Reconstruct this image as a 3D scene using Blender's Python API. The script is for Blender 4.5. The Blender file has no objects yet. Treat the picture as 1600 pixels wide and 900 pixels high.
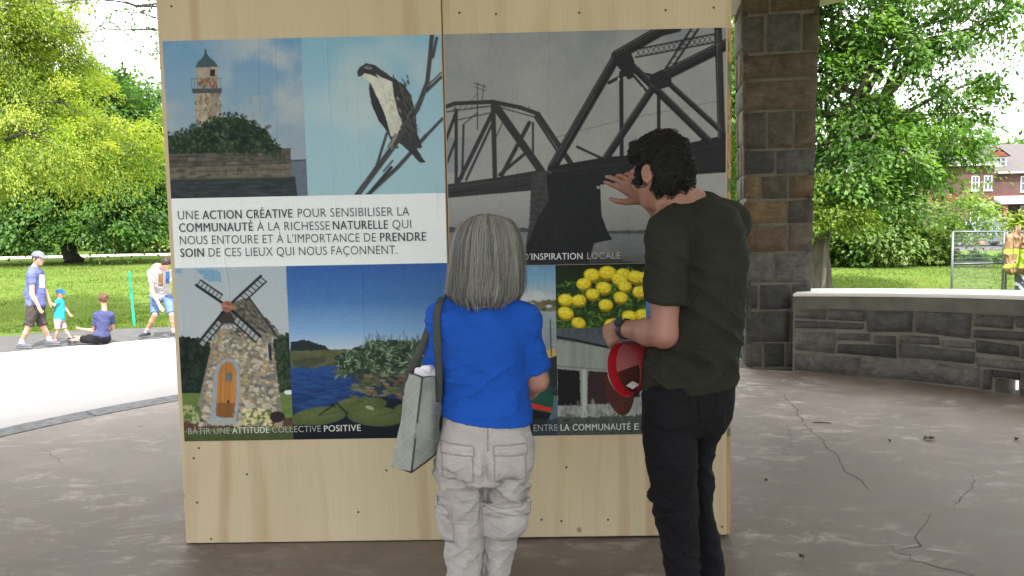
import bpy, bmesh, math, random
import numpy as np
from mathutils import Vector, Matrix

rnd = random.Random(7)
nrng = np.random.default_rng(11)
SC = bpy.context.scene
COL = SC.collection
R_ = math.radians

# ------------------------------------------------------------ camera
CAM_H, FPX = 1.45, 1280.0
PITCH, ROLL = R_(4.861), R_(1.163)
cam_d = bpy.data.cameras.new("camera")
cam_d.sensor_width = 36.0
cam_d.lens = 36.0 * FPX / 1600.0
cam_d.clip_start, cam_d.clip_end = 0.05, 1500
cam = bpy.data.objects.new("camera", cam_d)
COL.objects.link(cam)
F_ = np.array([0, math.cos(PITCH), -math.sin(PITCH)])
X_ = np.array([1.0, 0, 0])
U_ = np.cross(X_, F_)
X_, U_ = X_ * math.cos(ROLL) - U_ * math.sin(ROLL), U_ * math.cos(ROLL) + X_ * math.sin(ROLL)
cam.matrix_world = Matrix(((X_[0], U_[0], -F_[0], 0), (X_[1], U_[1], -F_[1], 0), (X_[2], U_[2], -F_[2], CAM_H), (0, 0, 0, 1)))
SC.camera = cam

# ------------------------------------------------------------ sun and sky
SUN_EL, SUN_AZ = R_(54), R_(-70)          # azimuth measured from +X towards +Y
sun_dir = Vector((math.cos(SUN_EL) * math.cos(SUN_AZ), math.cos(SUN_EL) * math.sin(SUN_AZ), math.sin(SUN_EL)))
sl = bpy.data.lights.new("sun", 'SUN')
sl.energy = 3.7
sl.angle = R_(0.6)
sl.color = (1.0, 0.95, 0.86)
so = bpy.data.objects.new("sun", sl)
COL.objects.link(so)
so.rotation_euler = sun_dir.to_track_quat('Z', 'Y').to_euler()
W = bpy.data.worlds.new("World")
SC.world = W
W.use_nodes = True
nt = W.node_tree
nt.nodes.clear()
wo = nt.nodes.new('ShaderNodeOutputWorld')
bg = nt.nodes.new('ShaderNodeBackground')
sky = nt.nodes.new('ShaderNodeTexSky')
sky.sky_type = 'NISHITA'
sky.sun_disc = False
sky.sun_elevation = SUN_EL
sky.sun_rotation = math.pi / 2 - SUN_AZ
sky.dust_density = 3.0
sky.air_density = 1.0
cl = nt.nodes.new('ShaderNodeTexNoise')       # thin bright cloud over the whole sky
cl.inputs['Scale'].default_value = 2.2
cl.inputs['Detail'].default_value = 6
ramp = nt.nodes.new('ShaderNodeValToRGB')
ramp.color_ramp.elements[0].position = 0.25
ramp.color_ramp.elements[0].color = (.55, .55, .55, 1)
ramp.color_ramp.elements[1].position = 0.55
ramp.color_ramp.elements[1].color = (.95, .95, .95, 1)
mx = nt.nodes.new('ShaderNodeMix')
mx.data_type = 'RGBA'
mx.inputs['B'].default_value = (11.0, 11.1, 11.4, 1)
tc = nt.nodes.new('ShaderNodeTexCoord')
nt.links.new(tc.outputs['Generated'], cl.inputs['Vector'])
nt.links.new(cl.outputs['Fac'], ramp.inputs['Fac'])
nt.links.new(ramp.outputs['Color'], mx.inputs['Factor'])
nt.links.new(sky.outputs['Color'], mx.inputs['A'])
nt.links.new(mx.outputs['Result'], bg.inputs['Color'])
bg.inputs['Strength'].default_value = 0.13
nt.links.new(bg.outputs['Background'], wo.inputs['Surface'])
SC.view_settings.view_transform = 'Standard'
SC.view_settings.look = 'None'
SC.view_settings.gamma = 1
SC.view_settings.use_curve_mapping = False
SC.view_settings.exposure = 1.5
SC.render.engine = 'CYCLES'
SC.cycles.max_bounces = 8
SC.cycles.diffuse_bounces = 5
SC.cycles.transparent_max_bounces = 12
SC.cycles.use_denoising = True
SC.cycles.sample_clamp_indirect = 8

# ------------------------------------------------------------ measuring helpers
def ray(x, y):
    return F_ + X_ * ((x - 800) / FPX) + U_ * ((450 - y) / FPX)

def at(x, y, Y):                       # where the line of sight meets the upright plane at distance Y
    d = ray(x, y)
    return np.array([0, 0, CAM_H]) + d * (Y / d[1])

def gp(x, y, z=0.0):                   # where it meets level ground at height z
    d = ray(x, y)
    return np.array([0, 0, CAM_H]) + d * ((z - CAM_H) / d[2])

def lin(c):
    c = np.asarray(c, dtype=float) / 255.0
    return np.where(c <= 0.04045, c / 12.92, ((c + 0.055) / 1.055) ** 2.4)

# ------------------------------------------------------------ object helpers
def tag(o, label=None, cat=None, group=None, kind=None):
    if label: o['label'] = label
    if cat: o['category'] = cat
    if group: o['group'] = group
    if kind: o['kind'] = kind
    return o

def empty(name, loc=(0, 0, 0), label=None, cat=None, group=None, rz=0):
    o = bpy.data.objects.new(name, None)
    COL.objects.link(o)
    o.location = loc
    o.rotation_euler = (0, 0, rz)
    o.empty_display_size = 0.1
    return tag(o, label, cat, group)

def link(name, me, mat=None, parent=None, world=False):
    o = bpy.data.objects.new(name, me)
    COL.objects.link(o)
    if mat is not None:
        for m in (mat if isinstance(mat, (list, tuple)) else [mat]):
            me.materials.append(m)
    if parent is not None:
        o.parent = parent
        if world:                       # the mesh is in world coordinates, keep it there
            p = parent
            M = Matrix.Identity(4)
            while p is not None:
                M = p.matrix_parent_inverse @ (Matrix.Translation(p.location) @ p.rotation_euler.to_matrix().to_4x4()) @ M
                p = p.parent
            o.matrix_parent_inverse = M.inverted()
    return o

class MB:
    """collects geometry and links it as one mesh object"""
    def __init__(s):
        s.v, s.f, s.m, s.n = [], [], [], 0
        s.c = []
    def add(s, verts, faces, mi=0, col=None):
        verts = [tuple(map(float, v)) for v in verts]
        k = s.n
        s.v += verts
        s.n += len(verts)
        s.f += [tuple(i + k for i in f) for f in faces]
        s.m += [mi] * len(faces)
        s.c += [col if col is not None else (1, 1, 1)] * len(verts)
        return s
    def hexa(s, p, mi=0, col=None):     # 8 points: bottom loop of 4, top loop of 4
        return s.add(p, [(0, 3, 2, 1), (4, 5, 6, 7), (0, 1, 5, 4), (1, 2, 6, 5), (2, 3, 7, 6), (3, 0, 4, 7)], mi, col)
    def box(s, lo, hi, mi=0, col=None):
        x0, y0, z0 = lo; x1, y1, z1 = hi
        return s.hexa([(x0, y0, z0), (x1, y0, z0), (x1, y1, z0), (x0, y1, z0), (x0, y0, z1), (x1, y0, z1), (x1, y1, z1), (x0, y1, z1)], mi, col)
    def tube(s, pts, rad, n=8, mi=0, col=None, caps=True):
        pts = [np.array(p, float) for p in pts]
        if not hasattr(rad, '__len__'): rad = [rad] * len(pts)
        vs, fs = [], []
        t0 = pts[1] - pts[0]
        up = np.array([0, 0, 1.0]) if abs(t0[2]) < 0.9 * np.linalg.norm(t0) else np.array([1.0, 0, 0])
        a = np.cross(t0, up); a /= np.linalg.norm(a) + 1e-12
        for i, p in enumerate(pts):
            t = pts[min(i + 1, len(pts) - 1)] - pts[max(i - 1, 0)]
            t = t / (np.linalg.norm(t) + 1e-12)
            a = a - t * (a @ t); a /= np.linalg.norm(a) + 1e-12
            b = np.cross(t, a)
            for k in range(n):
                w = 2 * math.pi * k / n
                vs.append(p + rad[i] * (a * math.cos(w) + b * math.sin(w)))
        for i in range(len(pts) - 1):
            for k in range(n):
                fs.append((i * n + k, i * n + (k + 1) % n, (i + 1) * n + (k + 1) % n, (i + 1) * n + k))
        if caps:
            fs.append(tuple(range(n - 1, -1, -1)))
            fs.append(tuple((len(pts) - 1) * n + k for k in range(n)))
        return s.add(vs, fs, mi, col)
    def lathe(s, prof, c=(0, 0, 0), n=16, mi=0, col=None):
        vs, fs = [], []
        for r, z in prof:
            for k in range(n):
                w = 2 * math.pi * k / n
                vs.append((c[0] + r * math.cos(w), c[1] + r * math.sin(w), c[2] + z))
        for i in range(len(prof) - 1):
            for k in range(n):
                fs.append((i * n + k, i * n + (k + 1) % n, (i + 1) * n + (k + 1) % n, (i + 1) * n + k))
        return s.add(vs, fs, mi, col)
    def mesh(s, name, smooth=False, bevel=0, colors=False, segs=2):
        me = bpy.data.meshes.new(name)
        me.from_pydata(s.v, [], s.f)
        me.polygons.foreach_set('material_index', s.m)
        if colors:
            a = me.color_attributes.new('Col', 'FLOAT_COLOR', 'POINT')
            a.data.foreach_set('color', np.c_[np.array(s.c, np.float32), np.ones(len(s.c), np.float32)].ravel())
        if bevel:
            bm = bmesh.new(); bm.from_mesh(me)
            es = [e for e in bm.edges if len(e.link_faces) == 2 and e.calc_face_angle(0) > 0.5]
            bmesh.ops.bevel(bm, geom=es, offset=bevel, segments=segs, affect='EDGES', profile=0.5, clamp_overlap=True)
            bm.to_mesh(me); bm.free()
        if smooth:
            me.polygons.foreach_set('use_smooth', [True] * len(me.polygons))
        me.update()
        return me
    def build(s, name, mat, parent=None, world=True, **k):
        return link(name, s.mesh(name, **k), mat, parent, world)

def np_mesh(name, V, Fq, mat, parent=None, world=True, smooth=True, col=None, matidx=None):
    """big mesh from numpy arrays; Fq is (n,3) or (n,4)"""
    me = bpy.data.meshes.new(name)
    V = np.ascontiguousarray(V, np.float32); Fq = np.ascontiguousarray(Fq, np.int32)
    k = Fq.shape[1]
    me.vertices.add(len(V)); me.vertices.foreach_set('co', V.ravel())
    me.loops.add(Fq.size); me.loops.foreach_set('vertex_index', Fq.ravel())
    me.polygons.add(len(Fq))
    me.polygons.foreach_set('loop_start', np.arange(0, Fq.size, k, dtype=np.int32))
    me.polygons.foreach_set('loop_total', np.full(len(Fq), k, np.int32))
    if matidx is not None: me.polygons.foreach_set('material_index', np.asarray(matidx, np.int32))
    me.update(calc_edges=True)
    if smooth: me.polygons.foreach_set('use_smooth', np.ones(len(Fq), bool))
    if col is not None:
        a = me.color_attributes.new('Col', 'FLOAT_COLOR', 'POINT')
        a.data.foreach_set('color', np.c_[np.asarray(col, np.float32), np.ones(len(V), np.float32)].ravel())
    return link(name, me, mat, parent, world)

# ------------------------------------------------------------ materials
class NT:
    def __init__(s, name):
        s.m = bpy.data.materials.new(name); s.m.use_nodes = True
        s.t = s.m.node_tree; s.b = s.t.nodes['Principled BSDF']; s.o = s.t.nodes['Material Output']
    def n(s, typ, **k):
        x = s.t.nodes.new('ShaderNode' + typ)
        for a, v in k.items():
            if a in x.inputs.keys() if isinstance(a, str) else False: x.inputs[a].default_value = v
            else: setattr(x, a, v)
        return x
    def l(s, a, b): s.t.links.new(a, b)
    def coord(s, out='Object', scale=(1, 1, 1), loc=(0, 0, 0), rot=(0, 0, 0)):
        tc = s.n('TexCoord'); mp = s.n('Mapping')
        mp.inputs['Scale'].default_value = scale; mp.inputs['Location'].default_value = loc; mp.inputs['Rotation'].default_value = rot
        s.l(tc.outputs[out], mp.inputs['Vector'])
        return mp.outputs['Vector']
    def noise(s, vec, scale, detail=5, rough=.55, dist=0):
        x = s.n('TexNoise'); x.inputs['Scale'].default_value = scale; x.inputs['Detail'].default_value = detail
        x.inputs['Roughness'].default_value = rough; x.inputs['Distortion'].default_value = dist
        if vec is not None: s.l(vec, x.inputs['Vector'])
        return x.outputs['Fac']
    def ramp(s, fac, stops):
        r = s.n('ValToRGB'); e = r.color_ramp.elements
        while len(e) < len(stops): e.new(0.5)
        for i, (p, c) in enumerate(stops):
            e[i].position = p
            e[i].color = (c, c, c, 1) if not hasattr(c, '__len__') else (*c, 1)
        s.l(fac, r.inputs['Fac'])
        return r.outputs['Color']
    def mix(s, fac, a, b, mode='MIX'):
        x = s.n('Mix', data_type='RGBA', blend_type=mode)
        for sock, v in ((x.inputs['Factor'], fac), (x.inputs['A'], a), (x.inputs['B'], b)):
            if hasattr(v, 'links'): s.l(v, sock)
            elif hasattr(v, '__len__'): sock.default_value = (*v, 1)
            elif sock.type == 'RGBA': sock.default_value = (v, v, v, 1)
            else: sock.default_value = v
        return x.outputs['Result']
    def base(s, c): s.l(c, s.b.inputs['Base Color']) if hasattr(c, 'links') else setattr(s.b.inputs['Base Color'], 'default_value', (*c, 1))
    def rough(s, v):
        if hasattr(v, 'links'): s.l(v, s.b.inputs['Roughness'])
        else: s.b.inputs['Roughness'].default_value = v
    def bump(s, h, strength=.3, dist=.01):
        b = s.n('Bump'); b.inputs['Strength'].default_value = strength; b.inputs['Distance'].default_value = dist
        s.l(h, b.inputs['Height']); s.l(b.outputs['Normal'], s.b.inputs['Normal'])

def pmat(name, c, var=.2, scale=8, rough=.7, bump=.15, bscale=60, bdist=.003, metal=0, spec=None, stretch=(1, 1, 1), attr=False, sheen=0):
    m = NT(name)
    v = m.coord('Object', stretch)
    n1 = m.noise(v, scale, 6)
    k = m.ramp(n1, [(.3, 1 - var), (.7, 1 + var * .6)])
    if attr:
        a = m.n('Attribute'); a.attribute_name = 'Col'
        m.base(m.mix(1.0, a.outputs['Color'], k, 'MULTIPLY'))
    else:
        m.base(m.mix(1.0, c, k, 'MULTIPLY'))
    m.rough(rough)
    if bump: m.bump(m.noise(v, bscale, 4), bump, bdist)
    m.b.inputs['Metallic'].default_value = metal
    if spec is not None: m.b.inputs['Specular IOR Level'].default_value = spec
    if sheen: m.b.inputs['Sheen Weight'].default_value = sheen
    return m.m

def smoothstep(a, b, x):
    t = np.clip((x - a) / (b - a), 0, 1)
    return t * t * (3 - 2 * t)

def fbm2(x, y, oct=4, seed=0):
    """cheap value-noise fbm on arrays"""
    out = np.zeros(np.broadcast(x, y).shape); amp = 1.0; tot = 0
    for o in range(oct):
        xi = np.floor(x).astype(np.int64); yi = np.floor(y).astype(np.int64)
        fx = x - xi; fy = y - yi
        fx = fx * fx * (3 - 2 * fx); fy = fy * fy * (3 - 2 * fy)
        def hsh(i, j):
            n = (i * 374761393 + j * 668265263 + (seed + o) * 974711) & 0x7fffffff
            n = ((n ^ (n >> 13)) * 1274126177) & 0x7fffffff
            return ((n ^ (n >> 16)) & 0xffff) / 65535.0
        v = (hsh(xi, yi) * (1 - fx) + hsh(xi + 1, yi) * fx) * (1 - fy) + (hsh(xi, yi + 1) * (1 - fx) + hsh(xi + 1, yi + 1) * fx) * fy
        out = out + amp * v; tot += amp; amp *= .5; x = x * 2.03 + 7.1; y = y * 2.03 + 3.7
    return out / tot

M = {}
M['plaster'] = pmat('pale_painted_beam', (.55, .50, .44), .12, 3, .8, .2, 40)
M['dark_metal'] = pmat('dark_metal', (.03, .03, .035), .2, 20, .5, .05)
M['wire'] = pmat('galvanised_steel', (.16, .175, .19), .15, 30, .5, .03, metal=.3)
M['bark'] = pmat('bark', (.095, .078, .062), .5, 9, .95, .8, 28, .02, stretch=(1, 1, .25))
M['bark_dark'] = pmat('dark_bark', (.035, .028, .024), .5, 9, .95, .8, 28, .02, stretch=(1, 1, .25))
# ============================================================ the setting: ground
PC = np.array([0.392, 3.459])          # middle of the round pavilion floor
PR = 4.52

def terrain(x, y):
    r = np.hypot(x - PC[0], y - PC[1])
    z = -0.55 * np.clip((r - 4.72) / 7.6, 0, 1)
    th = np.degrees(np.arctan2(y - PC[1], x - PC[0]))
    right = smoothstep(95, 70, np.abs(th - 20)) # beside the low wall the ground drops at once
    z2 = np.where(r > 4.9, -0.5, 0.0)
    return z * (1 - right) + np.minimum(z, z2) * right

def polar_sheet(name, r0, r1, t0, t1, nr, ntn, dz, mat, rfun=None, kind='structure'):
    rr = np.linspace(0, 1, nr + 1); tt = np.radians(np.linspace(t0, t1, ntn + 1))
    A, B = np.meshgrid(rr, tt, indexing='ij')
    ra = r0(np.degrees(B)) if callable(r0) else r0
    rb = r1(np.degrees(B)) if callable(r1) else r1
    rad = ra + (rb - ra) * A
    x = PC[0] + rad * np.cos(B); y = PC[1] + rad * np.sin(B)
    z = (terrain(x, y) if dz is not None else 0 * x) + (dz or 0)
    V = np.stack([x, y, z], -1).reshape(-1, 3)
    i = np.arange(nr)[:, None] * (ntn + 1) + np.arange(ntn)[None]
    Fq = np.stack([i, i + ntn + 1, i + ntn + 2, i + 1], -1).reshape(-1, 4)
    o = np_mesh(name, V, Fq, mat)
    return tag(o, kind=kind)

# worn concrete of the pavilion floor
m = NT('worn_concrete')
v = m.coord('Object')
big = m.noise(v, .55, 6, .6, .5)
mid = m.noise(m.coord('Object', (1, 1, 1), (3, 7, 0)), 3.2, 8, .65, .3)
c = m.ramp(big, [(.3, (.135, .112, .096)), (.5, (.205, .175, .155)), (.72, (.30, .268, .245))])
c = m.mix(.55, c, m.ramp(mid, [(.32, (.095, .079, .068)), (.55, (.20, .172, .152)), (.75, (.34, .305, .285))]))
sm = m.noise(m.coord('Object', (1.0, 1.7, 1), (11, 3, 0)), 4.5, 9, .7, .6)          # pale scuffs
zone = m.noise(m.coord('Object', (1, 1, 1), (31, 13, 0)), .8, 3)
scm = m.mix(1.0, m.ramp(sm, [(.52, 0.0), (.68, 1.0)]), m.ramp(zone, [(.40, 0.0), (.60, .6)]), 'MULTIPLY')
c = m.mix(scm, c, (.56, .54, .52))
fl = m.noise(m.coord('Object', (1, 1.8, 1), (1, 41, 0)), 14, 5, .7)
c = m.mix(m.ramp(fl, [(.64, 0.0), (.72, .5)]), c, (.52, .50, .48))
spk = m.noise(m.coord('Object', (1, 1, 1), (5, 9, 0)), 36, 3, .6)
c = m.mix(m.ramp(spk, [(.70, 0.0), (.745, .75)]), c, (.05, .043, .04))
gum = m.n('TexVoronoi'); gum.inputs['Scale'].default_value = 1.9
m.l(m.coord('Object', (1, 1, 1), (2, 2, 0)), gum.inputs['Vector'])
c = m.mix(m.ramp(gum.outputs['Distance'], [(.035, .6), (.05, 0.0)]), c, (.06, .052, .048))
vd = m.n('TexVoronoi', feature='DISTANCE_TO_EDGE'); vd.inputs['Scale'].default_value = .42
wv = m.n('Vector' + 'Math', operation='ADD')
nz = m.n('TexNoise'); nz.inputs['Scale'].default_value = 3.0; nz.inputs['Detail'].default_value = 7; nz.inputs['Roughness'].default_value = .7
m.l(v, nz.inputs['Vector'])
sc_ = m.n('Vector' + 'Math', operation='SCALE'); sc_.inputs['Scale'].default_value = .45
m.l(nz.outputs['Color'], sc_.inputs[0]); m.l(v, wv.inputs[0]); m.l(sc_.outputs[0], wv.inputs[1]); m.l(wv.outputs[0], vd.inputs['Vector'])
crk = m.ramp(vd.outputs['Distance'], [(.0, .9), (.0028, 0.0)])
cz = m.ramp(m.noise(m.coord('Object', (1, 1, 1), (17, 5, 0)), .75, 2), [(.52, 0.0), (.60, .85)])
crk = m.mix(1.0, crk, cz, 'MULTIPLY')
sx_ = m.n('SeparateXYZ'); m.l(v, sx_.inputs[0])
sd_ = m.n('MapRange'); sd_.inputs['From Min'].default_value = .9; sd_.inputs['From Max'].default_value = 1.5; m.l(sx_.outputs['X'], sd_.inputs['Value'])
crk = m.mix(1.0, crk, m.ramp(sd_.outputs['Result'], [(0, .12), (1, 1.0)]), 'MULTIPLY')
c = m.mix(crk, c, (.035, .03, .028))
rad_ = m.n('VectorMath', operation='DISTANCE'); m.l(v, rad_.inputs[0]); rad_.inputs[1].default_value = (PC[0] - .2, PC[1] - .6, 0)   # shade painted into the colour: dark middle under the roof, lighter rim
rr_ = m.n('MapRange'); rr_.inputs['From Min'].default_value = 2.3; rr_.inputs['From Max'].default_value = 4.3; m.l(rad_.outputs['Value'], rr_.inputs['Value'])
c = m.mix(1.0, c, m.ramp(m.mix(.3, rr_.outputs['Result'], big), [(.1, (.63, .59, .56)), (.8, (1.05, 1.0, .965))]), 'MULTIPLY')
m.base(c)
m.rough(m.ramp(mid, [(.3, .5), (.7, .72)]))
m.bump(m.mix(.5, m.noise(v, 60, 6, .7), mid), .25, .006)
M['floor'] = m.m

m = NT('pale_plaza_concrete')
v = m.coord('Object')
c = m.ramp(m.noise(v, .6, 6), [(.3, (.36, .335, .32)), (.7, (.45, .425, .41))])
c = m.mix(m.ramp(m.noise(v, 22, 4, .7), [(.66, 0.0), (.72, .5)]), c, (.3, .28, .27))
m.base(c); m.rough(.85); m.bump(m.noise(v, 80, 4), .2, .004)
M['plaza'] = m.m
M['kerb'] = pmat('weathered_kerb', (.19, .19, .195), .4, 14, .9, .6, 50, .01)
M['asphalt'] = pmat('sun_bleached_asphalt', (.075, .073, .074), .25, 5, .9, .5, 120, .004)
M['path'] = pmat('park_path', (.52, .47, .42), .15, 1, .9, .2, 40)
m = NT('grass_ground')
v = m.coord('Object')
c = m.ramp(m.noise(v, .22, 7, .6), [(.3, (.076, .132, .022)), (.55, (.11, .178, .03)), (.75, (.16, .18, .05))])
c = m.mix(.5, c, m.ramp(m.noise(m.coord('Object', (1, 1, 1), (4, 4, 0)), 5, 8, .8), [(.3, (.062, .108, .022)), (.7, (.14, .19, .04))]))
c = m.mix(m.ramp(m.noise(v, 1.3, 5), [(.58, 0.0), (.72, .45)]), c, (.19, .19, .075))
m.base(c); m.rough(1.0); m.b.inputs['Specular IOR Level'].default_value = .03
m.bump(m.noise(v, 25, 6, .8), .7, .05)
M['grass'] = m.m

# lawn: one sheet to the horizon, finer near the pavilion
gx = np.unique(np.concatenate([np.linspace(-420, -45, 16), np.linspace(-45, 45, 121), np.linspace(45, 420, 16)]))
gy = np.unique(np.concatenate([np.linspace(-300, -40, 12), np.linspace(-40, 60, 134), np.linspace(60, 600, 22)]))
GX, GY = np.meshgrid(gx, gy, indexing='ij')
r_ = np.hypot(GX - PC[0], GY - PC[1])
GZ = terrain(GX, GY)
GZ = GZ - 0.09 * smoothstep(15.5, 13.5, r_) - .45 * smoothstep(5.6, 4.6, r_)
th_ = np.degrees(np.arctan2(GY - PC[1], GX - PC[0]))
GZ = GZ + .05 * (fbm2(GX * .35, GY * .35, 3, 5) - .5) * smoothstep(16, 22, r_)
idx = np.arange(len(gx) * len(gy)).reshape(len(gx), len(gy))
Fq = np.stack([idx[:-1, :-1], idx[1:, :-1], idx[1:, 1:], idx[:-1, 1:]], -1).reshape(-1, 4)
lawn = np_mesh('lawn', np.stack([GX, GY, GZ], -1).reshape(-1, 3), Fq, M['grass'])
tag(lawn, kind='structure')

ang = np.linspace(0, 2 * math.pi, 145)
fb = MB()
NRI = 40
V = [(PC[0], PC[1], 0)]
fs = []
for i in range(1, NRI + 1):
    for k in range(144):
        V.append((PC[0] + PR * i / NRI * math.cos(ang[k]), PC[1] + PR * i / NRI * math.sin(ang[k]), 0))
for k in range(144):
    fs.append((0, 1 + k, 1 + (k + 1) % 144))
    for i in range(NRI - 1):
        a = 1 + i * 144
        fs.append((a + k, a + 144 + k, a + 144 + (k + 1) % 144, a + (k + 1) % 144))
for k in range(144):                    # edge of the slab
    V.append((PC[0] + PR * math.cos(ang[k]), PC[1] + PR * math.sin(ang[k]), -.6))
a = 1 + (NRI - 1) * 144; b_ = 1 + NRI * 144
for k in range(144):
    fs.append((a + k, b_ + k, b_ + (k + 1) % 144, a + (k + 1) % 144))
fb.add(V, fs)
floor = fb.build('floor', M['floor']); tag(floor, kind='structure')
M['crack'] = pmat('crack_dirt', (.06, .052, .046), .3, 40, .95, .3, 90)
def crack(pts, wd):
    P = [gp(*p)[:2] for p in pts]; Q = []
    for a, b in zip(P[:-1], P[1:]):
        n = max(3, int(np.linalg.norm(b - a) / .05))
        for t in np.linspace(0, 1, n)[:-1]: Q.append(a + (b - a) * t + np.array([rnd.uniform(-.016, .016), rnd.uniform(-.016, .016)]))
    Q.append(P[-1]); vs = []
    for i, q in enumerate(Q):
        d = Q[min(i + 1, len(Q) - 1)] - Q[max(i - 1, 0)]; d = np.array([-d[1], d[0]]) / (np.linalg.norm(d) + 1e-9)
        w = wd * rnd.uniform(.35, 1.3) * min(1, .15 + .25 * min(i, len(Q) - 1 - i)) / 2
        vs += [(*(q + d * w), .0012), (*(q - d * w), .0012)]
    return MB().add(vs, [(2 * i, 2 * i + 1, 2 * i + 3, 2 * i + 2) for i in range(len(Q) - 1)]).build('crack', M['crack'], floor)
crack([(1222, 612), (1240, 636), (1262, 668), (1288, 692), (1306, 712), (1318, 733), (1343, 751), (1364, 768), (1392, 763)], .006)
crack([(1456, 802), (1438, 832), (1436, 852), (1398, 860), (1386, 852)], .007)
crack([(1400, 872), (1436, 880), (1470, 886), (1520, 900), (1580, 914)], .006)
crack([(1524, 742), (1512, 768), (1490, 790), (1502, 806)], .004)
crack([(1398, 860), (1420, 868), (1436, 880)], .011)
crack([(60, 700), (92, 716), (100, 730)], .004)

LEFT0, LEFT1 = 84, 318                  # the open side with the paved apron
pr_out = lambda d: np.interp(d, [84, 112, 121, 132, 150, 318], [11.6, 12.5, 12.75, 12.95, 13.4, 13.6])
as_out = lambda d: np.interp(d, [84, 112, 121, 130, 150, 318], [12.6, 14.0, 14.65, 15.75, 17.2, 18])
kb = MB()
NK = 170
tk = np.radians(np.linspace(LEFT0 - 4, LEFT1 + 4, NK + 1))
for k in range(NK):
    j0, j1 = (0.012 * rnd.uniform(-1, 1) for _ in (0, 1))
    def P(rr, t, z): return (PC[0] + rr * math.cos(t), PC[1] + rr * math.sin(t), z)
    t0, t1 = tk[k], tk[k + 1]
    zz = .002 if (k * 7) % 11 else -.014
    kb.hexa([P(PR + .004, t0, -.5), P(PR + .23, t0, -.5), P(PR + .23, t1, -.5), P(PR + .004, t1, -.5),
             P(PR + .018 + j0 * .5, t0, zz), P(PR + .23, t0, .009), P(PR + .23, t1, .009), P(PR + .018 + j1 * .5, t1, zz)])
kerb = kb.build('kerb', M['kerb']); tag(kerb, kind='structure')
polar_sheet('plaza', PR + .231, pr_out, LEFT0, LEFT1, 26, 150, 0.004, M['plaza'])
polar_sheet('asphalt_path', pr_out, as_out, LEFT0, LEFT1, 6, 150, -0.002, M['asphalt'])
# park path far across the lawn
pm = MB()
g0, g1 = gp(-700, 399, -.55), gp(420, 401, -.55)
far = [(-75, 51.0), (-45, 52.5), (-25, 54), (-5, 57.5), (15, 66)]
vs = []
for x, y in far: vs += [(x, y, -.535), (x, y + 5.2, -.535)]
pm.add(vs, [(2 * i, 2 * i + 2, 2 * i + 3, 2 * i + 1) for i in range(len(far) - 1)])
tag(pm.build('footpath', M['path']), kind='structure')
# street in front of the houses
sm_ = MB()
sm_.add([(6, 39.5, -.535), (160, 39.5, -.535), (160, 54, -.535), (6, 54, -.535)], [(0, 1, 2, 3)])
tag(sm_.build('street', M['asphalt']), kind='structure')
pv = MB().box((6, 54, -.6), (160, 57, -.41)); tag(pv.build('pavement', M['plaza']), kind='structure')

# ============================================================ pavilion
m = NT('rubble_stone')
a = m.n('Attribute'); a.attribute_name = 'Col'
v = m.coord('Object')
n1 = m.noise(v, 9, 8, .7, .6); n2 = m.noise(m.coord('Object', (1, 1, 3.5)), 14, 6, .65)
c = m.mix(1.0, a.outputs['Color'], m.ramp(n1, [(.28, .45), (.5, .95), (.75, 1.5)]), 'MULTIPLY')
c = m.mix(1.0, c, m.ramp(n2, [(.3, .7), (.7, 1.2)]), 'MULTIPLY')
c = m.mix(m.ramp(m.noise(v, 55, 3, .7), [(.69, 0.0), (.74, .6)]), c, (.30, .28, .25))
m.base(c); m.rough(.92); m.bump(m.mix(.5, n1, m.noise(v, 45, 7, .75)), .8, .025)
M['stone'] = m.m
M['mortar'] = pmat('lime_mortar', (.19, .175, .15), .25, 12, .95, .6, 70, .01)
M['cap'] = pmat('sunlit_white_coping', (.78, .76, .73), .08, 6, .85, .3, 60, .004)  # white put into the colour for sunlight on the ledge top
M['band'] = pmat('dark_stone_band', (.13, .125, .11), .3, 6, .9, .5, 50, .006)
M['ceiling'] = pmat('painted_boards', (.74, .71, .65), .1, 2, .7, .2, 20, stretch=(1, 8, 1))
M['roofing'] = pmat('dark_shingles', (.09, .085, .08), .3, 6, .9, .5, 30, .02)

def stone(mb, P, lo, hi, jit=.012, out=.03, col=(.2, .18, .15), ws=lambda q: q):
    """one rough block: a grid over the face (s,t) pushed outwards; P(s,t,d) gives the world point"""
    s0, t0 = lo; s1, t1 = hi
    ns, nt_ = max(3, int(ws(s1 - s0) / .05)), max(3, int((t1 - t0) / .05))
    j = [rnd.uniform(-jit, jit) for _ in range(8)]
    ph = rnd.uniform(0, 90)
    eu, ew = .007 / max(.03, ws(s1 - s0)), .007 / max(.03, t1 - t0)
    US = [0.0] + list(np.linspace(eu, 1 - eu, ns)) + [1.0]; WS = [0.0] + list(np.linspace(ew, 1 - ew, nt_)) + [1.0]
    ns, nt_ = len(US) - 1, len(WS) - 1
    vs, fs = [], []
    for i in range(ns + 1):
        for k in range(nt_ + 1):
            u, w = US[i], WS[k]
            s = (s0 + j[0] * (1 - w) + j[1] * w) * (1 - u) + (s1 + j[2] * (1 - w) + j[3] * w) * u
            t = (t0 + j[4] * (1 - u) + j[5] * u) * (1 - w) + (t1 + j[6] * (1 - u) + j[7] * u) * w
            edge = min(u, 1 - u) * ws(s1 - s0), min(w, 1 - w) * (t1 - t0)
            e = min(edge)
            d = out * (1 - math.exp(-e / .006))
            if e <= 1e-9: d = -.03
            d += .55 * out * (float(fbm2(np.array(s * 9 + ph), np.array(t * 13 + ph * .7), 3, 3)) - .5) * (1 if e > 1e-9 else 0)
            vs.append(P(s, t, d))
    for i in range(ns):
        for k in range(nt_):
            q = i * (nt_ + 1) + k
            fs.append((q, q + nt_ + 1, q + nt_ + 2, q + 1))
    mb.add(vs, fs, 0, col)

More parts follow.
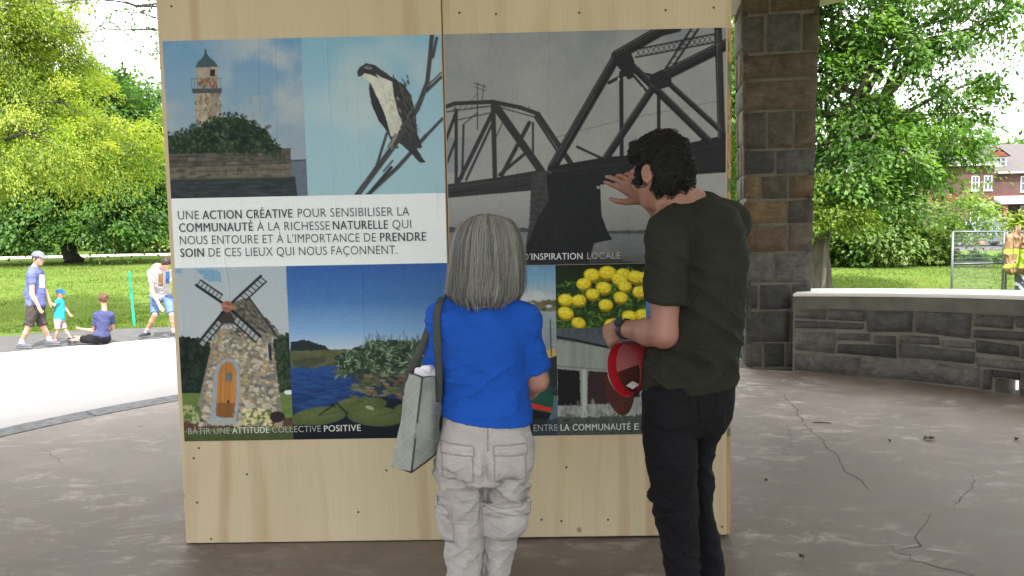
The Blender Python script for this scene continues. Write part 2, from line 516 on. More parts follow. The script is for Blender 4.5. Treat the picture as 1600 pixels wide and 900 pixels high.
def stone_col(kind):
    b = {'brown': [(.128, .092, .062), (.11, .086, .064), (.10, .082, .066), (.14, .095, .055), (.085, .075, .065)], 'grey': [(.085, .083, .08), (.068, .068, .068), (.10, .096, .09), (.055, .055, .057), (.09, .078, .066)]}[kind]
    c = rnd.choice(b); k = rnd.uniform(.8, 1.25)
    return tuple(x * k for x in c)

def courses(total, lo, hi):
    out, z = [], 0
    while z < total - 1e-6:
        h = rnd.uniform(lo, hi)
        if total - z - h < lo * .6: h = total - z
        out.append((z, z + h)); z += h
    return out

def pillar(angle, top=3.5):
    """square battered pier of coursed blocks; local x = tangent, local y = outwards"""
    base = np.array([PC[0] + 4.88 * math.cos(angle), PC[1] + 4.88 * math.sin(angle)])
    rt = angle - math.pi / 2
    if abs(math.degrees(angle) - 63) < 1: base, rt = np.array([2.515, 7.86]), R_(-9)
    ex = np.array([math.cos(rt), math.sin(rt)]); ey = np.array([-math.sin(rt), math.cos(rt)])
    root = empty('stone_pillar', (base[0], base[1], 0))
    core = MB()
    def hw(z): return .262 + .058 * z / 3.5
    def W_(x, y, z): return (base[0] + ex[0] * x + ey[0] * y, base[1] + ex[1] * x + ey[1] * y, z)
    core.hexa([W_(sx * hw(z) , sy * hw(z), z) for z in (-.6, top) for sx, sy in ((-1, -1), (1, -1), (1, 1), (-1, 1))])
    core.build('mortar_core', M['mortar'], root)
    mb = MB()
    for side in range(4):
        dirs = [((1, 0), (0, -1)), ((0, 1), (1, 0)), ((-1, 0), (0, 1)), ((0, -1), (-1, 0))][side]
        def P(s, t, d, dirs=dirs):
            h = hw(t)
            (ax, ay), (nx, ny) = dirs
            u = (s - .5) * 2 * (h + .018)
            return W_(ax * u + nx * (h + d), ay * u + ny * (h + d), t)
        for z0, z1 in [(-.5, -.24), (-.24, 0)] + courses(top, .2, .36):
            cuts = [0.0]
            kind = rnd.random()
            if kind < .25: cuts += []
            elif kind < .7: cuts += [rnd.uniform(.28, .72)]
            else: cuts += [rnd.uniform(.2, .36), rnd.uniform(.62, .8)]
            cuts.append(1.0)
            for a0, a1 in zip(cuts[:-1], cuts[1:]):
                stone(mb, P, (a0 + (.014 if a0 > 0 else -.0), z0 + .008), (a1 - (.014 if a1 < 1 else 0), z1 - .008), .008, .026,
                      stone_col('brown' if z0 > 1.0 and rnd.random() < .8 else 'grey'), lambda q: q * .6)
    mb.build('stone_facing', M['stone'], root, smooth=True, colors=True)
    return root

pil_labels = {63: 'rough brown stone pillar standing right of the plywood board', 108: 'stone pillar hidden behind the plywood board', 161: 'stone pillar at the left edge of the open pavilion',
              198: 'stone pillar left of where the two visitors stand', 18: 'stone pillar at the far right end of the low wall', 333: 'stone pillar at the right rear of the pavilion',
              243: 'stone pillar behind the viewer to the left', 288: 'stone pillar behind the viewer to the right'}
for d_, lb in pil_labels.items():
    tag(pillar(R_(d_)), lb, 'pillar', 'stone pillars holding the pavilion roof', 'thing')

# low curved wall between the pillars on the right
def low_wall(t0, t1, name, label):
    root = empty(name, (PC[0] + 4.7 * math.cos((t0 + t1) / 2), PC[1] + 4.7 * math.sin((t0 + t1) / 2), 0), label, 'wall')
    root['kind'] = 'thing'
    top, ri, ro = .60, PR - .02, PR + .46
    n = 60
    def lift(b, z): return z * (1 + max(0, z) / .745 * .085 * ((t1 - b) / R_(24) * 1.0 - .35)) if z > 0 else z
    def ring(mb, r0, r1, z0, z1, a0=t0, a1=t1, n=n, bev=0):
        for k in range(n):
            b0 = a0 + (a1 - a0) * k / n; b1 = a0 + (a1 - a0) * (k + 1) / n
            q = []
            for z in (z0, z1):
                for rr, bb in ((r0, b0), (r1, b0), (r1, b1), (r0, b1)):
                    q.append((PC[0] + rr * math.cos(bb), PC[1] + rr * math.sin(bb), lift(bb, z)))
            f = [(4, 5, 6, 7), (0, 1, 5, 4), (2, 3, 7, 6), (0, 3, 2, 1), (1, 2, 6, 5), (3, 0, 4, 7)]
            if 0 < k: f.remove((0, 1, 5, 4))
            if k < n - 1: f.remove((2, 3, 7, 6))
            mb.add(q, f)
    core = MB()
    drain = R_(39.6) if t0 < R_(39.6) < t1 else None
    if drain:
        w_ = R_(1.1)
        ring(core, ri, ro, -.6, top, t0, drain - w_, 30); ring(core, ri, ro, -.6, top, drain + w_, t1, 40)
        ring(core, ri, ro, .115, top - .002, drain - w_, drain + w_, 2)
    else: ring(core, ri, ro, -.6, top)
    core.build('mortar_core', M['mortar'], root)
    bd = MB(); ring(bd, ri - .022, ro + .022, top + .001, top + .110); bd.build('stone_band', M['band'], root)
    cp = MB(); ring(cp, ri - .035, ro + .035, top + .114, top + .143)
    co = cp.build('coping', M['cap'], root)
    bm = bmesh.new(); bm.from_mesh(co.data); bmesh.ops.remove_doubles(bm, verts=bm.verts, dist=1e-5)
    es = [e for e in bm.edges if len(e.link_faces) == 2 and e.calc_face_angle(0) > .8]
    bmesh.ops.bevel(bm, geom=es, offset=.008, segments=2, affect='EDGES'); bm.to_mesh(co.data); bm.free()
    mb = MB()
    L = (t1 - t0) * ri
    def P(s, t, d):
        b = t1 - s / ri
        return (PC[0] + (ri - d) * math.cos(b), PC[1] + (ri - d) * math.sin(b), lift(b, t))
    # irregular ashlar: rows that split
    s = 0.0
    rows = [(0, .19), (.19, .40), (.40, .60)]
    for z0, z1 in rows:
        s = 0.0
        while s < L - .05:
            w = rnd.uniform(.3, .75) if z0 > 0 else rnd.uniform(.55, 1.0)
            if L - s - w < .2: w = L - s
            mid_b = t1 - (s + w / 2) / ri
            if drain and z0 == 0 and s - .1 < (t1 - drain) * ri < s + w + .12:
                sd = (t1 - drain) * ri
                if sd + .1 <= s: s += .02; continue
                if sd - .1 - s > .06: stone(mb, P, (s + .009, .008), (sd - .1, z1 - .008), .008, .03, stone_col('grey'))
                stone(mb, P, (sd - .1, .118), (sd + .1, z1 - .008), .003, .02, stone_col('grey'))
                s = sd + .1; continue
            if z0 > 0 and rnd.random() < .4:
                zm = z0 + (z1 - z0) * rnd.uniform(.38, .62)
                stone(mb, P, (s + .009, z0 + .0085), (s + w - .009, zm - .006), .012, .026, stone_col('grey'))
                w2 = w * rnd.uniform(.4, .6) if w > .45 else w
                stone(mb, P, (s + .009, zm + .006), (s + w2 - .009, z1 - .0085), .012, .026, stone_col('grey'))
                if w2 < w: stone(mb, P, (s + w2 + .009, zm + .006), (s + w - .009, z1 - .0085), .012, .026, stone_col('grey'))
            else:
                stone(mb, P, (s + .009, z0 + .0085), (s + w - .009, z1 - .0085), .014, .032, stone_col('grey' if rnd.random() < .94 else 'brown'))
            s += w
    # the same wall seen from the lawn
    def P2(s, t, d):
        b = t0 + s / ro
        return (PC[0] + (ro + d) * math.cos(b), PC[1] + (ro + d) * math.sin(b), lift(b, t))
    Lo = (t1 - t0) * ro
    for z0, z1 in [(-.5, -.25), (-.25, .03), (.03, .3), (.3, .6)]:
        s = 0.0
        while s < Lo - .05:
            w = rnd.uniform(.35, .8)
            if Lo - s - w < .25: w = Lo - s
            sd = (drain - t0) * ro if drain else -9
            if not (z0 < .1 and z1 > 0 and s - .15 < sd < s + w + .15):
                stone(mb, P2, (s + .009, z0 + .0085), (s + w - .009, z1 - .0085), .012, .03, stone_col('grey'))
            s += w
    mb.build('stone_facing', M['stone'], root, smooth=True, colors=True)
    return root
sb_ = MB(); sb_.hexa([(PC[0] + r * math.cos(R_(39.6 + a)), PC[1] + r * math.sin(R_(39.6 + a)), z) for z in (-.6, -.06) for r, a in ((PR + .5, -3), (PR + 1.3, -4), (PR + 1.3, 4), (PR + .5, 3))])
tag(sb_.build('sunlit_ground_block', M['cap']), 'added pale block standing for sunlit ground outside the small drain hole of the low wall', 'added block', None, 'thing')  # added so the drain hole shows white, like sunlit ground outside
low_wall(R_(21), R_(61.3), 'low_wall', 'low curved grey stone wall with pale coping, right of the pillar')

# ring beam, ceiling and roof
def octa(r, z, off=0):
    return [(PC[0] + r * math.cos(R_(63 + 45 * k)), PC[1] + r * math.sin(R_(63 + 45 * k)), z) for k in range(8)]
roof_root = empty('pavilion_roof', (PC[0], PC[1], 3.5), 'pavilion roof with a pale beam resting on the stone pillars', 'roof')
roof_root['kind'] = 'thing'
bmk = MB()
A_, B_, C_, D_ = octa(4.66, 3.37), octa(5.2, 3.37), octa(5.2, 3.9), octa(4.66, 3.9)
for k in range(8):
    j = (k + 1) % 8
    bmk.add([A_[k], A_[j], B_[j], B_[k], D_[k], D_[j], C_[j], C_[k]], [(0, 1, 2, 3), (0, 4, 5, 1), (3, 2, 6, 7), (4, 7, 6, 5)])
bmk.build('ring_beam', M['plaster'], roof_root)
cb = MB(); cb.add(octa(4.665, 3.88), [tuple(range(7, -1, -1))]); cb.build('ceiling', M['ceiling'], roof_root)
rb = MB(); E0 = octa(5.55, 3.905); T = (PC[0], PC[1], 5.3); E1 = octa(5.55, 3.97)
rb.add(E0 + E1 + [T], [tuple(range(7, -1, -1))] + [(k, (k + 1) % 8, 8 + (k + 1) % 8, 8 + k) for k in range(8)] + [(8 + k, 8 + (k + 1) % 8, 16) for k in range(8)])
rb.build('roof_deck', M['roofing'], roof_root)
# ============================================================ plywood display block with printed posters
KB = np.array([-0.277, 3.602, 0.0]); KYAW = R_(-1.0)
KX = np.array([math.cos(KYAW), math.sin(KYAW), 0]); KZ = np.array([0, 0, 1.0]); KN = np.cross(KX, KZ)

def uv(x, y):                          # a point of the photographed front face, measured on the board
    d = ray(x, y); o = np.array([0, 0, CAM_H])
    t = ((KB - o) @ KN) / (d @ KN)
    q = o + d * t - KB
    return np.array([q @ KX, q[2]])

def to_px(u, v):
    P = KB[None, None] + KX * u[..., None] + KZ * v[..., None] - np.array([0, 0, CAM_H])
    z = P @ F_
    return 800 + FPX * (P @ X_) / z, 450 - FPX * (P @ U_) / z

kiosk = empty('plywood_display', tuple(KB), 'pale plywood display block with printed posters in the middle of the pavilion', 'display board', rz=KYAW)
m = NT('pine_plywood')
v = m.coord('Object')
oi = m.n('ObjectInfo')
sh = m.n('VectorMath', operation='ADD'); m.l(v, sh.inputs[0])
scl = m.n('VectorMath', operation='SCALE'); m.l(oi.outputs['Location'], scl.inputs[0]); scl.inputs['Scale'].default_value = 7.3; m.l(scl.outputs[0], sh.inputs[1])
def st(scale, loc=(0, 0, 0)):
    mp = m.n('Mapping'); mp.inputs['Scale'].default_value = scale; mp.inputs['Location'].default_value = loc
    m.l(sh.outputs[0], mp.inputs['Vector']); return mp.outputs['Vector']
w = m.n('TexWave', wave_type='BANDS', bands_direction='X'); w.inputs['Scale'].default_value = 2.1; w.inputs['Distortion'].default_value = 7.5
w.inputs['Detail'].default_value = 3; w.inputs['Detail Scale'].default_value = .9; m.l(st((1, .4, .22)), w.inputs['Vector'])
fine = m.noise(st((60, 1, 1.4)), 3, 5, .6)
tone = m.noise(st((2.2, 1, .35)), 1.2, 4)
c = m.ramp(tone, [(.3, (.45, .37, .235)), (.7, (.54, .46, .32))])
band = m.mix(1.0, m.ramp(w.outputs['Fac'], [(.5, 0.0), (.92, .7)]), m.ramp(m.noise(st((3.0, 1, .5), (4, 0, 2)), 1.0, 3), [(.45, 0.0), (.62, 1.0)]), 'MULTIPLY')
c = m.mix(band, c, (.33, .195, .08))
c = m.mix(.35, c, m.ramp(fine, [(.3, (.43, .345, .21)), (.7, (.57, .49, .36))]))
kn = m.n('TexVoronoi'); kn.inputs['Scale'].default_value = 3.2; kn.inputs['Randomness'].default_value = 1; m.l(st((1, 1, .9), (.3, 0, .7)), kn.inputs['Vector'])
c = m.mix(m.ramp(kn.outputs['Distance'], [(.02, .75), (.05, 0.0)]), c, (.2, .115, .05))
m.base(c); m.rough(.62); m.bump(fine, .12, .002)
M['ply'] = m.m
M['ply_edge'] = pmat('plywood_edge', (.42, .25, .12), .4, 30, .8, .3, 90, stretch=(1, 1, .1))
M['screw'] = pmat('screw_head', (.03, .028, .026), .1, 30, .5, 0)

def sheet(name, x0, x1, y0, y1, z0, z1, screws=(), axis='front'):
    b = MB().box((x0, y0, z0), (x1, y1, z1), 0)
    for sx, sz in screws:
        n = 10; r = .0052
        vs = [(sx + r * math.cos(2 * math.pi * k / n), y0 - .0012, sz + r * math.sin(2 * math.pi * k / n)) for k in range(n)]
        b.add(vs, [tuple(range(n))], 1)
    return b.build(name, [M['ply'], M['screw']], kiosk, world=False)

s_l = [uv(*p) for p in [(268, 10), (308, 785), (386, 741), (303, 716), (311, 700), (604, 735), (560, 800), (330, 842)]]
s_r = [uv(*p) for p in [(1115, 12), (885, 730), (846, 812), (877, 814), (1128, 823), (718, 20), (950, 812), (905, 20), (775, 22), (1040, 16)]]
HK = 2.438
lay = [('plywood_sheet', -1.2205, -.0035, 0.006, HK, s_l), ('plywood_sheet', .0035, 1.2205, 0.012, HK + .004, s_r)]
for nm, x0, x1, z0, z1, sc in lay:
    sheet(nm, x0, x1, 0, .0165, z0, z1, [s for s in sc if x0 < s[0] < x1])
KD = 1.20
sheet('plywood_sheet', 1.222, 1.2385, .006, KD, .014, HK)
sheet('plywood_sheet', -1.2385, -1.222, .019, KD, .0, HK - .003)
sheet('plywood_sheet', -1.2205, 1.2205, KD - .0165, KD, 0, HK)
MB().box((-1.2205, .018, HK - .03), (1.2205, KD - .018, HK - .012)).build('top_board', M['ply'], kiosk, world=False)
fr = MB()
for x in (-1.19, -.02, 1.15):
    for y in (.02, KD - .06): fr.box((x, y, .002), (x + .038, y + .04, HK - .035))
fr.build('timber_frame', M['ply_edge'], kiosk, world=False)
# printed strip that wraps the right-hand edge
m = NT('printed_edge')
v = m.coord('Object', (4, 4, 1))
c = m.ramp(m.noise(v, 5.5, 4, .6), [(.42, (.30, .16, .07)), (.5, (.42, .25, .12)), (.55, (.05, .09, .03)), (.68, (.16, .2, .06))])
m.base(c); m.rough(.5)
eb = MB().box((1.2225, .0025, .46), (1.238, .0057, 2.24)); eb.build('printed_edge_strip', m.m, kiosk, world=False)
eb = MB().box((1.2225, .0025, .016), (1.238, .0057, .458)); eb.build('bare_edge_strip', M['ply_edge'], kiosk, world=False)

# ------------------------------------------------------------ printing: colours laid down on a fine grid of the paper
KPR = .80
def ink(c): return np.clip(lin(c) / KPR, 0.003, .86)

class Print:
    def __init__(s, u0, u1, v0, v1, cell=.0014):
        s.u0, s.u1, s.v0, s.v1 = u0, u1, v0, v1
        s.nx = max(8, int(round((u1 - u0) / cell / 2)) * 2); s.ny = max(8, int(round((v1 - v0) / cell / 2)) * 2)
        uu = u0 + (np.arange(s.nx) + .5) / s.nx * (u1 - u0); vv = v1 - (np.arange(s.ny) + .5) / s.ny * (v1 - v0)
        U, V = np.meshgrid(uu, vv)
        s.X, s.Y = to_px(U, V)
        s.I = np.zeros((s.ny, s.nx, 3)) + .3
        s.grain = 1.0
        s.pw = (s.X[0, -1] - s.X[0, 0]) / s.nx
    def win(s, x0, x1, y0, y1):
        a, b = uv(x0 - 3, y0 - 3), uv(x1 + 3, y1 + 3); c_, d = uv(x0 - 3, y1 + 3), uv(x1 + 3, y0 - 3)
        ulo, uhi = min(a[0], c_[0]), max(b[0], d[0]); vlo, vhi = min(c_[1], b[1]), max(a[1], d[1])
        i0 = int(np.clip((ulo - s.u0) / (s.u1 - s.u0) * s.nx, 0, s.nx)); i1 = int(np.clip((uhi - s.u0) / (s.u1 - s.u0) * s.nx + 1, 0, s.nx))
        j0 = int(np.clip((s.v1 - vhi) / (s.v1 - s.v0) * s.ny, 0, s.ny)); j1 = int(np.clip((s.v1 - vlo) / (s.v1 - s.v0) * s.ny + 1, 0, s.ny))
        return slice(j0, j1), slice(i0, i1)
    def put(s, w, a, c):
        a = np.clip(a, 0, 1)[..., None]
        s.I[w] = s.I[w] * (1 - a) + np.asarray(c) * a
    def vgrad(s, stops):               # [(y, colour)]
        ys = [p[0] for p in stops]; cs = np.array([ink(p[1]) for p in stops])
        for k in range(3): s.I[..., k] = np.interp(s.Y, ys, cs[:, k])
        return s
    def noise(s, sc, seed=0, oct=4, sy=None, w=None):
        w = w or (slice(None), slice(None))
        return fbm2(s.X[w] * sc, s.Y[w] * (sy or sc), oct, seed)
    def mask(s, f, c, a=1.0):
        s.put((slice(None), slice(None)), f * a, ink(c)); return s
    def poly(s, pts, c, a=1.0, tex=None, edge=0):
        pts = np.array(pts, float)
        w = s.win(pts[:, 0].min(), pts[:, 0].max(), pts[:, 1].min(), pts[:, 1].max())
        X, Y = s.X[w], s.Y[w]
        if X.size == 0: return s
        if edge:
            X = X + edge * (fbm2(X * .25, Y * .25, 3, 5) - .5) * 2; Y = Y + edge * (fbm2(X * .25 + 40, Y * .25, 3, 6) - .5) * 2
        ins = np.zeros(X.shape, bool)
        n = len(pts)
        for i in range(n):
            (xa, ya), (xb, yb) = pts[i], pts[(i + 1) % n]
            if ya == yb: continue
            cond = (ya > Y) != (yb > Y)
            ins ^= cond & (X < (xb - xa) * (Y - ya) / (yb - ya) + xa)
        col = ink(c)
        if tex:
            sc, amp, seed = tex[:3]
            nz = fbm2(s.X[w] * sc, s.Y[w] * (tex[3] if len(tex) > 3 else sc), 4, seed)
            col = col * (1 + amp * (nz[..., None] - .5) * 2)
        s.put(w, ins * a, col); return s
    def line(s, pts, wd, c, a=1.0):
        for (xa, ya), (xb, yb) in zip(pts[:-1], pts[1:]):
            w = s.win(min(xa, xb) - wd, max(xa, xb) + wd, min(ya, yb) - wd, max(ya, yb) + wd)
            X, Y = s.X[w], s.Y[w]
            if X.size == 0: continue
            dx, dy = xb - xa, yb - ya
            t = np.clip(((X - xa) * dx + (Y - ya) * dy) / (dx * dx + dy * dy + 1e-9), 0, 1)
            d = np.hypot(X - xa - t * dx, Y - ya - t * dy)
            s.put(w, np.clip(wd / 2 - d + .5, 0, 1) * a, ink(c))
        return s
    def ell(s, x, y, rx, ry, c, a=1.0, rot=0, soft=.12):
        r = max(rx, ry)
        w = s.win(x - r, x + r, y - r, y + r)
        X, Y = s.X[w] - x, s.Y[w] - y
        if X.size == 0: return s
        ca, sa = math.cos(rot), math.sin(rot)
        q = np.hypot((X * ca + Y * sa) / rx, (-X * sa + Y * ca) / ry)
        s.put(w, np.clip((1 - q) / soft + .5, 0, 1) * a, ink(c)); return s
    def dabs(s, n, box, cols, size, asp=.5, rot=None, seed=1, inside=None, a=.9):
        g = random.Random(seed)
        for _ in range(n):
            x, y = g.uniform(box[0], box[1]), g.uniform(box[2], box[3])
            if inside and not inside(x, y): continue
            r = g.uniform(*size)
            s.ell(x, y, r, r * asp, g.choice(cols), a, g.uniform(0, 3.14) if rot is None else rot + g.uniform(-.25, .25), .5)
        return s
    def build(s, name, parent, y=-.0022):
        I = (s.I[0::2, 0::2] + s.I[1::2, 0::2] + s.I[0::2, 1::2] + s.I[1::2, 1::2]) / 4
        ny, nx = I.shape[:2]
        xx, yy_ = s.X[0::2, 0::2], s.Y[0::2, 0::2]
        gm = s.grain * np.clip(1.15 - 2.6 * I.mean(-1), .12, 1)
        I = I * (1 + gm * (.30 * (fbm2(xx * .22, yy_ * .22, 5, 77) - .5) + .22 * (fbm2(xx * .8, yy_ * .8, 2, 78) - .5)))[..., None]
        du, dv = (s.u1 - s.u0) / nx, (s.v1 - s.v0) / ny
        uu = np.linspace(s.u0, s.u1, nx + 1); vv = np.linspace(s.v1, s.v0, ny + 1)
        Ip = np.pad(I, ((0, 1), (0, 1), (0, 0)), 'edge')
        U, V = np.meshgrid(uu, vv)
        yy = np.full_like(U, y) - crease(U, V)
        P = np.stack([U, yy, V], -1).reshape(-1, 3)
        i = np.arange(ny)[:, None] * (nx + 1) + np.arange(nx)[None]
        Fq = np.stack([i, i + nx + 1, i + nx + 2, i + 1], -1).reshape(-1, 4)
        return np_mesh(name, P, Fq, M['print'], parent, world=False, col=Ip.reshape(-1, 3))

CR = []
g_ = random.Random(5)
for _ in range(60):
    CR.append((g_.uniform(-1.2, 1.2), g_.uniform(.45, 1.9), g_.uniform(.15, .8), g_.uniform(.001, .0026), g_.uniform(0, 50)))
def crease(U, V):                      # the paper was pasted with a few upright wrinkles
    h = 0.0005 * fbm2(U * 5, V * 2, 3, 9)
    for u, v, L, amp, ph in CR:
        uu = u + .018 * (fbm2(V * 6 + ph, V * 0 + ph, 3, 2) - .5) * 2
        h = h + amp * np.exp(-((U - uu) / .0035) ** 2) * smoothstep(v - .02, v + .05, V) * smoothstep(v + L, v + L - .08, V)
    return np.clip(h, 0, .0034)

m = NT('print_ink')
a = m.n('Attribute'); a.attribute_name = 'Col'
v = m.coord('Object')
m.base(m.mix(1.0, a.outputs['Color'], m.ramp(m.noise(v, 180, 3, .7), [(.3, .93), (.7, 1.05)]), 'MULTIPLY'))
m.rough(.55); m.b.inputs['Specular IOR Level'].default_value = .10; m.bump(m.noise(v, 90, 3), .05, .001)
M['print'] = m.m
M['ink_dark'] = pmat('dark_lettering', (.028, .03, .036), .2, 40, .5, 0)
M['ink_grey'] = pmat('grey_lettering', (.06, .063, .072), .2, 40, .5, 0)
M['ink_white'] = pmat('white_lettering', (.60, .61, .62), .15, 40, .5, 0)
M['ink_pale'] = pmat('pale_lettering', (.36, .37, .38), .15, 40, .5, 0)

def U(x, y): return uv(x, y)[0]
def Vv(x, y): return uv(x, y)[1]
vt, vb = 2.243, .479                   # paper top and bottom
v1 = Vv(480, 306); v2 = Vv(480, 415)
uL0, uL1, uR0, uR1 = -1.212, -.0065, .0065, 1.2135
uA = U(476, 180); uB = U(453, 550)
postL = empty('printed_poster', (0, 0, 0), 'tall left poster with lighthouse, bird of prey, French text, windmill and lily pond', 'poster')
postR = empty('printed_poster', (0, 0, 0), 'right poster with dark railway bridge above boats, yellow flowers and a barn', 'poster')
for p in (postL, postR):
    p.location = tuple(KB); p.rotation_euler = (0, 0, KYAW)

# lighthouse on its quay
p = Print(uL0, uA, v1, vt)
p.vgrad([(58, (92, 132, 168)), (140, (112, 140, 165)), (240, (128, 142, 156)), (310, (128, 142, 156))])
cl_ = np.clip((p.noise(.018, 3, 5) - .42) * 4, 0, 1) * np.clip((p.X - 300) / 90, .15, 1)
p.mask(cl_, (152, 160, 168), .85)
p.mask(np.clip((p.noise(.03, 8, 4) - .5) * 4, 0, 1) * (p.Y > 150), (142, 152, 162), .7)
p.poly([(455, 252), (490, 252), (490, 312), (455, 312)], (88, 98, 112)).line([(455, 252), (486, 250)], 2.5, (52, 62, 68))
p.poly([(258, 279), (462, 276), (466, 312), (258, 312)], (46, 52, 56), tex=(.05, .3, 4, .3))
p.poly([(258, 238), (455, 232), (456, 278), (258, 282)], (74, 74, 70), tex=(.12, .35, 2))
p.poly([(262, 262), (455, 256), (456, 276), (262, 280)], (92, 88, 80), tex=(.15, .35, 7))
for yy in (246, 255, 262, 270): p.line([(262, yy), (455, yy - 5)], 1.0, (42, 42, 42), .8)
g = random.Random(3)
for _ in range(34):
    x = g.uniform(264, 452); y = g.choice([242, 251, 258, 266]); p.line([(x, y), (x, y + 7)], 1, (45, 45, 44), .8)
p.poly([(307, 196), (306, 144), (345, 144), (347, 196)], (142, 136, 124), tex=(.1, .3, 3))
p.poly([(328, 196), (328, 144), (345, 144), (347, 196)], (112, 106, 98), .6)
p.dabs(60, (306, 346, 146, 196), [(112, 78, 54), (100, 84, 70), (160, 154, 142)], (1.5, 4), .6, 1.5, 4, a=.7)
p.poly([(309, 138), (309, 104), (340, 104), (341, 138)], (144, 134, 122), tex=(.15, .3, 9))
p.dabs(24, (309, 340, 122, 138), [(128, 74, 48), (104, 66, 46)], (1.5, 4), .6, 1.5, 6)
p.poly([(329, 109), (337, 109), (337, 120), (329, 120)], (36, 42, 46))
p.poly([(300, 139), (348, 138), (347, 146), (302, 147)], (66, 74, 76))
for x in range(300, 349, 5): p.line([(x, 124), (x, 139)], .9, (92, 96, 98))
p.line([(299, 124), (348, 123)], 1.3, (92, 96, 98))
p.poly([(306, 106), (310, 97), (317, 91), (321, 84), (324, 84), (329, 91), (336, 96), (342, 105)], (58, 80, 86)).line([(322, 79), (322, 88)], 3, (50, 66, 70))
p.poly([(258, 240), (258, 214), (280, 210), (298, 206), (315, 198), (330, 190), (345, 185), (365, 182), (385, 188), (400, 198), (418, 212), (432, 226), (438, 240)], (36, 50, 40), edge=3)
p.dabs(520, (260, 436, 184, 240), [(30, 42, 34), (58, 76, 56), (46, 64, 46), (70, 86, 64), (24, 34, 30)], (1.5, 4), .55, None, 5, lambda x, y: y > 184 + abs(x - 362) * (.32 if x < 362 else .62))
p.dabs(80, (340, 440, 225, 248), [(40, 56, 42), (54, 70, 52)], (1.5, 3.5), .5, 1.5, 8)
g = random.Random(12)
for _ in range(260):
    x = g.uniform(258, 440); yb_ = np.interp(x, [258, 280, 298, 315, 330, 345, 365, 385, 400, 418, 432, 440], [214, 210, 206, 198, 190, 185, 182, 188, 198, 212, 226, 238])
    y = yb_ + g.uniform(-7, 5); r = g.uniform(1.2, 3.2)
    p.ell(x, y, r, r * .6, g.choice([(34, 48, 38), (48, 66, 48), (26, 38, 32), (60, 78, 56)]), .9, g.uniform(0, 3), .5)
for _ in range(60): x = g.uniform(300, 425); y = g.uniform(195, 236); p.ell(x, y, g.uniform(3, 8), g.uniform(2, 4), g.choice([(22, 32, 28), (28, 38, 32)]), .6, g.uniform(0, 3), .8)
for _ in range(70): x = g.uniform(262, 452); y = g.uniform(240, 278); p.ell(x, y, g.uniform(3, 9), g.uniform(1, 2.6), g.choice([(54, 54, 52), (104, 100, 92), (88, 86, 80), (44, 46, 46)]), .6, -.03, .6)
for _ in range(50): x = g.uniform(262, 458); y = g.uniform(283, 308); p.ell(x, y, g.uniform(5, 14), g.uniform(.6, 1.3), g.choice([(62, 70, 74), (34, 40, 44)]), .6, 0, .7)
p.build('lighthouse_picture', postL)

# bird of prey on a bare branch
p = Print(uA, uL1, v1, vt)
p.vgrad([(52, (112, 152, 176)), (180, (132, 164, 182)), (310, (138, 168, 182))])
cl_ = np.clip((p.noise(.016, 21, 5) - .45) * 4, 0, 1) * np.clip(1.2 - np.hypot(p.X - 570, (p.Y - 130) * 1.1) / 95, .12, 1)
p.mask(cl_, (168, 178, 182), .9)
p.ell(568, 118, 44, 46, (164, 174, 178), .45, 0, .7).ell(545, 165, 62, 34, (158, 172, 178), .45, 0, .7).ell(668, 105, 26, 30, (158, 170, 176), .4, 0, .8)
br = (62, 63, 66)
p.line([(556, 309), (592, 261), (618, 226)], 9, br).line([(618, 226), (653, 170), (668, 131)], 8, br).line([(668, 131), (672, 95), (676, 50)], 7, br)
p.line([(571, 309), (623, 261), (666, 213)], 6.5, br).line([(666, 213), (692, 186)], 5, br).line([(590, 257), (605, 209)], 4.5, br).line([(666, 144), (690, 121)], 5, br)
p.line([(666, 137), (690, 114)], 2.5, br).line([(683, 60), (677, 90)], 5, br).line([(580, 300), (612, 262)], 5, (48, 48, 52)).line([(600, 268), (614, 252)], 3, br)
C5 = lambda L: [(250 + x / 2.307, 40 + y / 2.307) for x, y in L]
p.poly(C5([(712, 168), (722, 150), (745, 137), (770, 141), (800, 160), (832, 184), (880, 213), (908, 255), (925, 330), (930, 395), (947, 436), (940, 446), (925, 440), (958, 495), (940, 497), (905, 460), (865, 425), (845, 440), (820, 385), (788, 340), (764, 285), (754, 230), (757, 205), (735, 183), (716, 186)]), (52, 55, 58), edge=.8)
p.poly(C5([(730, 182), (742, 168), (765, 166), (800, 188), (838, 204), (846, 262), (860, 318), (874, 352), (856, 398), (834, 400), (815, 330), (792, 274), (772, 232), (757, 205)]), (176, 178, 170), tex=(.12, .18, 5), edge=.8)
p.poly(C5([(732, 172), (760, 178), (792, 192), (770, 165), (745, 158)]), (50, 52, 55))
p.poly(C5([(735, 152), (752, 146), (768, 156), (752, 160)]), (150, 152, 148), .55)
p.poly(C5([(756, 214), (790, 275), (816, 335), (826, 386), (790, 346), (764, 285)]), (44, 48, 52))
p.dabs(120, (605, 655, 120, 215), [(66, 66, 66), (40, 42, 45), (80, 78, 76)], (2, 4.5), .4, 1.2, 8, lambda x, y: x > 612 + (y - 125) * .33 and x < 640 + (y - 120) * .12)
p.dabs(30, (585, 618, 130, 200), [(160, 160, 152), (190, 190, 182)], (2, 5), .4, 1.2, 3, lambda x, y: abs(x - 596 - (y - 130) * .28) < 8, a=.5)
p.line(C5([(850, 395), (838, 440)]), 6, (120, 118, 112)).line(C5([(838, 440), (858, 440)]), 4, (70, 70, 70)).line([(618, 226), (640, 192)], 7, br)
p.ell(*C5([(752, 152)])[0], 1.4, 1.4, (20, 20, 20))
g = random.Random(15)
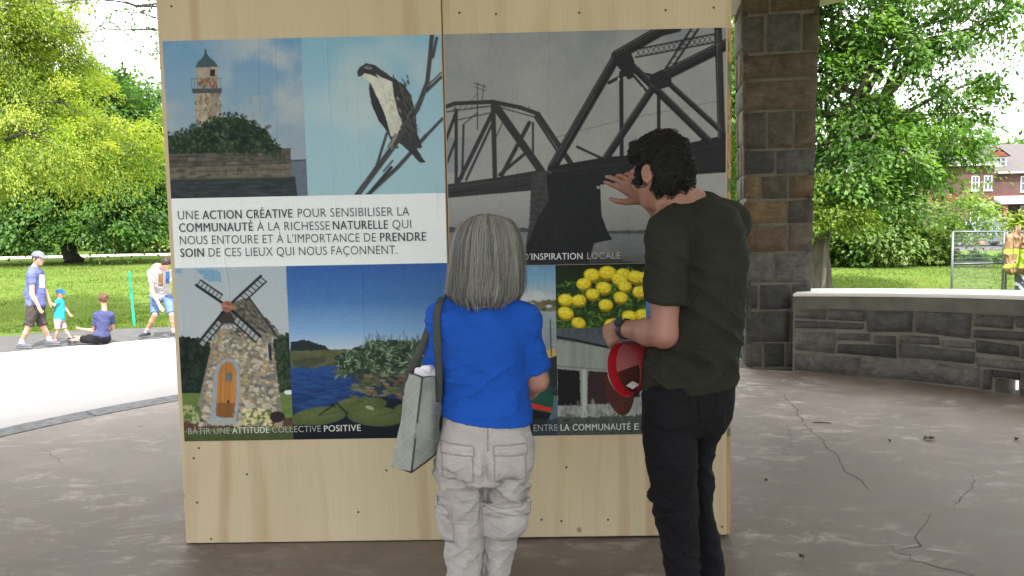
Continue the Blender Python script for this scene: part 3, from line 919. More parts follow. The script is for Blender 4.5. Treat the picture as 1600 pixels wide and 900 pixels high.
for _ in range(46):
    t = g.random(); x = 622 + 22 * t + g.uniform(-8, 10); y = 128 + 78 * t
    p.line([(x, y), (x + 4 + 3 * t, y + g.uniform(7, 13))], 1.1, g.choice([(84, 82, 80), (34, 36, 39), (70, 70, 70)]), .7)
for _ in range(30): x = g.uniform(600, 622); y = g.uniform(145, 205); p.ell(x + (y - 145) * .18, y, g.uniform(2, 4), g.uniform(1, 2), g.choice([(140, 140, 134), (152, 150, 142)]), .5, 1.2, .7)
for _ in range(40):
    t = g.random(); x = 560 + 108 * t; y = 303 - 165 * t + g.uniform(-4, 4); p.line([(x, y), (x + 6, y - 9)], 1.3, g.choice([(92, 92, 92), (44, 45, 48)]), .6)
p.build('bird_picture', postL)

# the text block
p = Print(uL0, uL1, v2, v1)
p.vgrad([(300, (203, 208, 214)), (420, (208, 212, 218))]); p.grain = .12
p.build('text_panel', postL)

# windmill of field stone
p = Print(uL0, uB, vb, v2)
C4 = lambda L: [(260 + x / 3.0, 400 + y / 3.0) for x, y in L]
def c4(x, y): return (260 + x / 3.0, 400 + y / 3.0)
p.vgrad([(415, (148, 160, 170)), (540, (158, 164, 170)), (690, (158, 164, 170))])
p.poly(C4([(130, 62), (230, 58), (262, 100), (255, 130), (200, 120), (160, 85)]), (98, 138, 170), .85, edge=5).poly(C4([(40, 60), (80, 60), (70, 80), (40, 78)]), (104, 142, 172), .8, edge=3).poly(C4([(560, 110), (600, 110), (600, 170), (560, 150)]), (118, 145, 168), .6, edge=4)
p.poly(C4([(30, 390), (70, 375), (120, 385), (210, 400), (230, 660), (30, 660)]), (24, 34, 30), edge=5)
p.dabs(160, (272, 330, 530, 612), [(20, 28, 26), (36, 50, 40), (30, 42, 36)], (3, 6), .6, None, 3)
p.poly(C4([(500, 400), (540, 370), (575, 360), (620, 380), (620, 660), (500, 660)]), (38, 50, 40), edge=5)
p.dabs(140, (428, 462, 525, 612), [(28, 38, 32), (54, 68, 50), (44, 58, 44)], (3, 6), .6, None, 4)
p.poly(C4([(20, 645), (620, 640), (620, 900), (20, 900)]), (88, 106, 58), tex=(.06, .25, 3, .2))
p.poly(C4([(20, 770), (620, 755), (620, 800), (20, 820)]), (78, 56, 48), edge=3).poly(C4([(20, 830), (620, 815), (620, 900), (20, 900)]), (62, 72, 44), tex=(.1, .3, 6))
tow = C4([(232, 345), (200, 480), (150, 700), (190, 782), (350, 792), (545, 735), (512, 500), (494, 372), (420, 335)])
p.poly(tow, (118, 112, 100))
g = random.Random(17)
for _ in range(900):
    y = g.uniform(510, 664); k = (y - 515) / 150
    xl, xr = 335 - 22 * k, 424 + 17 * k
    x = g.uniform(xl, xr); r = g.uniform(2.2, 4.6) * (.75 + .5 * k)
    p.ell(x, y, r, r * g.uniform(.55, .9), g.choice([(152, 146, 130), (136, 128, 112), (168, 162, 148), (104, 102, 98), (150, 128, 90), (88, 92, 96), (160, 152, 136), (126, 118, 104)]), .95, g.uniform(-.8, .8), .25)
p.poly(C4([(330, 212), (385, 192), (440, 262), (527, 382), (490, 372), (400, 335), (330, 322), (240, 330), (195, 385), (200, 360), (262, 262)]), (88, 86, 80))
g = random.Random(8)
for _ in range(420):
    x, y = g.uniform(325, 435), g.uniform(465, 525)
    if y > 462 + (x - 345) * .30 and y > 470 + max(0, x - 388) * .98 and x > 372 - (y - 470) * .2: p.ell(x, y, 3.2, 1.6, g.choice([(112, 108, 98), (70, 68, 64), (96, 94, 86), (58, 56, 54)]), .9, .8, .4)
p.poly(C4([(262, 262), (300, 262), (338, 322), (270, 318), (232, 330)]), (52, 50, 50)).line(C4([(270, 322), (340, 322), (450, 362), (520, 385)]), 3, (120, 114, 104))
p.line(C4([(388, 194), (527, 384)]), 2.5, (40, 40, 42)).line(C4([(195, 385), (262, 262)]), 2, (46, 46, 46))
for (tx, ty, ox, oy, f0) in ((145, 140, 14, -20, .3), (442, 98, 22, 18, .38), (152, 408, 18, 16, .35), (440, 375, -14, 24, .3)):
    hx, hy = 290, 238
    dx, dy = tx - hx, ty - hy
    A = lambda t, o: c4(hx + dx * t + ox * o, hy + dy * t + oy * o)
    p.poly([A(f0, 0), A(1, 0), A(1, 1.35), A(f0, 1.35)], (142, 150, 156), .75)
    p.line([A(0, 0), A(1.02, 0)], 4.4, (30, 32, 36)).line([A(f0, 1.3), A(1.0, 1.3)], 2.6, (30, 32, 36))
    for k in range(7):
        t = f0 + (1 - f0) * k / 6; p.line([A(t, -.1), A(t, 1.3)], 1.7, (34, 36, 40))
p.ell(*c4(288, 238), 9, 9, (132, 88, 74)).ell(*c4(290, 236), 4.5, 4.5, (92, 62, 54)).line([c4(265, 230), c4(320, 245)], 5, (150, 104, 86))
p.poly(C4([(205, 780), (225, 560), (238, 515), (265, 488), (300, 480), (330, 495), (348, 535), (345, 660), (328, 790)]), (128, 140, 152), tex=(.1, .2, 3))
p.poly(C4([(232, 752), (243, 560), (258, 512), (285, 494), (312, 502), (332, 540), (330, 660), (318, 760)]), (158, 108, 58), tex=(.25, .22, 4, .03))
p.poly(C4([(232, 752), (240, 690), (325, 690), (318, 760)]), (72, 52, 36), .65, edge=4)
for x in (262, 282, 302): p.line(C4([(x, 505), (x - 9, 752)]), .9, (104, 68, 36), .8)
p.poly(C4([(282, 547), (313, 547), (311, 590), (280, 590)]), (92, 96, 92)).ell(*c4(292, 685), 2, 3, (50, 38, 30))
p.poly(C4([(190, 765), (325, 758), (330, 788), (250, 795), (195, 785)]), (142, 146, 142)).poly(C4([(476, 410), (494, 420), (498, 492), (482, 485)]), (44, 40, 42)).line(C4([(474, 405), (480, 490)]), 2, (150, 160, 168))
p.dabs(130, (380, 424, 640, 664), [(176, 170, 122), (96, 108, 62), (190, 184, 150), (70, 84, 48)], (2, 4), .7, None, 5).dabs(70, (284, 312, 636, 660), [(120, 132, 90), (70, 88, 54), (150, 150, 110)], (2, 4), .7, None, 6)
p.ell(*c4(522, 755), 12, 9, (42, 36, 38)).ell(*c4(575, 640), 7, 3.5, (190, 196, 204))
p.build('windmill_picture', postL)

# lily pond
p = Print(uB, uL1, vb, v2)
p.vgrad([(413, (46, 82, 144)), (470, (64, 104, 158)), (520, (112, 148, 186)), (546, (158, 172, 188)), (547, (70, 84, 70)), (572, (64, 72, 58)), (573, (38, 68, 124)), (610, (28, 50, 94)), (650, (26, 40, 78)), (690, (18, 24, 34))])
p.poly(C4([(585, 405), (620, 400), (650, 392), (700, 410), (750, 425), (772, 442), (585, 448)]), (34, 44, 48), edge=2)
p.poly(C4([(585, 446), (900, 438), (900, 500), (780, 502), (690, 528), (640, 520), (585, 528)]), (78, 82, 58), tex=(.06, .35, 3, .3), edge=2)
p.poly(C4([(600, 490), (760, 470), (740, 500), (650, 530), (600, 520)]), (52, 60, 52), .7, edge=3)
p.dabs(240, (455, 560, 585, 640), [(34, 62, 114), (46, 80, 134), (28, 48, 90)], (6, 14), .14, .0, 3, a=.35)
p.poly(C4([(790, 475), (850, 450), (960, 400), (1060, 398), (1160, 405), (1330, 400), (1330, 600), (1110, 600), (900, 570), (800, 520)]), (38, 50, 42), edge=4)
p.dabs(700, (525, 700, 532, 590), [(92, 110, 88), (54, 72, 54), (124, 138, 118), (34, 46, 40), (66, 86, 62)], (2, 5.5), .3, None, 5, lambda x, y: y > 560 - (x - 520) * .45 or x > 575)
g = random.Random(4)
for _ in range(60):
    x = g.uniform(570, 700); y = g.uniform(524, 540); p.line([(x, y + 14), (x + g.uniform(-6, 6), y - g.uniform(0, 10))], 1.1, (56, 74, 62), .8)
p.poly(C4([(860, 545), (1000, 560), (1130, 560), (1330, 580), (1330, 680), (1060, 660), (950, 640), (900, 610)]), (44, 50, 52), .8, edge=6)
p.dabs(150, (550, 700, 584, 622), [(96, 100, 78), (78, 84, 64), (112, 108, 84), (104, 70, 54), (58, 66, 54)], (3, 8), .35, .1, 6)
p.poly(C4([(585, 760), (700, 720), (830, 690), (980, 660), (1330, 700), (1330, 900), (585, 900)]), (24, 28, 34), .9, edge=5)
for x, y, rx, ry, r0 in ((640, 760, 60, 30, -.3), (720, 750, 125, 42, -.1), (930, 700, 105, 36, -.1), (985, 752, 135, 46, .05), (860, 690, 70, 22, -.2), (1180, 730, 110, 40, .1), (1080, 630, 45, 14, 0), (1170, 650, 60, 16, .1), (820, 545, 45, 7, 0), (960, 590, 50, 8, .1)):
    cx, cy = c4(x, y); p.ell(cx, cy, rx / 3, ry / 3, (70, 81, 50), 1, r0, .08).ell(cx - 2, cy - 2, rx / 4.2, ry / 4.6, (86, 96, 62), .6, r0, .8)
    p.line([(cx, cy), (cx + rx / 3.4, cy - ry / 5)], 1.1, (52, 60, 36), .8).line([(cx, cy), (cx - rx / 4, cy + ry / 5)], .8, (64, 74, 44), .7)
p.line(C4([(720, 745), (800, 690), (850, 740)]), 2.5, (30, 34, 34)).ell(*c4(955, 712), 7, 3, (150, 154, 130), .7, .3)
p.poly(C4([(585, 800), (1330, 812), (1330, 900), (585, 900)]), (20, 24, 30), .75, edge=4)
p.build('pond_picture', postL)

# railway bridge
C7 = lambda L: [(680 + x / 2.251, 30 + y / 2.251) for x, y in L]
p = Print(uR0, uR1, Vv(900, 413), vt)
p.vgrad([(46, (108, 113, 122)), (150, (126, 128, 132)), (300, (138, 138, 140)), (356, (120, 121, 124)), (362, (106, 110, 114)), (395, (92, 95, 99)), (418, (58, 60, 64))])
p.mask(np.clip((p.noise(.012, 31, 5) - .42) * 3, 0, 1), (142, 142, 144), .55)
p.mask(np.clip(1 - np.abs(p.X - 700) / 60, 0, 1) * (p.Y > 215) * (p.Y < 270), (96, 106, 124), .5)
p.mask((p.Y > 361) * np.clip(p.noise(.02, 7, 4, .35) * 1.6 - .5, 0, 1), (84, 88, 92), .5)
p.poly(C7([(20, 738), (60, 732), (200, 738), (330, 735), (330, 750), (20, 752)]), (62, 68, 74), edge=1.5).poly(C7([(610, 745), (1060, 738), (1060, 754), (610, 756)]), (68, 70, 74), edge=1.5)
dk, dk2, dk3 = (36, 37, 41), (48, 48, 52), (62, 62, 65)
def bl(pts, wd, c=dk): p.line(C7(pts), wd / 2.251, c)
bl([(430, 415), (640, 360), (1000, 288)], 2.5, (96, 97, 100))
# far span
bl([(20, 316), (70, 298), (205, 292), (300, 312), (362, 334)], 15, dk2); bl([(20, 330), (205, 306), (350, 345)], 5, dk3)
bl([(362, 336), (478, 508)], 19, dk2)
for a_, b__, wd in (((75, 320), (75, 578), 12), ((205, 300), (211, 552), 17), ((345, 366), (345, 486), 8), ((212, 305), (374, 535), 28), ((198, 340), (84, 572), 15), ((332, 366), (236, 548), 15), ((75, 330), (22, 470), 12), ((101, 375), (96, 562), 8), ((203, 366), (110, 566), 9), ((312, 478), (228, 548), 12), ((72, 430), (30, 540), 9), ((352, 345), (440, 480), 9), ((240, 360), (205, 440), 4), ((60, 360), (200, 330), 4), ((100, 372), (150, 330), 4), ((150, 300), (150, 390), 4)):
    bl([a_, b__], wd, dk2)
for k in range(14): bl([(60 + k * 20, 325 - (k if k < 7 else 14 - k) * 3), (74 + k * 20, 308)], 3, dk3)
bl([(150, 225), (150, 290)], 3.5, dk3); bl([(172, 232), (166, 290)], 3.5, dk3); bl([(138, 226), (180, 240)], 3.5, dk3); bl([(140, 240), (180, 252)], 2.5, dk3); bl([(150, 262), (128, 288)], 2, dk3)
# deck, pier
p.poly(C7([(20, 585), (200, 560), (365, 532), (365, 602), (20, 632)]), dk2, tex=(.1, .15, 4)); bl([(20, 598), (365, 552)], 3, dk3); bl([(20, 615), (365, 580)], 2, (30, 31, 34))
p.poly(C7([(395, 522), (470, 508), (600, 486), (700, 478), (1060, 400), (1060, 538), (850, 552), (600, 582), (395, 606)]), dk, tex=(.06, .15, 4)); bl([(395, 540), (690, 505), (1060, 428)], 3, dk2); bl([(395, 590), (600, 566), (1060, 524)], 3, (26, 27, 30))
p.poly(C7([(340, 545), (410, 530), (420, 640), (400, 850), (318, 862), (320, 790), (332, 720)]), (58, 59, 62), tex=(.18, .35, 4))
for k in range(11): bl([(338 - k * 1.5, 575 + k * 22), (400 - k * 3, 570 + k * 22)], 2, (38, 39, 42))
p.poly(C7([(392, 545), (580, 545), (586, 690), (606, 745), (624, 776), (560, 790), (540, 860), (330, 862), (322, 800), (362, 700), (400, 640)]), (34, 35, 39), tex=(.05, .14, 6, .01))
p.poly(C7([(568, 588), (590, 590), (600, 594), (570, 598)]), (128, 130, 132))
p.poly(C7([(300, 846), (640, 838), (700, 864), (280, 880)]), (40, 41, 45), .7, edge=6)
# near span
bl([(415, 520), (640, 132)], 34); bl([(428, 500), (560, 268)], 4, dk3); bl([(640, 130), (800, 38)], 40); bl([(790, 45), (850, 30)], 36)
bl([(600, 492), (792, 205)], 27); bl([(795, 205), (1070, 68)], 40); bl([(995, 20), (1008, 420)], 27); bl([(1003, 60), (1015, 410)], 12, dk2)
bl([(700, 172), (965, 432)], 27); bl([(822, 226), (1040, 425)], 20); bl([(655, 190), (657, 480)], 15); bl([(787, 262), (787, 480)], 13); bl([(500, 450), (590, 492)], 9); bl([(690, 185), (770, 200)], 10); bl([(690, 190), (745, 255)], 9)
bl([(612, 225), (690, 185)], 12); bl([(935, 432), (955, 418)], 10)
bl([(705, 108), (990, 52)], 6); bl([(705, 136), (990, 82)], 6)
for k in range(16):
    x = 706 + k * 18; y = 108 - k * 3.5
    bl([(x, y), (x + 18, y + 24)], 2.6); bl([(x + 18, y - 3), (x, y + 28)], 2.6)
bl([(905, 30), (805, 185)], 8); bl([(930, 30), (835, 170)], 8)
for k in range(6): bl([(902 - k * 16, 45 + k * 22), (922 - k * 16, 48 + k * 22)], 3)
for pts_, o_ in (([(415, 520), (640, 132)], (-11, -6)), ([(640, 130), (800, 38)], (-5, -14)), ([(600, 492), (792, 205)], (-9, -6)), ([(795, 205), (1070, 68)], (-4, -15)), ([(700, 172), (965, 432)], (8, -8)), ([(822, 226), (1040, 425)], (6, -6)), ([(1000, 40), (1008, 420)], (-10, 0))):
    for k_, c_ in ((.9, (84, 85, 88)), (.25, (54, 55, 58)), (-.7, (20, 21, 24))):
        bl([(x_ + o_[0] * k_, y_ + o_[1] * k_) for x_, y_ in pts_], 2.4, c_)
p.poly(C7([(625, 130), (690, 120), (702, 150), (700, 205), (680, 215), (640, 165)]), dk).poly(C7([(752, 200), (800, 178), (832, 200), (832, 236), (792, 248), (762, 228)]), dk)
p.ell(*C7([(646, 212)])[0], 1.6, 2.6, (160, 162, 166), .8).ell(*C7([(728, 246)])[0], 2, 2.4, (150, 152, 156), .8).ell(*C7([(640, 465)])[0], 1.8, 3.2, (140, 142, 146), .8)
p.build('bridge_picture', postR)

# boats, flowers, blue water, barn along the bottom
vq = Vv(900, 413) - .002
uF0, uF1 = U(869, 500), U(1009, 470)
C8 = lambda L: [(800 + x / 3.0, 390 + y / 3.0) for x, y in L]
p = Print(uR0, uF0, vb, vq)
p.vgrad([(413, (84, 126, 162)), (440, (112, 146, 172)), (466, (150, 162, 170)), (471, (150, 162, 170)), (473, (92, 88, 66)), (486, (104, 104, 84)), (488, (136, 146, 152)), (540, (120, 132, 140)), (600, (84, 102, 112)), (690, (62, 82, 92))])
p.mask((p.Y < 470) * np.clip((p.noise(.03, 9, 4) - .45) * 4, 0, 1), (176, 180, 182), .7)
p.dabs(70, (700, 868, 470, 484), [(84, 82, 52), (110, 104, 70), (60, 66, 44), (170, 176, 180)], (2, 5), .5, .0, 4)
p.dabs(160, (700, 868, 488, 560), [(150, 158, 162), (110, 122, 132), (128, 140, 148)], (3, 8), .2, .0, 5, a=.5)
p.poly([(700, 560), (790, 566), (862, 552), (872, 560), (864, 640), (820, 680), (700, 680)], (34, 72, 62)).poly([(700, 606), (800, 622), (862, 638), (862, 644), (800, 632), (700, 616)], (172, 48, 42)).poly([(700, 618), (800, 634), (862, 646), (850, 672), (700, 676)], (26, 28, 32))
p.poly([(850, 548), (868, 544), (870, 562), (852, 564)], (170, 150, 90)).line([(860, 500), (862, 556)], 2, (60, 60, 60)).poly([(858, 560), (870, 556), (872, 620), (862, 616)], (40, 44, 48)).line([(857, 612), (872, 606)], 6, (44, 60, 58))
p.poly([(700, 662), (872, 654), (872, 690), (700, 690)], (38, 46, 52), .8, edge=4)
p.build('boat_picture', postR)

p = Print(uF0, uF1, Vv(930, 512), vq)
p.vgrad([(413, (26, 34, 28)), (460, (36, 52, 30)), (515, (48, 70, 34))])
p.dabs(520, (868, 1010, 413, 513), [(40, 60, 30), (70, 104, 46), (92, 130, 60), (24, 34, 24), (54, 84, 40)], (2, 6), .3, None, 5, lambda x, y: y > 440 - (x - 880) * .2 and y > 420)
g = random.Random(6)
for x, y in ((375, 118), (447, 107), (523, 115), (580, 127), (337, 160), (430, 178), (505, 138), (530, 172), (600, 197), (378, 208), (510, 223), (252, 235), (315, 237), (440, 258), (252, 297), (313, 343), (550, 312), (612, 305), (470, 352), (620, 130)):
    cx, cy = 800 + x / 3.0, 390 + y / 3.0; r = g.uniform(10.5, 13)
    p.ell(cx + 1, cy + 3, r, r * .8, (122, 104, 22), 1, g.uniform(-.3, .3)).ell(cx, cy, r * .97, r * .72, (196, 176, 38), 1, g.uniform(-.3, .3), .2).ell(cx - 1.5, cy - 2, r * .6, r * .42, (222, 206, 70), .8, 0, .7)
    for _ in range(26): p.ell(cx + g.uniform(-.7, .7) * r, cy + g.uniform(-.5, .55) * r, 1.3, 1.0, g.choice([(226, 210, 84), (160, 138, 30), (206, 186, 50)]), .75)
p.build('flower_picture', postR)
p = Print(uF1, uR1, Vv(930, 512), vq)
p.vgrad([(413, (44, 76, 140)), (470, (84, 118, 168)), (515, (50, 74, 104))])
p.build('water_picture', postR)

p = Print(uF0, uR1, vb, Vv(930, 512) - .0005)
p.vgrad([(508, (70, 76, 86)), (545, (86, 92, 100)), (690, (120, 124, 124))])
p.poly([(866, 530), (905, 536), (965, 548), (1140, 566), (1140, 690), (866, 690)], (134, 138, 136), tex=(.22, .28, 3, .02))
for k in range(90):
    x = 870 + k * 3; p.line([(x, 530 + max(0, x - 870) * .13), (x + 1, 680)], .8, (92, 95, 95), .45)
for k in range(22):
    x0 = 868 + k * 13; p.line([(x0, 511), (x0 - 26, 536)], 1.4, (54, 58, 66), .8)
p.poly([(866, 508), (1140, 508), (1140, 560), (965, 543), (905, 531), (866, 524)], (74, 80, 90), .55, tex=(.2, .5, 3, .05))
p.line([(866, 526), (905, 533), (965, 546), (1140, 563)], 3.5, (34, 36, 40))
p.poly([(871, 576), (906, 580), (908, 634), (872, 634)], (30, 29, 32), edge=1).poly([(919, 580), (950, 582), (952, 632), (918, 632)], (52, 40, 44), edge=1).poly([(1020, 590), (1060, 594), (1060, 640), (1020, 640)], (40, 40, 44), edge=1)
p.line([(913, 580), (914, 656)], 7, (158, 162, 160)).line([(866, 572), (1140, 592)], 2.5, (104, 108, 108), .8)
p.dabs(140, (868, 1138, 630, 660), [(150, 154, 152), (96, 100, 98), (120, 124, 122), (70, 74, 72)], (2, 7), .4, 1.4, 4, a=.5)
p.poly([(866, 652), (1000, 650), (1140, 640), (1140, 690), (866, 690)], (44, 50, 50), .85, edge=6)
p.dabs(120, (868, 1138, 648, 682), [(62, 70, 62), (34, 40, 40), (80, 86, 78)], (2, 6), .4, None, 6, a=.7)
p.poly([(986, 612), (1000, 612), (1000, 621), (986, 621)], (28, 30, 34))
p.build('barn_picture', postR)

# ------------------------------------------------------------ lettering
def lettering(parent, segs, caph, name, mats):
    """segs: (text, x0, y0, x1, y1, bold) - baseline from x0,y0 to x1,y1 on the board; each run of letters is a part"""
    for (txt, xa, ya, xb, yb, bold) in segs:
        cu = bpy.data.curves.new('lettering', 'FONT'); cu.body = txt; cu.size = 1; cu.resolution_u = 4
        cu.offset = 0 if bold else -.004
        cu.space_character = 1.08 if bold else 1.04
        ob = bpy.data.objects.new('lettering', cu); COL.objects.link(ob)
        bpy.context.view_layer.update()
        me = bpy.data.meshes.new_from_object(ob.evaluated_get(bpy.context.evaluated_depsgraph_get()))
        co = np.empty(len(me.vertices) * 3); me.vertices.foreach_get('co', co); co = co.reshape(-1, 3)
        fs = [tuple(q.vertices) for q in me.polygons]
        bpy.data.objects.remove(ob); bpy.data.curves.remove(cu); bpy.data.meshes.remove(me)
        a_, b_ = uv(xa, ya), uv(xb, yb)
        x0, x1 = co[:, 0].min(), co[:, 0].max()
        hh = caph / .73
        V, F_a, n = [], [], 0
        for sx, sy, dp in (((-.013, 0, 0), (.013, 0, .00025), (0, 0, .0005)) if bold else ((0, 0, 0),)):
            s = (co[:, 0] - x0) / (x1 - x0)
            uu = a_[0] + s * (b_[0] - a_[0]) + sx * hh
            vv = a_[1] + s * (b_[1] - a_[1]) + (co[:, 1] + sy) * hh
            V.append(np.stack([uu, np.full_like(uu, -.0060 - dp), vv], -1)); F_a += [tuple(i + n for i in f) for f in fs]; n += len(co)
        me = bpy.data.meshes.new(name); me.from_pydata(np.concatenate(V).tolist(), [], F_a)
        link(name, me, mats[1 if bold else 0], parent)

PXM = 1.76 / 627                       # metres per photographed pixel on the board
lettering(postL, [('UNE', 279, 343, 312, 342.6, 0), ('ACTION CRÉATIVE', 317.5, 342.5, 457.5, 340, 1), ('POUR SENSIBILISER LA', 466, 339.6, 640, 336.8, 0),
                  ('COMMUNAUTÉ', 281, 362.4, 396, 360.8, 1), ('À LA RICHESSE', 402.5, 360.6, 516, 359, 0), ('NATURELLE', 521, 358.8, 606.5, 357.4, 1), ('QUI', 613.5, 357.3, 643, 356.6, 0),
                  ("NOUS ENTOURE ET À L'IMPORTANCE DE", 282, 382, 588, 377.4, 0), ('PRENDRE', 594.5, 377.3, 666, 376, 1),
                  ('SOIN', 283, 401.6, 319.5, 401, 1), ('DE CES LIEUX QUI NOUS FAÇONNENT.', 327, 401, 621, 396.6, 0)], 14.3 * PXM, 'text_lettering', [M['ink_grey'], M['ink_dark']])
lettering(postL, [('BÂTIR UNE', 295, 678, 360, 677, 0), ('ATTITUDE', 364, 677, 421, 675.6, 1), ('COLLECTIVE', 426, 675.4, 502, 674, 0), ('POSITIVE', 507, 673.8, 564, 672.5, 1)], 10.6 * PXM, 'caption_lettering', [M['ink_pale'], M['ink_white']])
lettering(postR, [("S D'", 806, 406.4, 829, 406, 0), ('INSPIRATION', 830.5, 406, 910, 405, 1), ('LOCALE', 917.5, 404.8, 969, 404, 0)], 10.8 * PXM, 'caption_lettering', [M['ink_pale'], M['ink_white']])
lettering(postR, [('ENTRE', 834, 673, 871, 672.5, 0), ('LA COMMUNAUTÉ', 876, 672.4, 985, 671, 1), ('E', 991, 671, 998, 670.8, 1)], 11 * PXM, 'lower_caption_lettering', [M['ink_pale'], M['ink_white']])
# ============================================================ figures: smooth distance fields turned into one continuous surface
def n3(P, f=1.0, seed=0):
    P = P * f
    I = np.floor(P).astype(np.int64); Fr = P - I; Fr = Fr * Fr * (3 - 2 * Fr)
    out = 0
    for dx in (0, 1):
        for dy in (0, 1):
            for dz in (0, 1):
                n = ((I[:, 0] + dx) * 374761393 + (I[:, 1] + dy) * 668265263 + (I[:, 2] + dz) * 1440662683 + seed * 974711) & 0x7fffffff
                n = ((n ^ (n >> 13)) * 1274126177) & 0x7fffffff
                h = ((n ^ (n >> 16)) & 0xffff) / 65535.0
                w = (Fr[:, 0] if dx else 1 - Fr[:, 0]) * (Fr[:, 1] if dy else 1 - Fr[:, 1]) * (Fr[:, 2] if dz else 1 - Fr[:, 2])
                out = out + h * w
    return out

class Field:
    def __init__(s, lo, hi, h):
        s.h = h; s.o = np.array(lo, float)
        n = np.ceil((np.array(hi) - s.o) / h).astype(int) + 1
        s.ax = [(s.o[i] + np.arange(n[i]) * h).astype(np.float32) for i in range(3)]
        s.D = np.full(n, 1.0, np.float32)
    def sub(s, lo, hi):
        sl = []
        for i in range(3):
            a = int(np.clip(np.floor((lo[i] - s.o[i]) / s.h), 0, len(s.ax[i]))); b = int(np.clip(np.ceil((hi[i] - s.o[i]) / s.h) + 1, 0, len(s.ax[i])))
            sl.append(slice(a, b))
        sl = tuple(sl)
        return sl, s.ax[0][sl[0]][:, None, None], s.ax[1][sl[1]][None, :, None], s.ax[2][sl[2]][None, None, :]
    def put(s, fn, lo, hi, k=.02, mode='add'):
        pad = k + 3 * s.h
        sl, X, Y, Z = s.sub(np.array(lo) - pad, np.array(hi) + pad)
        if min(X.size, Y.size, Z.size) == 0: return s
        d = fn(X, Y, Z); D = s.D[sl]
        if mode == 'add':
            h = np.maximum(k - np.abs(D - d), 0)
            s.D[sl] = np.minimum(D, d) - h * h / (4 * k)
        else:                           # carve
            d = -d
            h = np.maximum(k - np.abs(D - d), 0)
            s.D[sl] = np.maximum(D, d) + h * h / (4 * k)
        return s
    def cap(s, a, b, ra, rb=None, k=.02, mode='add', flat=None):
        """tapered limb from a to b"""
        a = np.array(a, float); b = np.array(b, float); rb = ra if rb is None else rb
        ab = b - a; L = ab @ ab + 1e-12; r = max(ra, rb)
        def fn(X, Y, Z):
            t = np.clip(((X - a[0]) * ab[0] + (Y - a[1]) * ab[1] + (Z - a[2]) * ab[2]) / L, 0, 1)
            dx, dy, dz = X - a[0] - t * ab[0], Y - a[1] - t * ab[1], Z - a[2] - t * ab[2]
            return np.sqrt(dx * dx + dy * dy + dz * dz) - (ra + t * (rb - ra))
        return s.put(fn, np.minimum(a, b) - r, np.maximum(a, b) + r, k, mode)
    def chain(s, pts, rad, k=.02):
        for i in range(len(pts) - 1): s.cap(pts[i], pts[i + 1], rad[i], rad[i + 1], k)
        return s
    def ell(s, c, r, ax=None, k=.02, mode='add'):
        c = np.array(c, float); r = np.array(r, float); A = np.eye(3) if ax is None else np.array(ax, float)
        def fn(X, Y, Z):
            dx, dy, dz = X - c[0], Y - c[1], Z - c[2]
            q = [(dx * A[i, 0] + dy * A[i, 1] + dz * A[i, 2]) / r[i] for i in range(3)]
            k0 = np.sqrt(q[0] ** 2 + q[1] ** 2 + q[2] ** 2); k1 = np.sqrt((q[0] / r[0]) ** 2 + (q[1] / r[1]) ** 2 + (q[2] / r[2]) ** 2) + 1e-6
            return k0 * (k0 - 1) / k1
        m_ = r.max()
        return s.put(fn, c - m_, c + m_, k, mode)
    def loft(s, T, k=.02, infl=0.0, n=2.0, yaw=0.0, mode='add'):
        """T rows (z, cx, cy, a, b): stacked ovals"""
        T = np.array(sorted(map(tuple, T)), float); T[:, 3:] += infl
        zz = T[:, 0]
        ca, sa = math.cos(yaw), math.sin(yaw)
        def sm(z, col):                 # smooth interpolation through the rows
            v = T[:, col]; i = np.clip(np.searchsorted(zz, z) - 1, 0, len(zz) - 2)
            h = zz[i + 1] - zz[i]; t = np.clip((z - zz[i]) / h, 0, 1)
            g = np.gradient(v, zz)
            return (2 * t**3 - 3 * t**2 + 1) * v[i] + (t**3 - 2 * t**2 + t) * h * g[i] + (-2 * t**3 + 3 * t**2) * v[i + 1] + (t**3 - t**2) * h * g[i + 1]
        def fn(X, Y, Z):
            z = Z.ravel()
            cx, cy, a, b = [sm(z, c_).reshape(1, 1, -1).astype(np.float32) for c_ in (1, 2, 3, 4)]
            dx, dy = X - cx, Y - cy
            u, w = (dx * ca + dy * sa) / a, (-dx * sa + dy * ca) / b
            q = (np.abs(u) ** n + np.abs(w) ** n) ** (1 / n)
            g = np.sqrt((u / a) ** 2 + (w / b) ** 2) / np.maximum(np.sqrt(u * u + w * w), 1e-4)
            d = (q - 1) / np.maximum(g, 1e-3)
            e = np.maximum(zz[0] - Z, Z - zz[-1])
            return np.where((d > 0) & (e > 0), np.sqrt(np.maximum(d, 0) ** 2 + np.maximum(e, 0) ** 2), np.maximum(d, e))
        m_ = max(T[:, 3].max(), T[:, 4].max())
        return s.put(fn, (T[:, 1].min() - m_, T[:, 2].min() - m_, zz[0]), (T[:, 1].max() + m_, T[:, 2].max() + m_, zz[-1]), k, mode)
    def cut(s, p, nrm, k=.004):         # removes the side the normal points to
        p = np.array(p, float); nrm = np.array(nrm, float); nrm = nrm / np.linalg.norm(nrm)
        d = (s.ax[0][:, None, None] - p[0]) * nrm[0] + (s.ax[1][None, :, None] - p[1]) * nrm[1] + (s.ax[2][None, None, :] - p[2]) * nrm[2]
        s.D = np.maximum(s.D, d.astype(np.float32)); return s
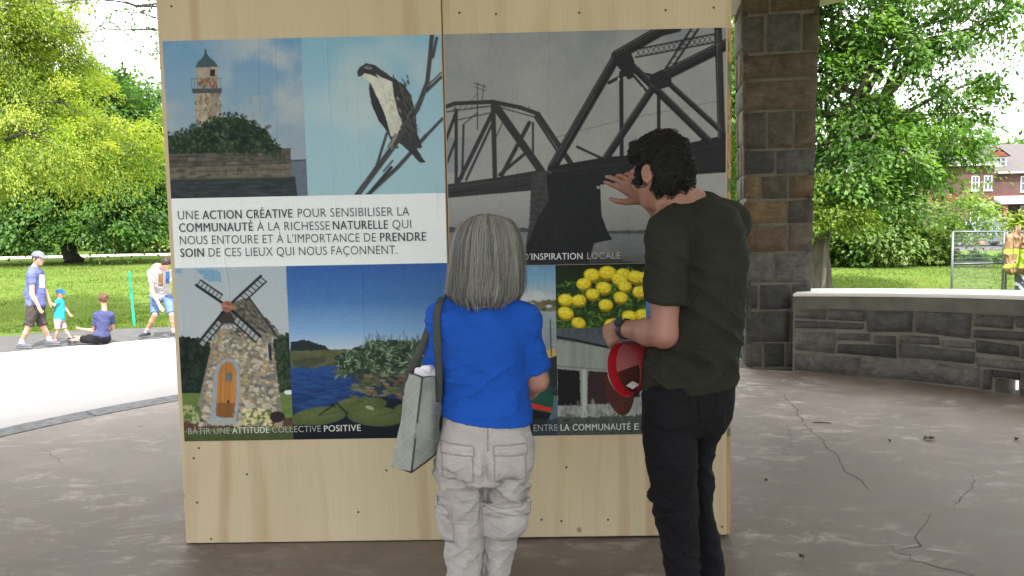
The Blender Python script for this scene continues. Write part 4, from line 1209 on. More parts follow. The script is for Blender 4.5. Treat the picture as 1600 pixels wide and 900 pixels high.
    def cutcap(s, p, nrm, rad):         # the same, only within rad of p (for cuffs)
        p = np.array(p, float); nrm = np.array(nrm, float); nrm = nrm / np.linalg.norm(nrm)
        sl, X, Y, Z = s.sub(p - rad, p + rad)
        d = (X - p[0]) * nrm[0] + (Y - p[1]) * nrm[1] + (Z - p[2]) * nrm[2]
        rr = np.sqrt((X - p[0]) ** 2 + (Y - p[1]) ** 2 + (Z - p[2]) ** 2)
        s.D[sl] = np.where(rr < rad, np.maximum(s.D[sl], d), s.D[sl]); return s
    def mesh(s, smooth=1):
        D = np.pad(s.D, 1, constant_values=1.0); S = D < 0
        c = np.zeros(np.array(D.shape) - 1, np.int8)
        offs = [(i, j, k) for i in (0, 1) for j in (0, 1) for k in (0, 1)]
        n = np.array(D.shape) - 1
        for o in offs: c += S[o[0]:o[0] + n[0], o[1]:o[1] + n[1], o[2]:o[2] + n[2]]
        act = (c > 0) & (c < 8)
        cells = np.argwhere(act)
        idx = np.full(act.shape, -1, np.int32); idx[act] = np.arange(len(cells))
        val = {o: D[cells[:, 0] + o[0], cells[:, 1] + o[1], cells[:, 2] + o[2]] for o in offs}
        pos = np.zeros((len(cells), 3)); cnt = np.zeros(len(cells))
        for o in offs:
            for a in range(3):
                if o[a] == 0:
                    o2 = list(o); o2[a] = 1; o2 = tuple(o2)
                    m_ = (val[o] < 0) != (val[o2] < 0)
                    t = val[o][m_] / (val[o][m_] - val[o2][m_])
                    p = np.tile(np.array(o, float), (m_.sum(), 1)); p[:, a] += t
                    pos[m_] += p; cnt[m_] += 1
        V = (cells + pos / cnt[:, None] - 1) * s.h + s.o
        Q = []
        for a in range(3):
            b, d = (a + 1) % 3, (a + 2) % 3
            sh = list(D.shape); sh[a] -= 1
            s0 = [slice(None)] * 3; s1 = [slice(None)] * 3; s0[a] = slice(0, -1); s1[a] = slice(1, None)
            A, B = S[tuple(s0)], S[tuple(s1)]
            e = np.argwhere(A != B)
            e = e[(e[:, b] > 0) & (e[:, d] > 0) & (e[:, b] < n[b]) & (e[:, d] < n[d])]
            flip = A[e[:, 0], e[:, 1], e[:, 2]]
            def at_(db, dd):
                q = e.copy(); q[:, b] -= db; q[:, d] -= dd
                return idx[q[:, 0], q[:, 1], q[:, 2]]
            q = np.stack([at_(1, 1), at_(0, 1), at_(0, 0), at_(1, 0)], -1)
            q[~flip] = q[~flip][:, ::-1]
            Q.append(q)
        Q = np.concatenate(Q); Q = Q[(Q >= 0).all(1)]
        for _ in range(smooth):         # light relaxation
            acc = np.zeros_like(V); w = np.zeros(len(V))
            for i in range(4):
                np.add.at(acc, Q[:, i], V[Q[:, (i + 1) % 4]]); np.add.at(w, Q[:, i], 1)
                np.add.at(acc, Q[:, i], V[Q[:, (i - 1) % 4]]); np.add.at(w, Q[:, i], 1)
            V = V * .4 + .6 * acc / np.maximum(w, 1)[:, None]
        return V, Q

def normals(V, Q):
    nf = np.cross(V[Q[:, 2]] - V[Q[:, 0]], V[Q[:, 3]] - V[Q[:, 1]])
    N = np.zeros_like(V)
    for i in range(4): np.add.at(N, Q[:, i], nf)
    return N / (np.linalg.norm(N, axis=1)[:, None] + 1e-12)

def folds(V, Q, specs, mask=None):
    """cloth wrinkles: ridges of stretched noise. spec = (amp, (fx,fy,fz), shear_x_by_z, seed)"""
    N = normals(V, Q); d = 0
    for amp, fr, shx, seed in specs:
        P = V.copy(); P[:, 2] = P[:, 2] + shx * P[:, 0]
        w = n3(V, 5.0, seed + 50)[:, None]
        r = n3(P * np.array(fr) + w * 1.6, 1.0, seed)
        rid = 1 - np.abs(2 * r - 1)
        d = d + amp * (rid ** 3.2 - .28) * (.35 + 1.3 * n3(V, 7.0, seed + 90))
    if mask is not None: d = d * mask
    return V + N * np.asarray(d)[:, None]

def frame(fwd, up=(0, 0, 1)):           # rows: right, forward, up
    f = np.array(fwd, float); f /= np.linalg.norm(f); u = np.array(up, float)
    r = np.cross(f, u); r /= np.linalg.norm(r); u = np.cross(r, f)
    return np.array([r, f, u])

def add_hand(F, wrist, tip, back, thumb_sign=1, curl=(.25, .35, .45, .5), s=1.0, spread=.1, thumb=(.5, .2)):
    """palm, four unequal bent fingers and a thumb leaving the side of the palm. tip: direction of the fingers, back: back of the hand"""
    x = np.array(tip, float); x /= np.linalg.norm(x); z = np.array(back, float); z -= x * (x @ z); z /= np.linalg.norm(z)
    y = np.cross(z, x) * thumb_sign
    w = np.array(wrist, float)
    L = lambda a, b, c: w + s * (x * a + y * b + z * c)
    ys = (.031, .0105, -.010, -.029); ln = (.070, .078, .072, .056); kx = (.088, .092, .088, .080)
    for i in range(4):
        F.cap(L(.0, ys[i] * .62, 0), L(kx[i], ys[i], .002), .0145 * s, .0115 * s, .012 * s)
    for i in range(4):
        p = np.array([kx[i], ys[i], .002]); a = 0; r = [.0098, .0088, .0080, .0068]
        sp = (1.5 - i) * spread * .35
        for j, fr in enumerate((.45, .31, .24)):
            a += curl[i] * (.75 + .35 * j)
            q = p + ln[i] * fr * np.array([math.cos(a) * math.cos(sp), math.cos(a) * math.sin(sp), -math.sin(a)])
            F.cap(L(*p), L(*q), r[j] * s, r[j + 1] * s, .004 * s); p = q
    o, c_ = thumb
    p0, p1 = np.array([.02, .026, -.006]), np.array([.02 + .038 * math.cos(o), .026 + .038 * math.sin(o), -.016])
    p2 = p1 + .032 * np.array([math.cos(o - c_), math.sin(o - c_), -.25]); p3 = p2 + .025 * np.array([math.cos(o - 2 * c_), math.sin(o - 2 * c_), -.3])
    F.cap(L(*p0), L(*p1), .0155 * s, .0125 * s, .01 * s); F.cap(L(*p1), L(*p2), .0115 * s, .0098 * s, .004 * s); F.cap(L(*p2), L(*p3), .0096 * s, .0078 * s, .004 * s)

def add_head(F, c, A, s=1.0, face=True):
    """c: middle of the head, A: right/forward/up"""
    r, f, u = A
    L = lambda a, b, d: np.array(c) + s * (r * a + f * b + u * d)
    F.ell(L(0, -.008, .022), np.array([.074, .094, .092]) * s, A, .02 * s)
    F.ell(L(0, .022, -.045), np.array([.058, .066, .072]) * s, A, .035 * s)      # face and jaw
    F.ell(L(0, .062, -.092), np.array([.026, .022, .020]) * s, A, .03 * s)       # chin
    if face:
        F.cap(L(0, .085, .005), L(0, .106, -.032), .010 * s, .0145 * s, .012 * s)   # nose
        F.ell(L(0, .088, .016), np.array([.05, .014, .012]) * s, A, .016 * s)       # brow
        for q in (-1, 1):
            F.ell(L(q * .033, .092, -.002), np.array([.018, .012, .011]) * s, A, .01 * s, 'carve')
            F.ell(L(q * .033, .081, -.002), np.array([.0125, .0125, .0125]) * s, A, .003 * s)
            F.ell(L(q * .045, .062, -.035), np.array([.02, .02, .018]) * s, A, .02 * s)  # cheek
        F.ell(L(0, .088, -.062), np.array([.023, .010, .0065]) * s, A, .006 * s)
        F.ell(L(0, .085, -.074), np.array([.02, .010, .0065]) * s, A, .006 * s)
    for q in (-1, 1):                   # ears
        e = L(q * .076, -.012, -.012)
        EA = np.array([r * q + f * -.35, f + r * q * .35, u]); EA = EA / np.linalg.norm(EA, axis=1)[:, None]
        F.ell(e + r * q * .006 * s, np.array([.009, .020, .033]) * s, EA, .008 * s)
        F.ell(e + s * (EA[0] * .009 + EA[1] * .003 + u * .003), np.array([.006, .010, .017]) * s, EA, .005 * s, 'carve')

def pxrows(rows, Yc):
    """(y, left edge, right edge, half depth, offset in depth) in the photograph -> stacked ovals in the world"""
    T = []
    for y, xl, xr, b, dy in rows:
        a_, b_ = at(xl, y, Yc + dy), at(xr, y, Yc + dy)
        T.append(((a_[2] + b_[2]) / 2, (a_[0] + b_[0]) / 2, Yc + dy, (b_[0] - a_[0]) / 2, b))
    return T

from mathutils.bvhtree import BVHTree
def patch(name, VQ, c, ex, ey, dr, w, h, thick, mat, parent, nu=12, nv=12, round_=.0, puff=0.0, edge=None):
    """a sewn-on piece that lies on a surface: shoot a grid of points onto it and raise it by its thickness"""
    bvh = BVHTree.FromPolygons([tuple(v) for v in VQ[0]], [tuple(q) for q in VQ[1]])
    c, ex, ey, dr = (np.array(q, float) for q in (c, ex, ey, dr)); ex /= np.linalg.norm(ex); ey /= np.linalg.norm(ey); dr /= np.linalg.norm(dr)
    top, bot, ok = [], [], True
    for i in range(nu + 1):
        for j in range(nv + 1):
            u, v = i / nu * 2 - 1, j / nv * 2 - 1
            vv = v * (1 - round_ * u * u) if v < 0 else v
            p = c + ex * u * w / 2 + ey * vv * h / 2 - dr * .3
            hit = bvh.ray_cast(Vector(p), Vector(dr), 1.0)
            if hit[0] is None: hit = bvh.find_nearest(Vector(p + dr * .3))
            e = max(abs(u), abs(v)); k = 1 if e < .999 else 0
            q, nn = np.array(hit[0]), np.array(hit[1])
            if nn @ dr > 0: nn = -nn
            top.append(q + nn * (thick * (.65 + .35 * k) + puff * (1 - u * u) * (1 - v * v) + thick * .25 * math.sin(9 * u + 4 * v) * k)); bot.append(q - nn * .004)
    N = (nu + 1) * (nv + 1); V = np.array(top + bot); fs = []
    I = lambda i, j: i * (nv + 1) + j
    for i in range(nu):
        for j in range(nv): fs.append((I(i, j), I(i + 1, j), I(i + 1, j + 1), I(i, j + 1)))
    ring = [I(i, 0) for i in range(nu + 1)] + [I(nu, j) for j in range(1, nv + 1)] + [I(i, nv) for i in range(nu - 1, -1, -1)] + [I(0, j) for j in range(nv - 1, 0, -1)]
    for a_, b_ in zip(ring, ring[1:] + ring[:1]): fs.append((a_, a_ + N, b_ + N, b_))
    po = np_mesh(name, V, np.array(fs), mat, parent)
    if edge:
        rp = [V[q] for q in ring] + [V[ring[0]]]
        MB().tube(rp, .0014, 5, caps=False).build('pocket_seam', edge, parent, smooth=True)
    return po

def cloth(name, c, var=.12, rough=.9, weave=420, bump=.12, sheen=.0, spec=.15, crease_=.35):
    m = NT(name)
    v = m.coord('Object')
    k = m.ramp(m.noise(v, 9, 6), [(.3, 1 - var), (.7, 1 + var * .5)])
    m.base(m.mix(1.0, c, k, 'MULTIPLY')); m.rough(rough)
    m.b.inputs['Sheen Weight'].default_value = sheen; m.b.inputs['Specular IOR Level'].default_value = spec
    w1 = m.noise(m.coord('Object', (1, 1, 2.2), (0, 0, 0), (0, .5, .2)), 7, 4, .5, .8); w2 = m.noise(m.coord('Object', (1, 1, 2.4), (3, 1, 0), (0, -.6, .1)), 11, 4, .5, .8)
    cr_ = m.mix(.5, m.ramp(w1, [(.42, 0.0), (.5, 1.0), (.58, 0.0)]), m.ramp(w2, [(.44, 0.0), (.5, 1.0), (.56, 0.0)]))
    b1 = m.n('Bump'); b1.inputs['Strength'].default_value = crease_; b1.inputs['Distance'].default_value = .012; m.l(cr_, b1.inputs['Height'])
    b2 = m.n('Bump'); b2.inputs['Strength'].default_value = bump; b2.inputs['Distance'].default_value = .004
    m.l(m.mix(.45, m.noise(v, weave, 2), m.noise(v, 38, 5, .6)), b2.inputs['Height']); m.l(b1.outputs['Normal'], b2.inputs['Normal']); m.l(b2.outputs['Normal'], m.b.inputs['Normal'])
    return m.m
def skin(name, c):
    m = NT(name)
    v = m.coord('Object')
    a = m.mix(1.0, c, m.ramp(m.noise(v, 22, 5), [(.3, (.86, .80, .78)), (.7, (1.06, 1.03, 1.02))]), 'MULTIPLY')
    m.base(m.mix(m.ramp(m.noise(v, 7, 3), [(.45, 0.0), (.7, .35)]), a, (c[0] * .95, c[1] * .72, c[2] * .68)))
    m.rough(.48); m.bump(m.noise(v, 260, 3), .12, .001)
    m.b.inputs['Subsurface Weight'].default_value = .08; m.b.inputs['Subsurface Radius'].default_value = (.012, .005, .003)
    return m.m
def hairmat(name, c, rough=.45):
    m = NT(name)
    a = m.n('Attribute'); a.attribute_name = 'Col'
    m.base(m.mix(1.0, a.outputs['Color'], c, 'MULTIPLY')); m.rough(rough); m.b.inputs['Specular IOR Level'].default_value = .22
    return m.m
M['skin'] = skin('skin', (.285, .148, .112)); M['skin_pale'] = skin('fair_skin', (.33, .18, .14)); M['skin_sun'] = skin('light_skin', (.50, .30, .22))
# ============================================================ the woman in blue
def shoes(F, ank, toe, w=.045, L=.25, zg=0.0):
    a = np.array([ank[0], ank[1], zg + .045]); t = np.array([toe[0], toe[1], 0.0]); t /= np.linalg.norm(t)
    F.cap(a - t * .05, a + t * (L - .13), w * .86, w * 1.02, .02); F.cap(a + t * (L - .15), a + t * (L - .09) - np.array([0, 0, .012]), w, w * .72, .02)
    F.cap(a - t * .035, a + np.array([0, 0, .055]), w * .8, w * .85, .02)
    F.cut((a[0], a[1], zg + .003), (0, 0, -1))

YW = 2.55
w_ = lambda x, y, dy=0.0: at(x, y, YW + dy)
woman = empty('person', (w_(757, 700)[0], YW, 0), 'woman with grey bobbed hair seen from behind, blue t-shirt and pale cargo trousers', 'person')
TS = [(474, 742, 778, .055, .03), (480, 716, 799, .075, .02), (488, 704, 812, .088, .015), (502, 697, 820, .10, .01), (530, 693, 823, .112, .0), (565, 694, 822, .115, .0), (600, 694, 823, .112, .0), (640, 690, 830, .125, .0), (665, 687, 833, .134, -.008), (700, 686, 833, .136, -.01)]
TW = pxrows(TS, YW)
shR, elR, wrR = w_(812, 500, .0), w_(838, 594, .03), w_(800, 628, .23)
shL, elL, wrL = w_(702, 500, .0), w_(683, 588, .07), w_(735, 622, .26)
hA = frame((.32, .94, -.05)); hc = w_(760, 402, .035)
HIP = [(636, 695, 826, .114, -.0), (668, 691, 829, .124, -.008), (684, 688, 832, .124, -.01), (696, 684, 833, .129, -.01), (718, 681, 832, .132, -.015), (742, 683, 828, .12, -.01)]
LL = [(725, 682, 759, .105, -.005), (745, 684, 758, .10, -.005), (785, 691, 758, .088, 0), (825, 696, 757, .08, 0), (865, 698, 756, .075, 0), (905, 699, 753, .07, 0), (985, 704, 752, .066, 0), (1062, 703, 754, .07, 0)]
LR = [(725, 757, 830, .105, -.005), (745, 759, 826, .10, -.005), (785, 759, 819, .088, .01), (825, 758, 813, .08, .015), (865, 757, 803, .075, .02), (905, 756, 792, .07, .02), (985, 755, 794, .066, .02), (1062, 750, 800, .07, .02)]
# body
F = Field((-.42, 2.25, -.01), (.28, 3.05, 1.5), .006)
add_head(F, hc, hA, .93)
F.cap(w_(758, 425, .02), w_(757, 482, .01), .046, .055, .03)
F.loft(TW, .02, -.036); F.loft(pxrows(HIP, YW), .02, -.042)
for T_ in (LL, LR): F.loft(pxrows(T_, YW), .02, -.026)
for a_, b_, c_ in ((shR, elR, wrR), (shL, elL, wrL)):
    F.cap(a_, b_, .045, .037, .03); F.cap(b_, b_ + (c_ - b_) * .35, .036, .036, .02); F.cap(b_ + (c_ - b_) * .35, c_, .036, .0225, .02)
add_hand(F, wrR, (-.75, .3, .25), (.25, .9, .1), 1, s=.9)
add_hand(F, wrL, (.75, .3, .1), (-.3, .9, .2), -1, s=.9)
Vb, Qb = F.mesh()
np_mesh('body', Vb, Qb, M['skin_pale'], woman)
# t-shirt
F = Field((-.40, 2.32, .62), (.26, 2.82, 1.30), .005)
sR, sL = shR + (elR - shR) * .84, shL + (elL - shL) * .8
F.cap(shR, sR + (elR - shR) * .1, .056, .0535, .03); F.cap(shL, sL + (elL - shL) * .1, .056, .054, .03)
F.cutcap(sR, elR - shR, .085); F.cutcap(sL, elL - shL, .085)
F.cap(shR + (elR - shR) * .74, elR, .046, .046, .004, 'carve'); F.cap(shL + (elL - shL) * .72, elL, .046, .046, .004, 'carve')
F.loft(TW, .02)
F.cap(w_(724, 489, .012), w_(700, 502, .0), .045, .056, .03); F.cap(w_(792, 489, .012), w_(816, 502, .0), .045, .056, .03)
hl, hr_ = w_(690, 660, -.11), w_(832, 673, -.11)
F.cut(hl, ((hr_[2] - hl[2]), 0, -(hr_[0] - hl[0])))
F.ell(w_(758, 462, .05), (.055, .05, .028), None, .01, 'carve')
V, Q = F.mesh()
zrel = np.clip((V[:, 2] - .80) / .42, 0, 1)
hemd = V[:, 2] - np.interp(V[:, 0], [hl[0], hr_[0]], [hl[2], hr_[2]])
V = folds(V, Q, [(.014, (4, 3, 12), .6, 3), (.012, (5, 4, 17), -.55, 8), (.005, (14, 10, 28), .2, 14)], (1 - .75 * np.exp(-(np.minimum(np.linalg.norm(V - sR, axis=1), np.linalg.norm(V - sL, axis=1)) / .085) ** 2)) * (.3 + .9 * np.exp(-((zrel - .25) / .25) ** 2) + .4 * np.exp(-((zrel - .85) / .15) ** 2)) * smoothstep(.004, .05, hemd))
M['blue_tee'] = cloth('blue_cotton', (.011, .074, .40), .14)
np_mesh('t_shirt', V, Q, M['blue_tee'], woman)
# trousers
F = Field((-.38, 2.3, .0), (.24, 2.8, .92), .005)
F.loft(pxrows(HIP, YW), .02)
for x, dx in ((721, -1), (793, 1)): F.ell(w_(x, 712, -.055), (.07, .07, .082), None, .03)
for T_ in (LL, LR): F.loft(pxrows(T_, YW), .015)
F.cut((0, 0, .035), (0, 0, -1))
F.cap(w_(758, 752, -.16), w_(757, 1000, -.10), .012, .006, .012, 'carve')
F.cap(w_(758, 668, -.135), w_(758, 752, -.14), .004, .012, .012, 'carve')
for xa_, ya_, xb_, yb_ in ((699, 738, 744, 731), (770, 736, 806, 752), (705, 752, 735, 744)):
    for t_ in np.linspace(0, 1, 5)[:-1]:
        F.cap(w_(xa_ + (xb_ - xa_) * t_, ya_ + (yb_ - ya_) * t_ + 6 * math.sin(3.1 * t_), -.112), w_(xa_ + (xb_ - xa_) * (t_ + .25), ya_ + (yb_ - ya_) * (t_ + .25) + 6 * math.sin(3.1 * (t_ + .25)), -.112), .009, .009, .012, 'carve')
V, Q = F.mesh()
zr = V[:, 2]
V = folds(V, Q, [(.0075, (7, 5, 14), .9, 5), (.007, (7, 6, 16), -.9, 11), (.004, (22, 15, 28), .4, 17), (.005, (9, 7, 24), .0, 23)], .35 + .8 * np.exp(-((zr - .58) / .14) ** 2) + .7 * smoothstep(.5, .25, zr))
M['khaki'] = cloth('washed_grey_khaki', (.37, .348, .345), .12, weave=300)
trs = np_mesh('cargo_trousers', V, Q, M['khaki'], woman)
VQ = (V, Q)
KD_ = M['khaki_dark'] = cloth('khaki_seam', (.27, .243, .24), .1)
P_ = lambda x, y: w_(x, y, -.1)
for x, y in ((797, 722), (716, 722)):
    patch('back_pocket', VQ, P_(x, y), (1, 0, -.06), (0, 0, 1), (0, 1, 0), .094, .105, .004, M['khaki'], trs, 14, 14, .12, edge=KD_)
    patch('pocket_flap', VQ, P_(x, y - 22), (1, 0, -.06), (0, 0, 1), (0, 1, 0), .10, .03, .008, M['khaki'], trs, 14, 6, edge=KD_)
patch('cargo_pocket', VQ, w_(806, 815, -.05), (.55, .75, 0), (0, 0, 1), (-.75, .55, 0), .12, .105, .010, M['khaki'], trs, 12, 12, .1, .016, edge=KD_)
patch('pocket_flap', VQ, w_(808, 793, -.05), (.55, .75, 0), (0, 0, 1), (-.75, .55, 0), .125, .035, .020, M['khaki'], trs, 12, 6, edge=KD_)
patch('cargo_pocket', VQ, w_(695, 812, -.02), (.55, -.75, 0), (0, 0, 1), (.75, .55, 0), .12, .11, .012, M['khaki'], trs, 12, 12, .1, .012)
patch('pocket_flap', VQ, w_(694, 790, -.02), (.55, -.75, 0), (0, 0, 1), (.75, .55, 0), .125, .035, .020, M['khaki'], trs, 12, 6, edge=KD_)
sm_b = MB()                             # seams: centre back, yoke and waistband stitching
bv = BVHTree.FromPolygons([tuple(v) for v in V], [tuple(q) for q in Q])
def seam(pts, r=.0022):
    o = []
    for x, y in pts:
        h = bv.ray_cast(Vector(w_(x, y, -.4)), Vector((0, 1, 0)), 1.0)
        if h[0] is not None: o.append(np.array(h[0]) + np.array([0, -.0005, 0]))
    if len(o) > 2: sm_b.tube(o, r, 5)
seam([(758, y) for y in range(664, 750, 6)]); seam([(x, 683 + abs(x - 758) * -.06) for x in range(692, 830, 7)], .0018)
sm_b.build('seams', KD_, trs, smooth=True)
# shoes
M['shoe_grey'] = cloth('grey_shoe_fabric', (.12, .12, .13))
F = Field((-.4, 2.3, -.01), (.26, 2.95, .16), .006)
for T_ in (LL, LR):
    q = pxrows(T_, YW)[-1]; shoes(F, (q[1], q[2] + .0), (.12 if T_ is LR else -.08, 1), .043, .235)
    V, Q = F.mesh(); np_mesh('shoe', V, Q, M['shoe_grey'], woman); F.D[:] = 1
# hair: a bobbed cap of hair with separate locks over it
HR = [(336, 746, 776, .035, .03), (341, 731, 789, .065, .03), (352, 719, 800, .092, .03), (370, 711, 808, .108, .03), (395, 707, 813, .114, .03), (420, 704, 815, .112, .03), (445, 700, 816, .108, .032), (456, 699, 815, .107, .033), (466, 704, 810, .102, .035), (474, 714, 799, .09, .037)]
TH = pxrows(HR, YW)
F = Field((-.27, 2.4, 1.12), (.08, 2.78, 1.52), .005)
F.loft(TH, .02, -.006)
F.ell(hc + hA[1] * .12 + hA[2] * -.05, (.075, .09, .12), hA, .015, 'carve')
V, Q = F.mesh(2)
ph = np.arctan2(V[:, 0] - hc[0], -(V[:, 1] - hc[1]))
N = normals(V, Q)
lock = n3(np.stack([ph * 9, V[:, 2] * 3.0, 0 * ph], -1), 1.0, 4)
V = V + N * ((lock - .5) * .014)[:, None]
tone = .55 + .6 * n3(np.stack([ph * 16, V[:, 2] * 2, 0 * ph], -1), 1.0, 9)
colb = np.stack([tone * .12, tone * .119, tone * .114], -1)
parts_V, parts_Q, parts_C = [V], [Q], [colb]
base_n = len(V)
TA = np.array(sorted(TH))
g = np.random.default_rng(3)
crown = np.array([w_(750, 345, .02)[0], YW + .02])
vs, qs, cs = [], [], []
NS, NP = 5200, 15
nv = base_n
def cl_k(a): return n3(np.array([[a * 9, 3.3, 0.0]]), 1.0, 4)[0]
for i in range(NS):
    phi = g.uniform(-2.35, 2.35)                    # 0 looks back to the viewer; the face side stays free
    z0 = TA[-1, 0] - abs(g.normal(0, .018)) - .001
    z1 = TA[0, 0] + g.uniform(-.016, .040) - .02 * (cl_k(phi) - .5) + (.02 * (abs(phi) > 1.9))
    if g.random() < .25: z1 += g.uniform(.02, .09)
    cl_ = n3(np.array([[phi * 9, 3.3, 0.0]]), 1.0, 4)[0]
    cl2 = n3(np.array([[phi * 16, 5.0, 0.0]]), 1.0, 9)[0]
    off = -.004 + (cl_ - .5) * .016 + g.uniform(-.001, .006) + (g.uniform(.004, .014) if g.random() < .05 else 0)
    sway = g.normal(0, .11); wav = g.uniform(0, 6)
    pts = []
    for k in range(NP):
        t = k / (NP - 1); z = z0 + (z1 - z0) * t ** 1.15
        cx, cy, a_, b_ = (np.interp(z, TA[:, 0], TA[:, j]) for j in (1, 2, 3, 4))
        p2 = phi + sway * t + .045 * math.sin(wav + 5 * t) * t - .05 * (cl2 - .5) * t
        tuck = (.014 if i % 3 else -.006) * smoothstep(.84, 1.0, t)
        cs_, sn_ = math.cos(p2), math.sin(p2)
        pts.append(np.array([cx + (a_ + off - tuck) * sn_, cy - (b_ + off - tuck) * cs_, z]))
    pts = np.array(pts)
    tg = np.gradient(pts, axis=0); tg /= np.linalg.norm(tg, axis=1)[:, None] + 1e-9
    out = np.stack([np.sin(np.full(NP, phi)), -np.cos(np.full(NP, phi)), np.zeros(NP)], -1)
    sd = np.cross(tg, out); sd /= np.linalg.norm(sd, axis=1)[:, None] + 1e-9
    wd = g.uniform(.0005, .0011) * np.clip(np.minimum(np.arange(NP) + 1.0, (NP - np.arange(NP)) * .5), .3, 1)[:, None]
    ring = np.stack([pts - sd * wd, pts + out * wd * .9, pts + sd * wd], 1).reshape(-1, 3)
    vs.append(ring)
    for k in range(NP - 1):
        b0 = nv + k * 3
        qs += [(b0, b0 + 1, b0 + 4, b0 + 3), (b0 + 1, b0 + 2, b0 + 5, b0 + 4)]
    nv += NP * 3
    gr = max(.06, (.09 + .20 * cl2 + g.normal(0, .045)) * (1.5 if g.random() < .08 else 1))
    if -.95 < phi < -.3: gr *= 1.35      # the lighter streak left of the crown
    tn = np.linspace(1.12, .78, NP)[:, None]
    cs.append(np.repeat(np.array([[gr * 1.01, gr, gr * .96]]) * tn, 3, 0))
M['grey_hair'] = hairmat('grey_hair', (1, 1, 1), .42)
np_mesh('hair', np.concatenate(parts_V + vs), np.concatenate([Q, np.array(qs)]), M['grey_hair'], woman, col=np.concatenate(parts_C + cs))

# ------------------------------------------------------------ her shoulder bag
lf, nr, rt = (w_(634, 580, .03), w_(613, 728, .03)), (w_(660, 590, -.09), w_(643, 738, -.09)), (w_(694, 586, -.02), w_(689, 703, -.02))
bag = empty('shoulder_bag', tuple((lf[1] + rt[1]) / 2), 'grey quilted tote bag hanging from the woman in blue by dark straps', 'bag')
bk = (lf[0] + rt[0] - nr[0], lf[1] + rt[1] - nr[1])
bot, top = [lf[1], nr[1], rt[1], bk[1]], [lf[0], nr[0], rt[0], bk[0]]
n_ = 16
def wall(a0, a1, b0, b1, V, Fq, bulge, inn):
    k0 = len(V); mid = (sum(bot) + sum(top)) / 8
    for i in range(n_ + 1):
        for j in range(n_ + 1):
            u, v = i / n_, j / n_
            p = (a0 * (1 - u) + a1 * u) * (1 - v) + (b0 * (1 - u) + b1 * u) * v
            out = p - mid; out[2] = 0; out /= np.linalg.norm(out) + 1e-9
            p = p + out * bulge * math.sin(math.pi * u) * math.sin(math.pi * min(1, v * .9 + .1)) + out * .002 * math.sin(11 * u + 5 * v) * (1 - v) - out * inn
            V.append(p)
    for i in range(n_):
        for j in range(n_):
            a = k0 + i * (n_ + 1) + j; Fq.append((a, a + n_ + 1, a + n_ + 2, a + 1))
V, Fq = [], []
for inn in (0, .004):
    for i in range(4): wall(bot[i], bot[(i + 1) % 4], top[i], top[(i + 1) % 4], V, Fq, .011, inn)
k0 = len(V); V += bot; Fq.append((k0 + 3, k0 + 2, k0 + 1, k0))
m = NT('quilted_grey_canvas')
tc_ = m.n('TexCoord')
v = m.coord('Object')
gA = m.n('TexWave', wave_type='BANDS', bands_direction='X'); gA.inputs['Scale'].default_value = 8.5
m.l(m.coord('Object', (1, 0, 1), (0, 0, 0), (0, .85, 0)), gA.inputs['Vector'])
gB = m.n('TexWave', wave_type='BANDS', bands_direction='X'); gB.inputs['Scale'].default_value = 8.5
m.l(m.coord('Object', (1, 0, 1), (0, 0, 0), (0, -.75, 0)), gB.inputs['Vector'])
ln_ = m.mix(1.0, m.ramp(gA.outputs['Fac'], [(.0, 0.0), (.035, 1.0)]), m.ramp(gB.outputs['Fac'], [(.0, 0.0), (.035, 1.0)]), 'DARKEN')
c = m.mix(1.0, (.225, .245, .225), m.ramp(m.noise(v, 14, 6), [(.3, .82), (.7, 1.1)]), 'MULTIPLY')
m.base(m.mix(ln_, (.265, .285, .265), c)); m.rough(.7); m.bump(m.mix(.3, ln_, m.noise(v, 200, 3)), .35, .004)
V = np.array(V); nz_ = n3(V, 11, 3) - .5; nz2 = n3(V, 26, 6) - .5
ctr_ = V.mean(0); o_ = V - ctr_; o_[:, 2] = 0; o_ /= np.linalg.norm(o_, axis=1)[:, None] + 1e-9
V = V + o_ * (.022 * nz_ + .008 * nz2)[:, None]
np_mesh('bag_body', V, np.array(Fq), m.m, bag)
M['strap'] = cloth('dark_grey_strap', (.055, .062, .058), .15)
seam_b = MB(); seam_b.tube([nr[1] * (1 - t) + nr[0] * t + np.array([0, -.003, 0]) for t in np.linspace(0, 1, 8)], .0035, 6)
seam_b.tube([nr[1], (nr[1] + rt[1]) / 2 + np.array([0, -.01, 0]), rt[1]], .003, 6); seam_b.tube([lf[1], nr[1]], .003, 6)
seam_b.tube([lf[0], nr[0], rt[0], bk[0], lf[0]], .0035, 6)
seam_b.build('piping', M['strap'], bag, smooth=True)
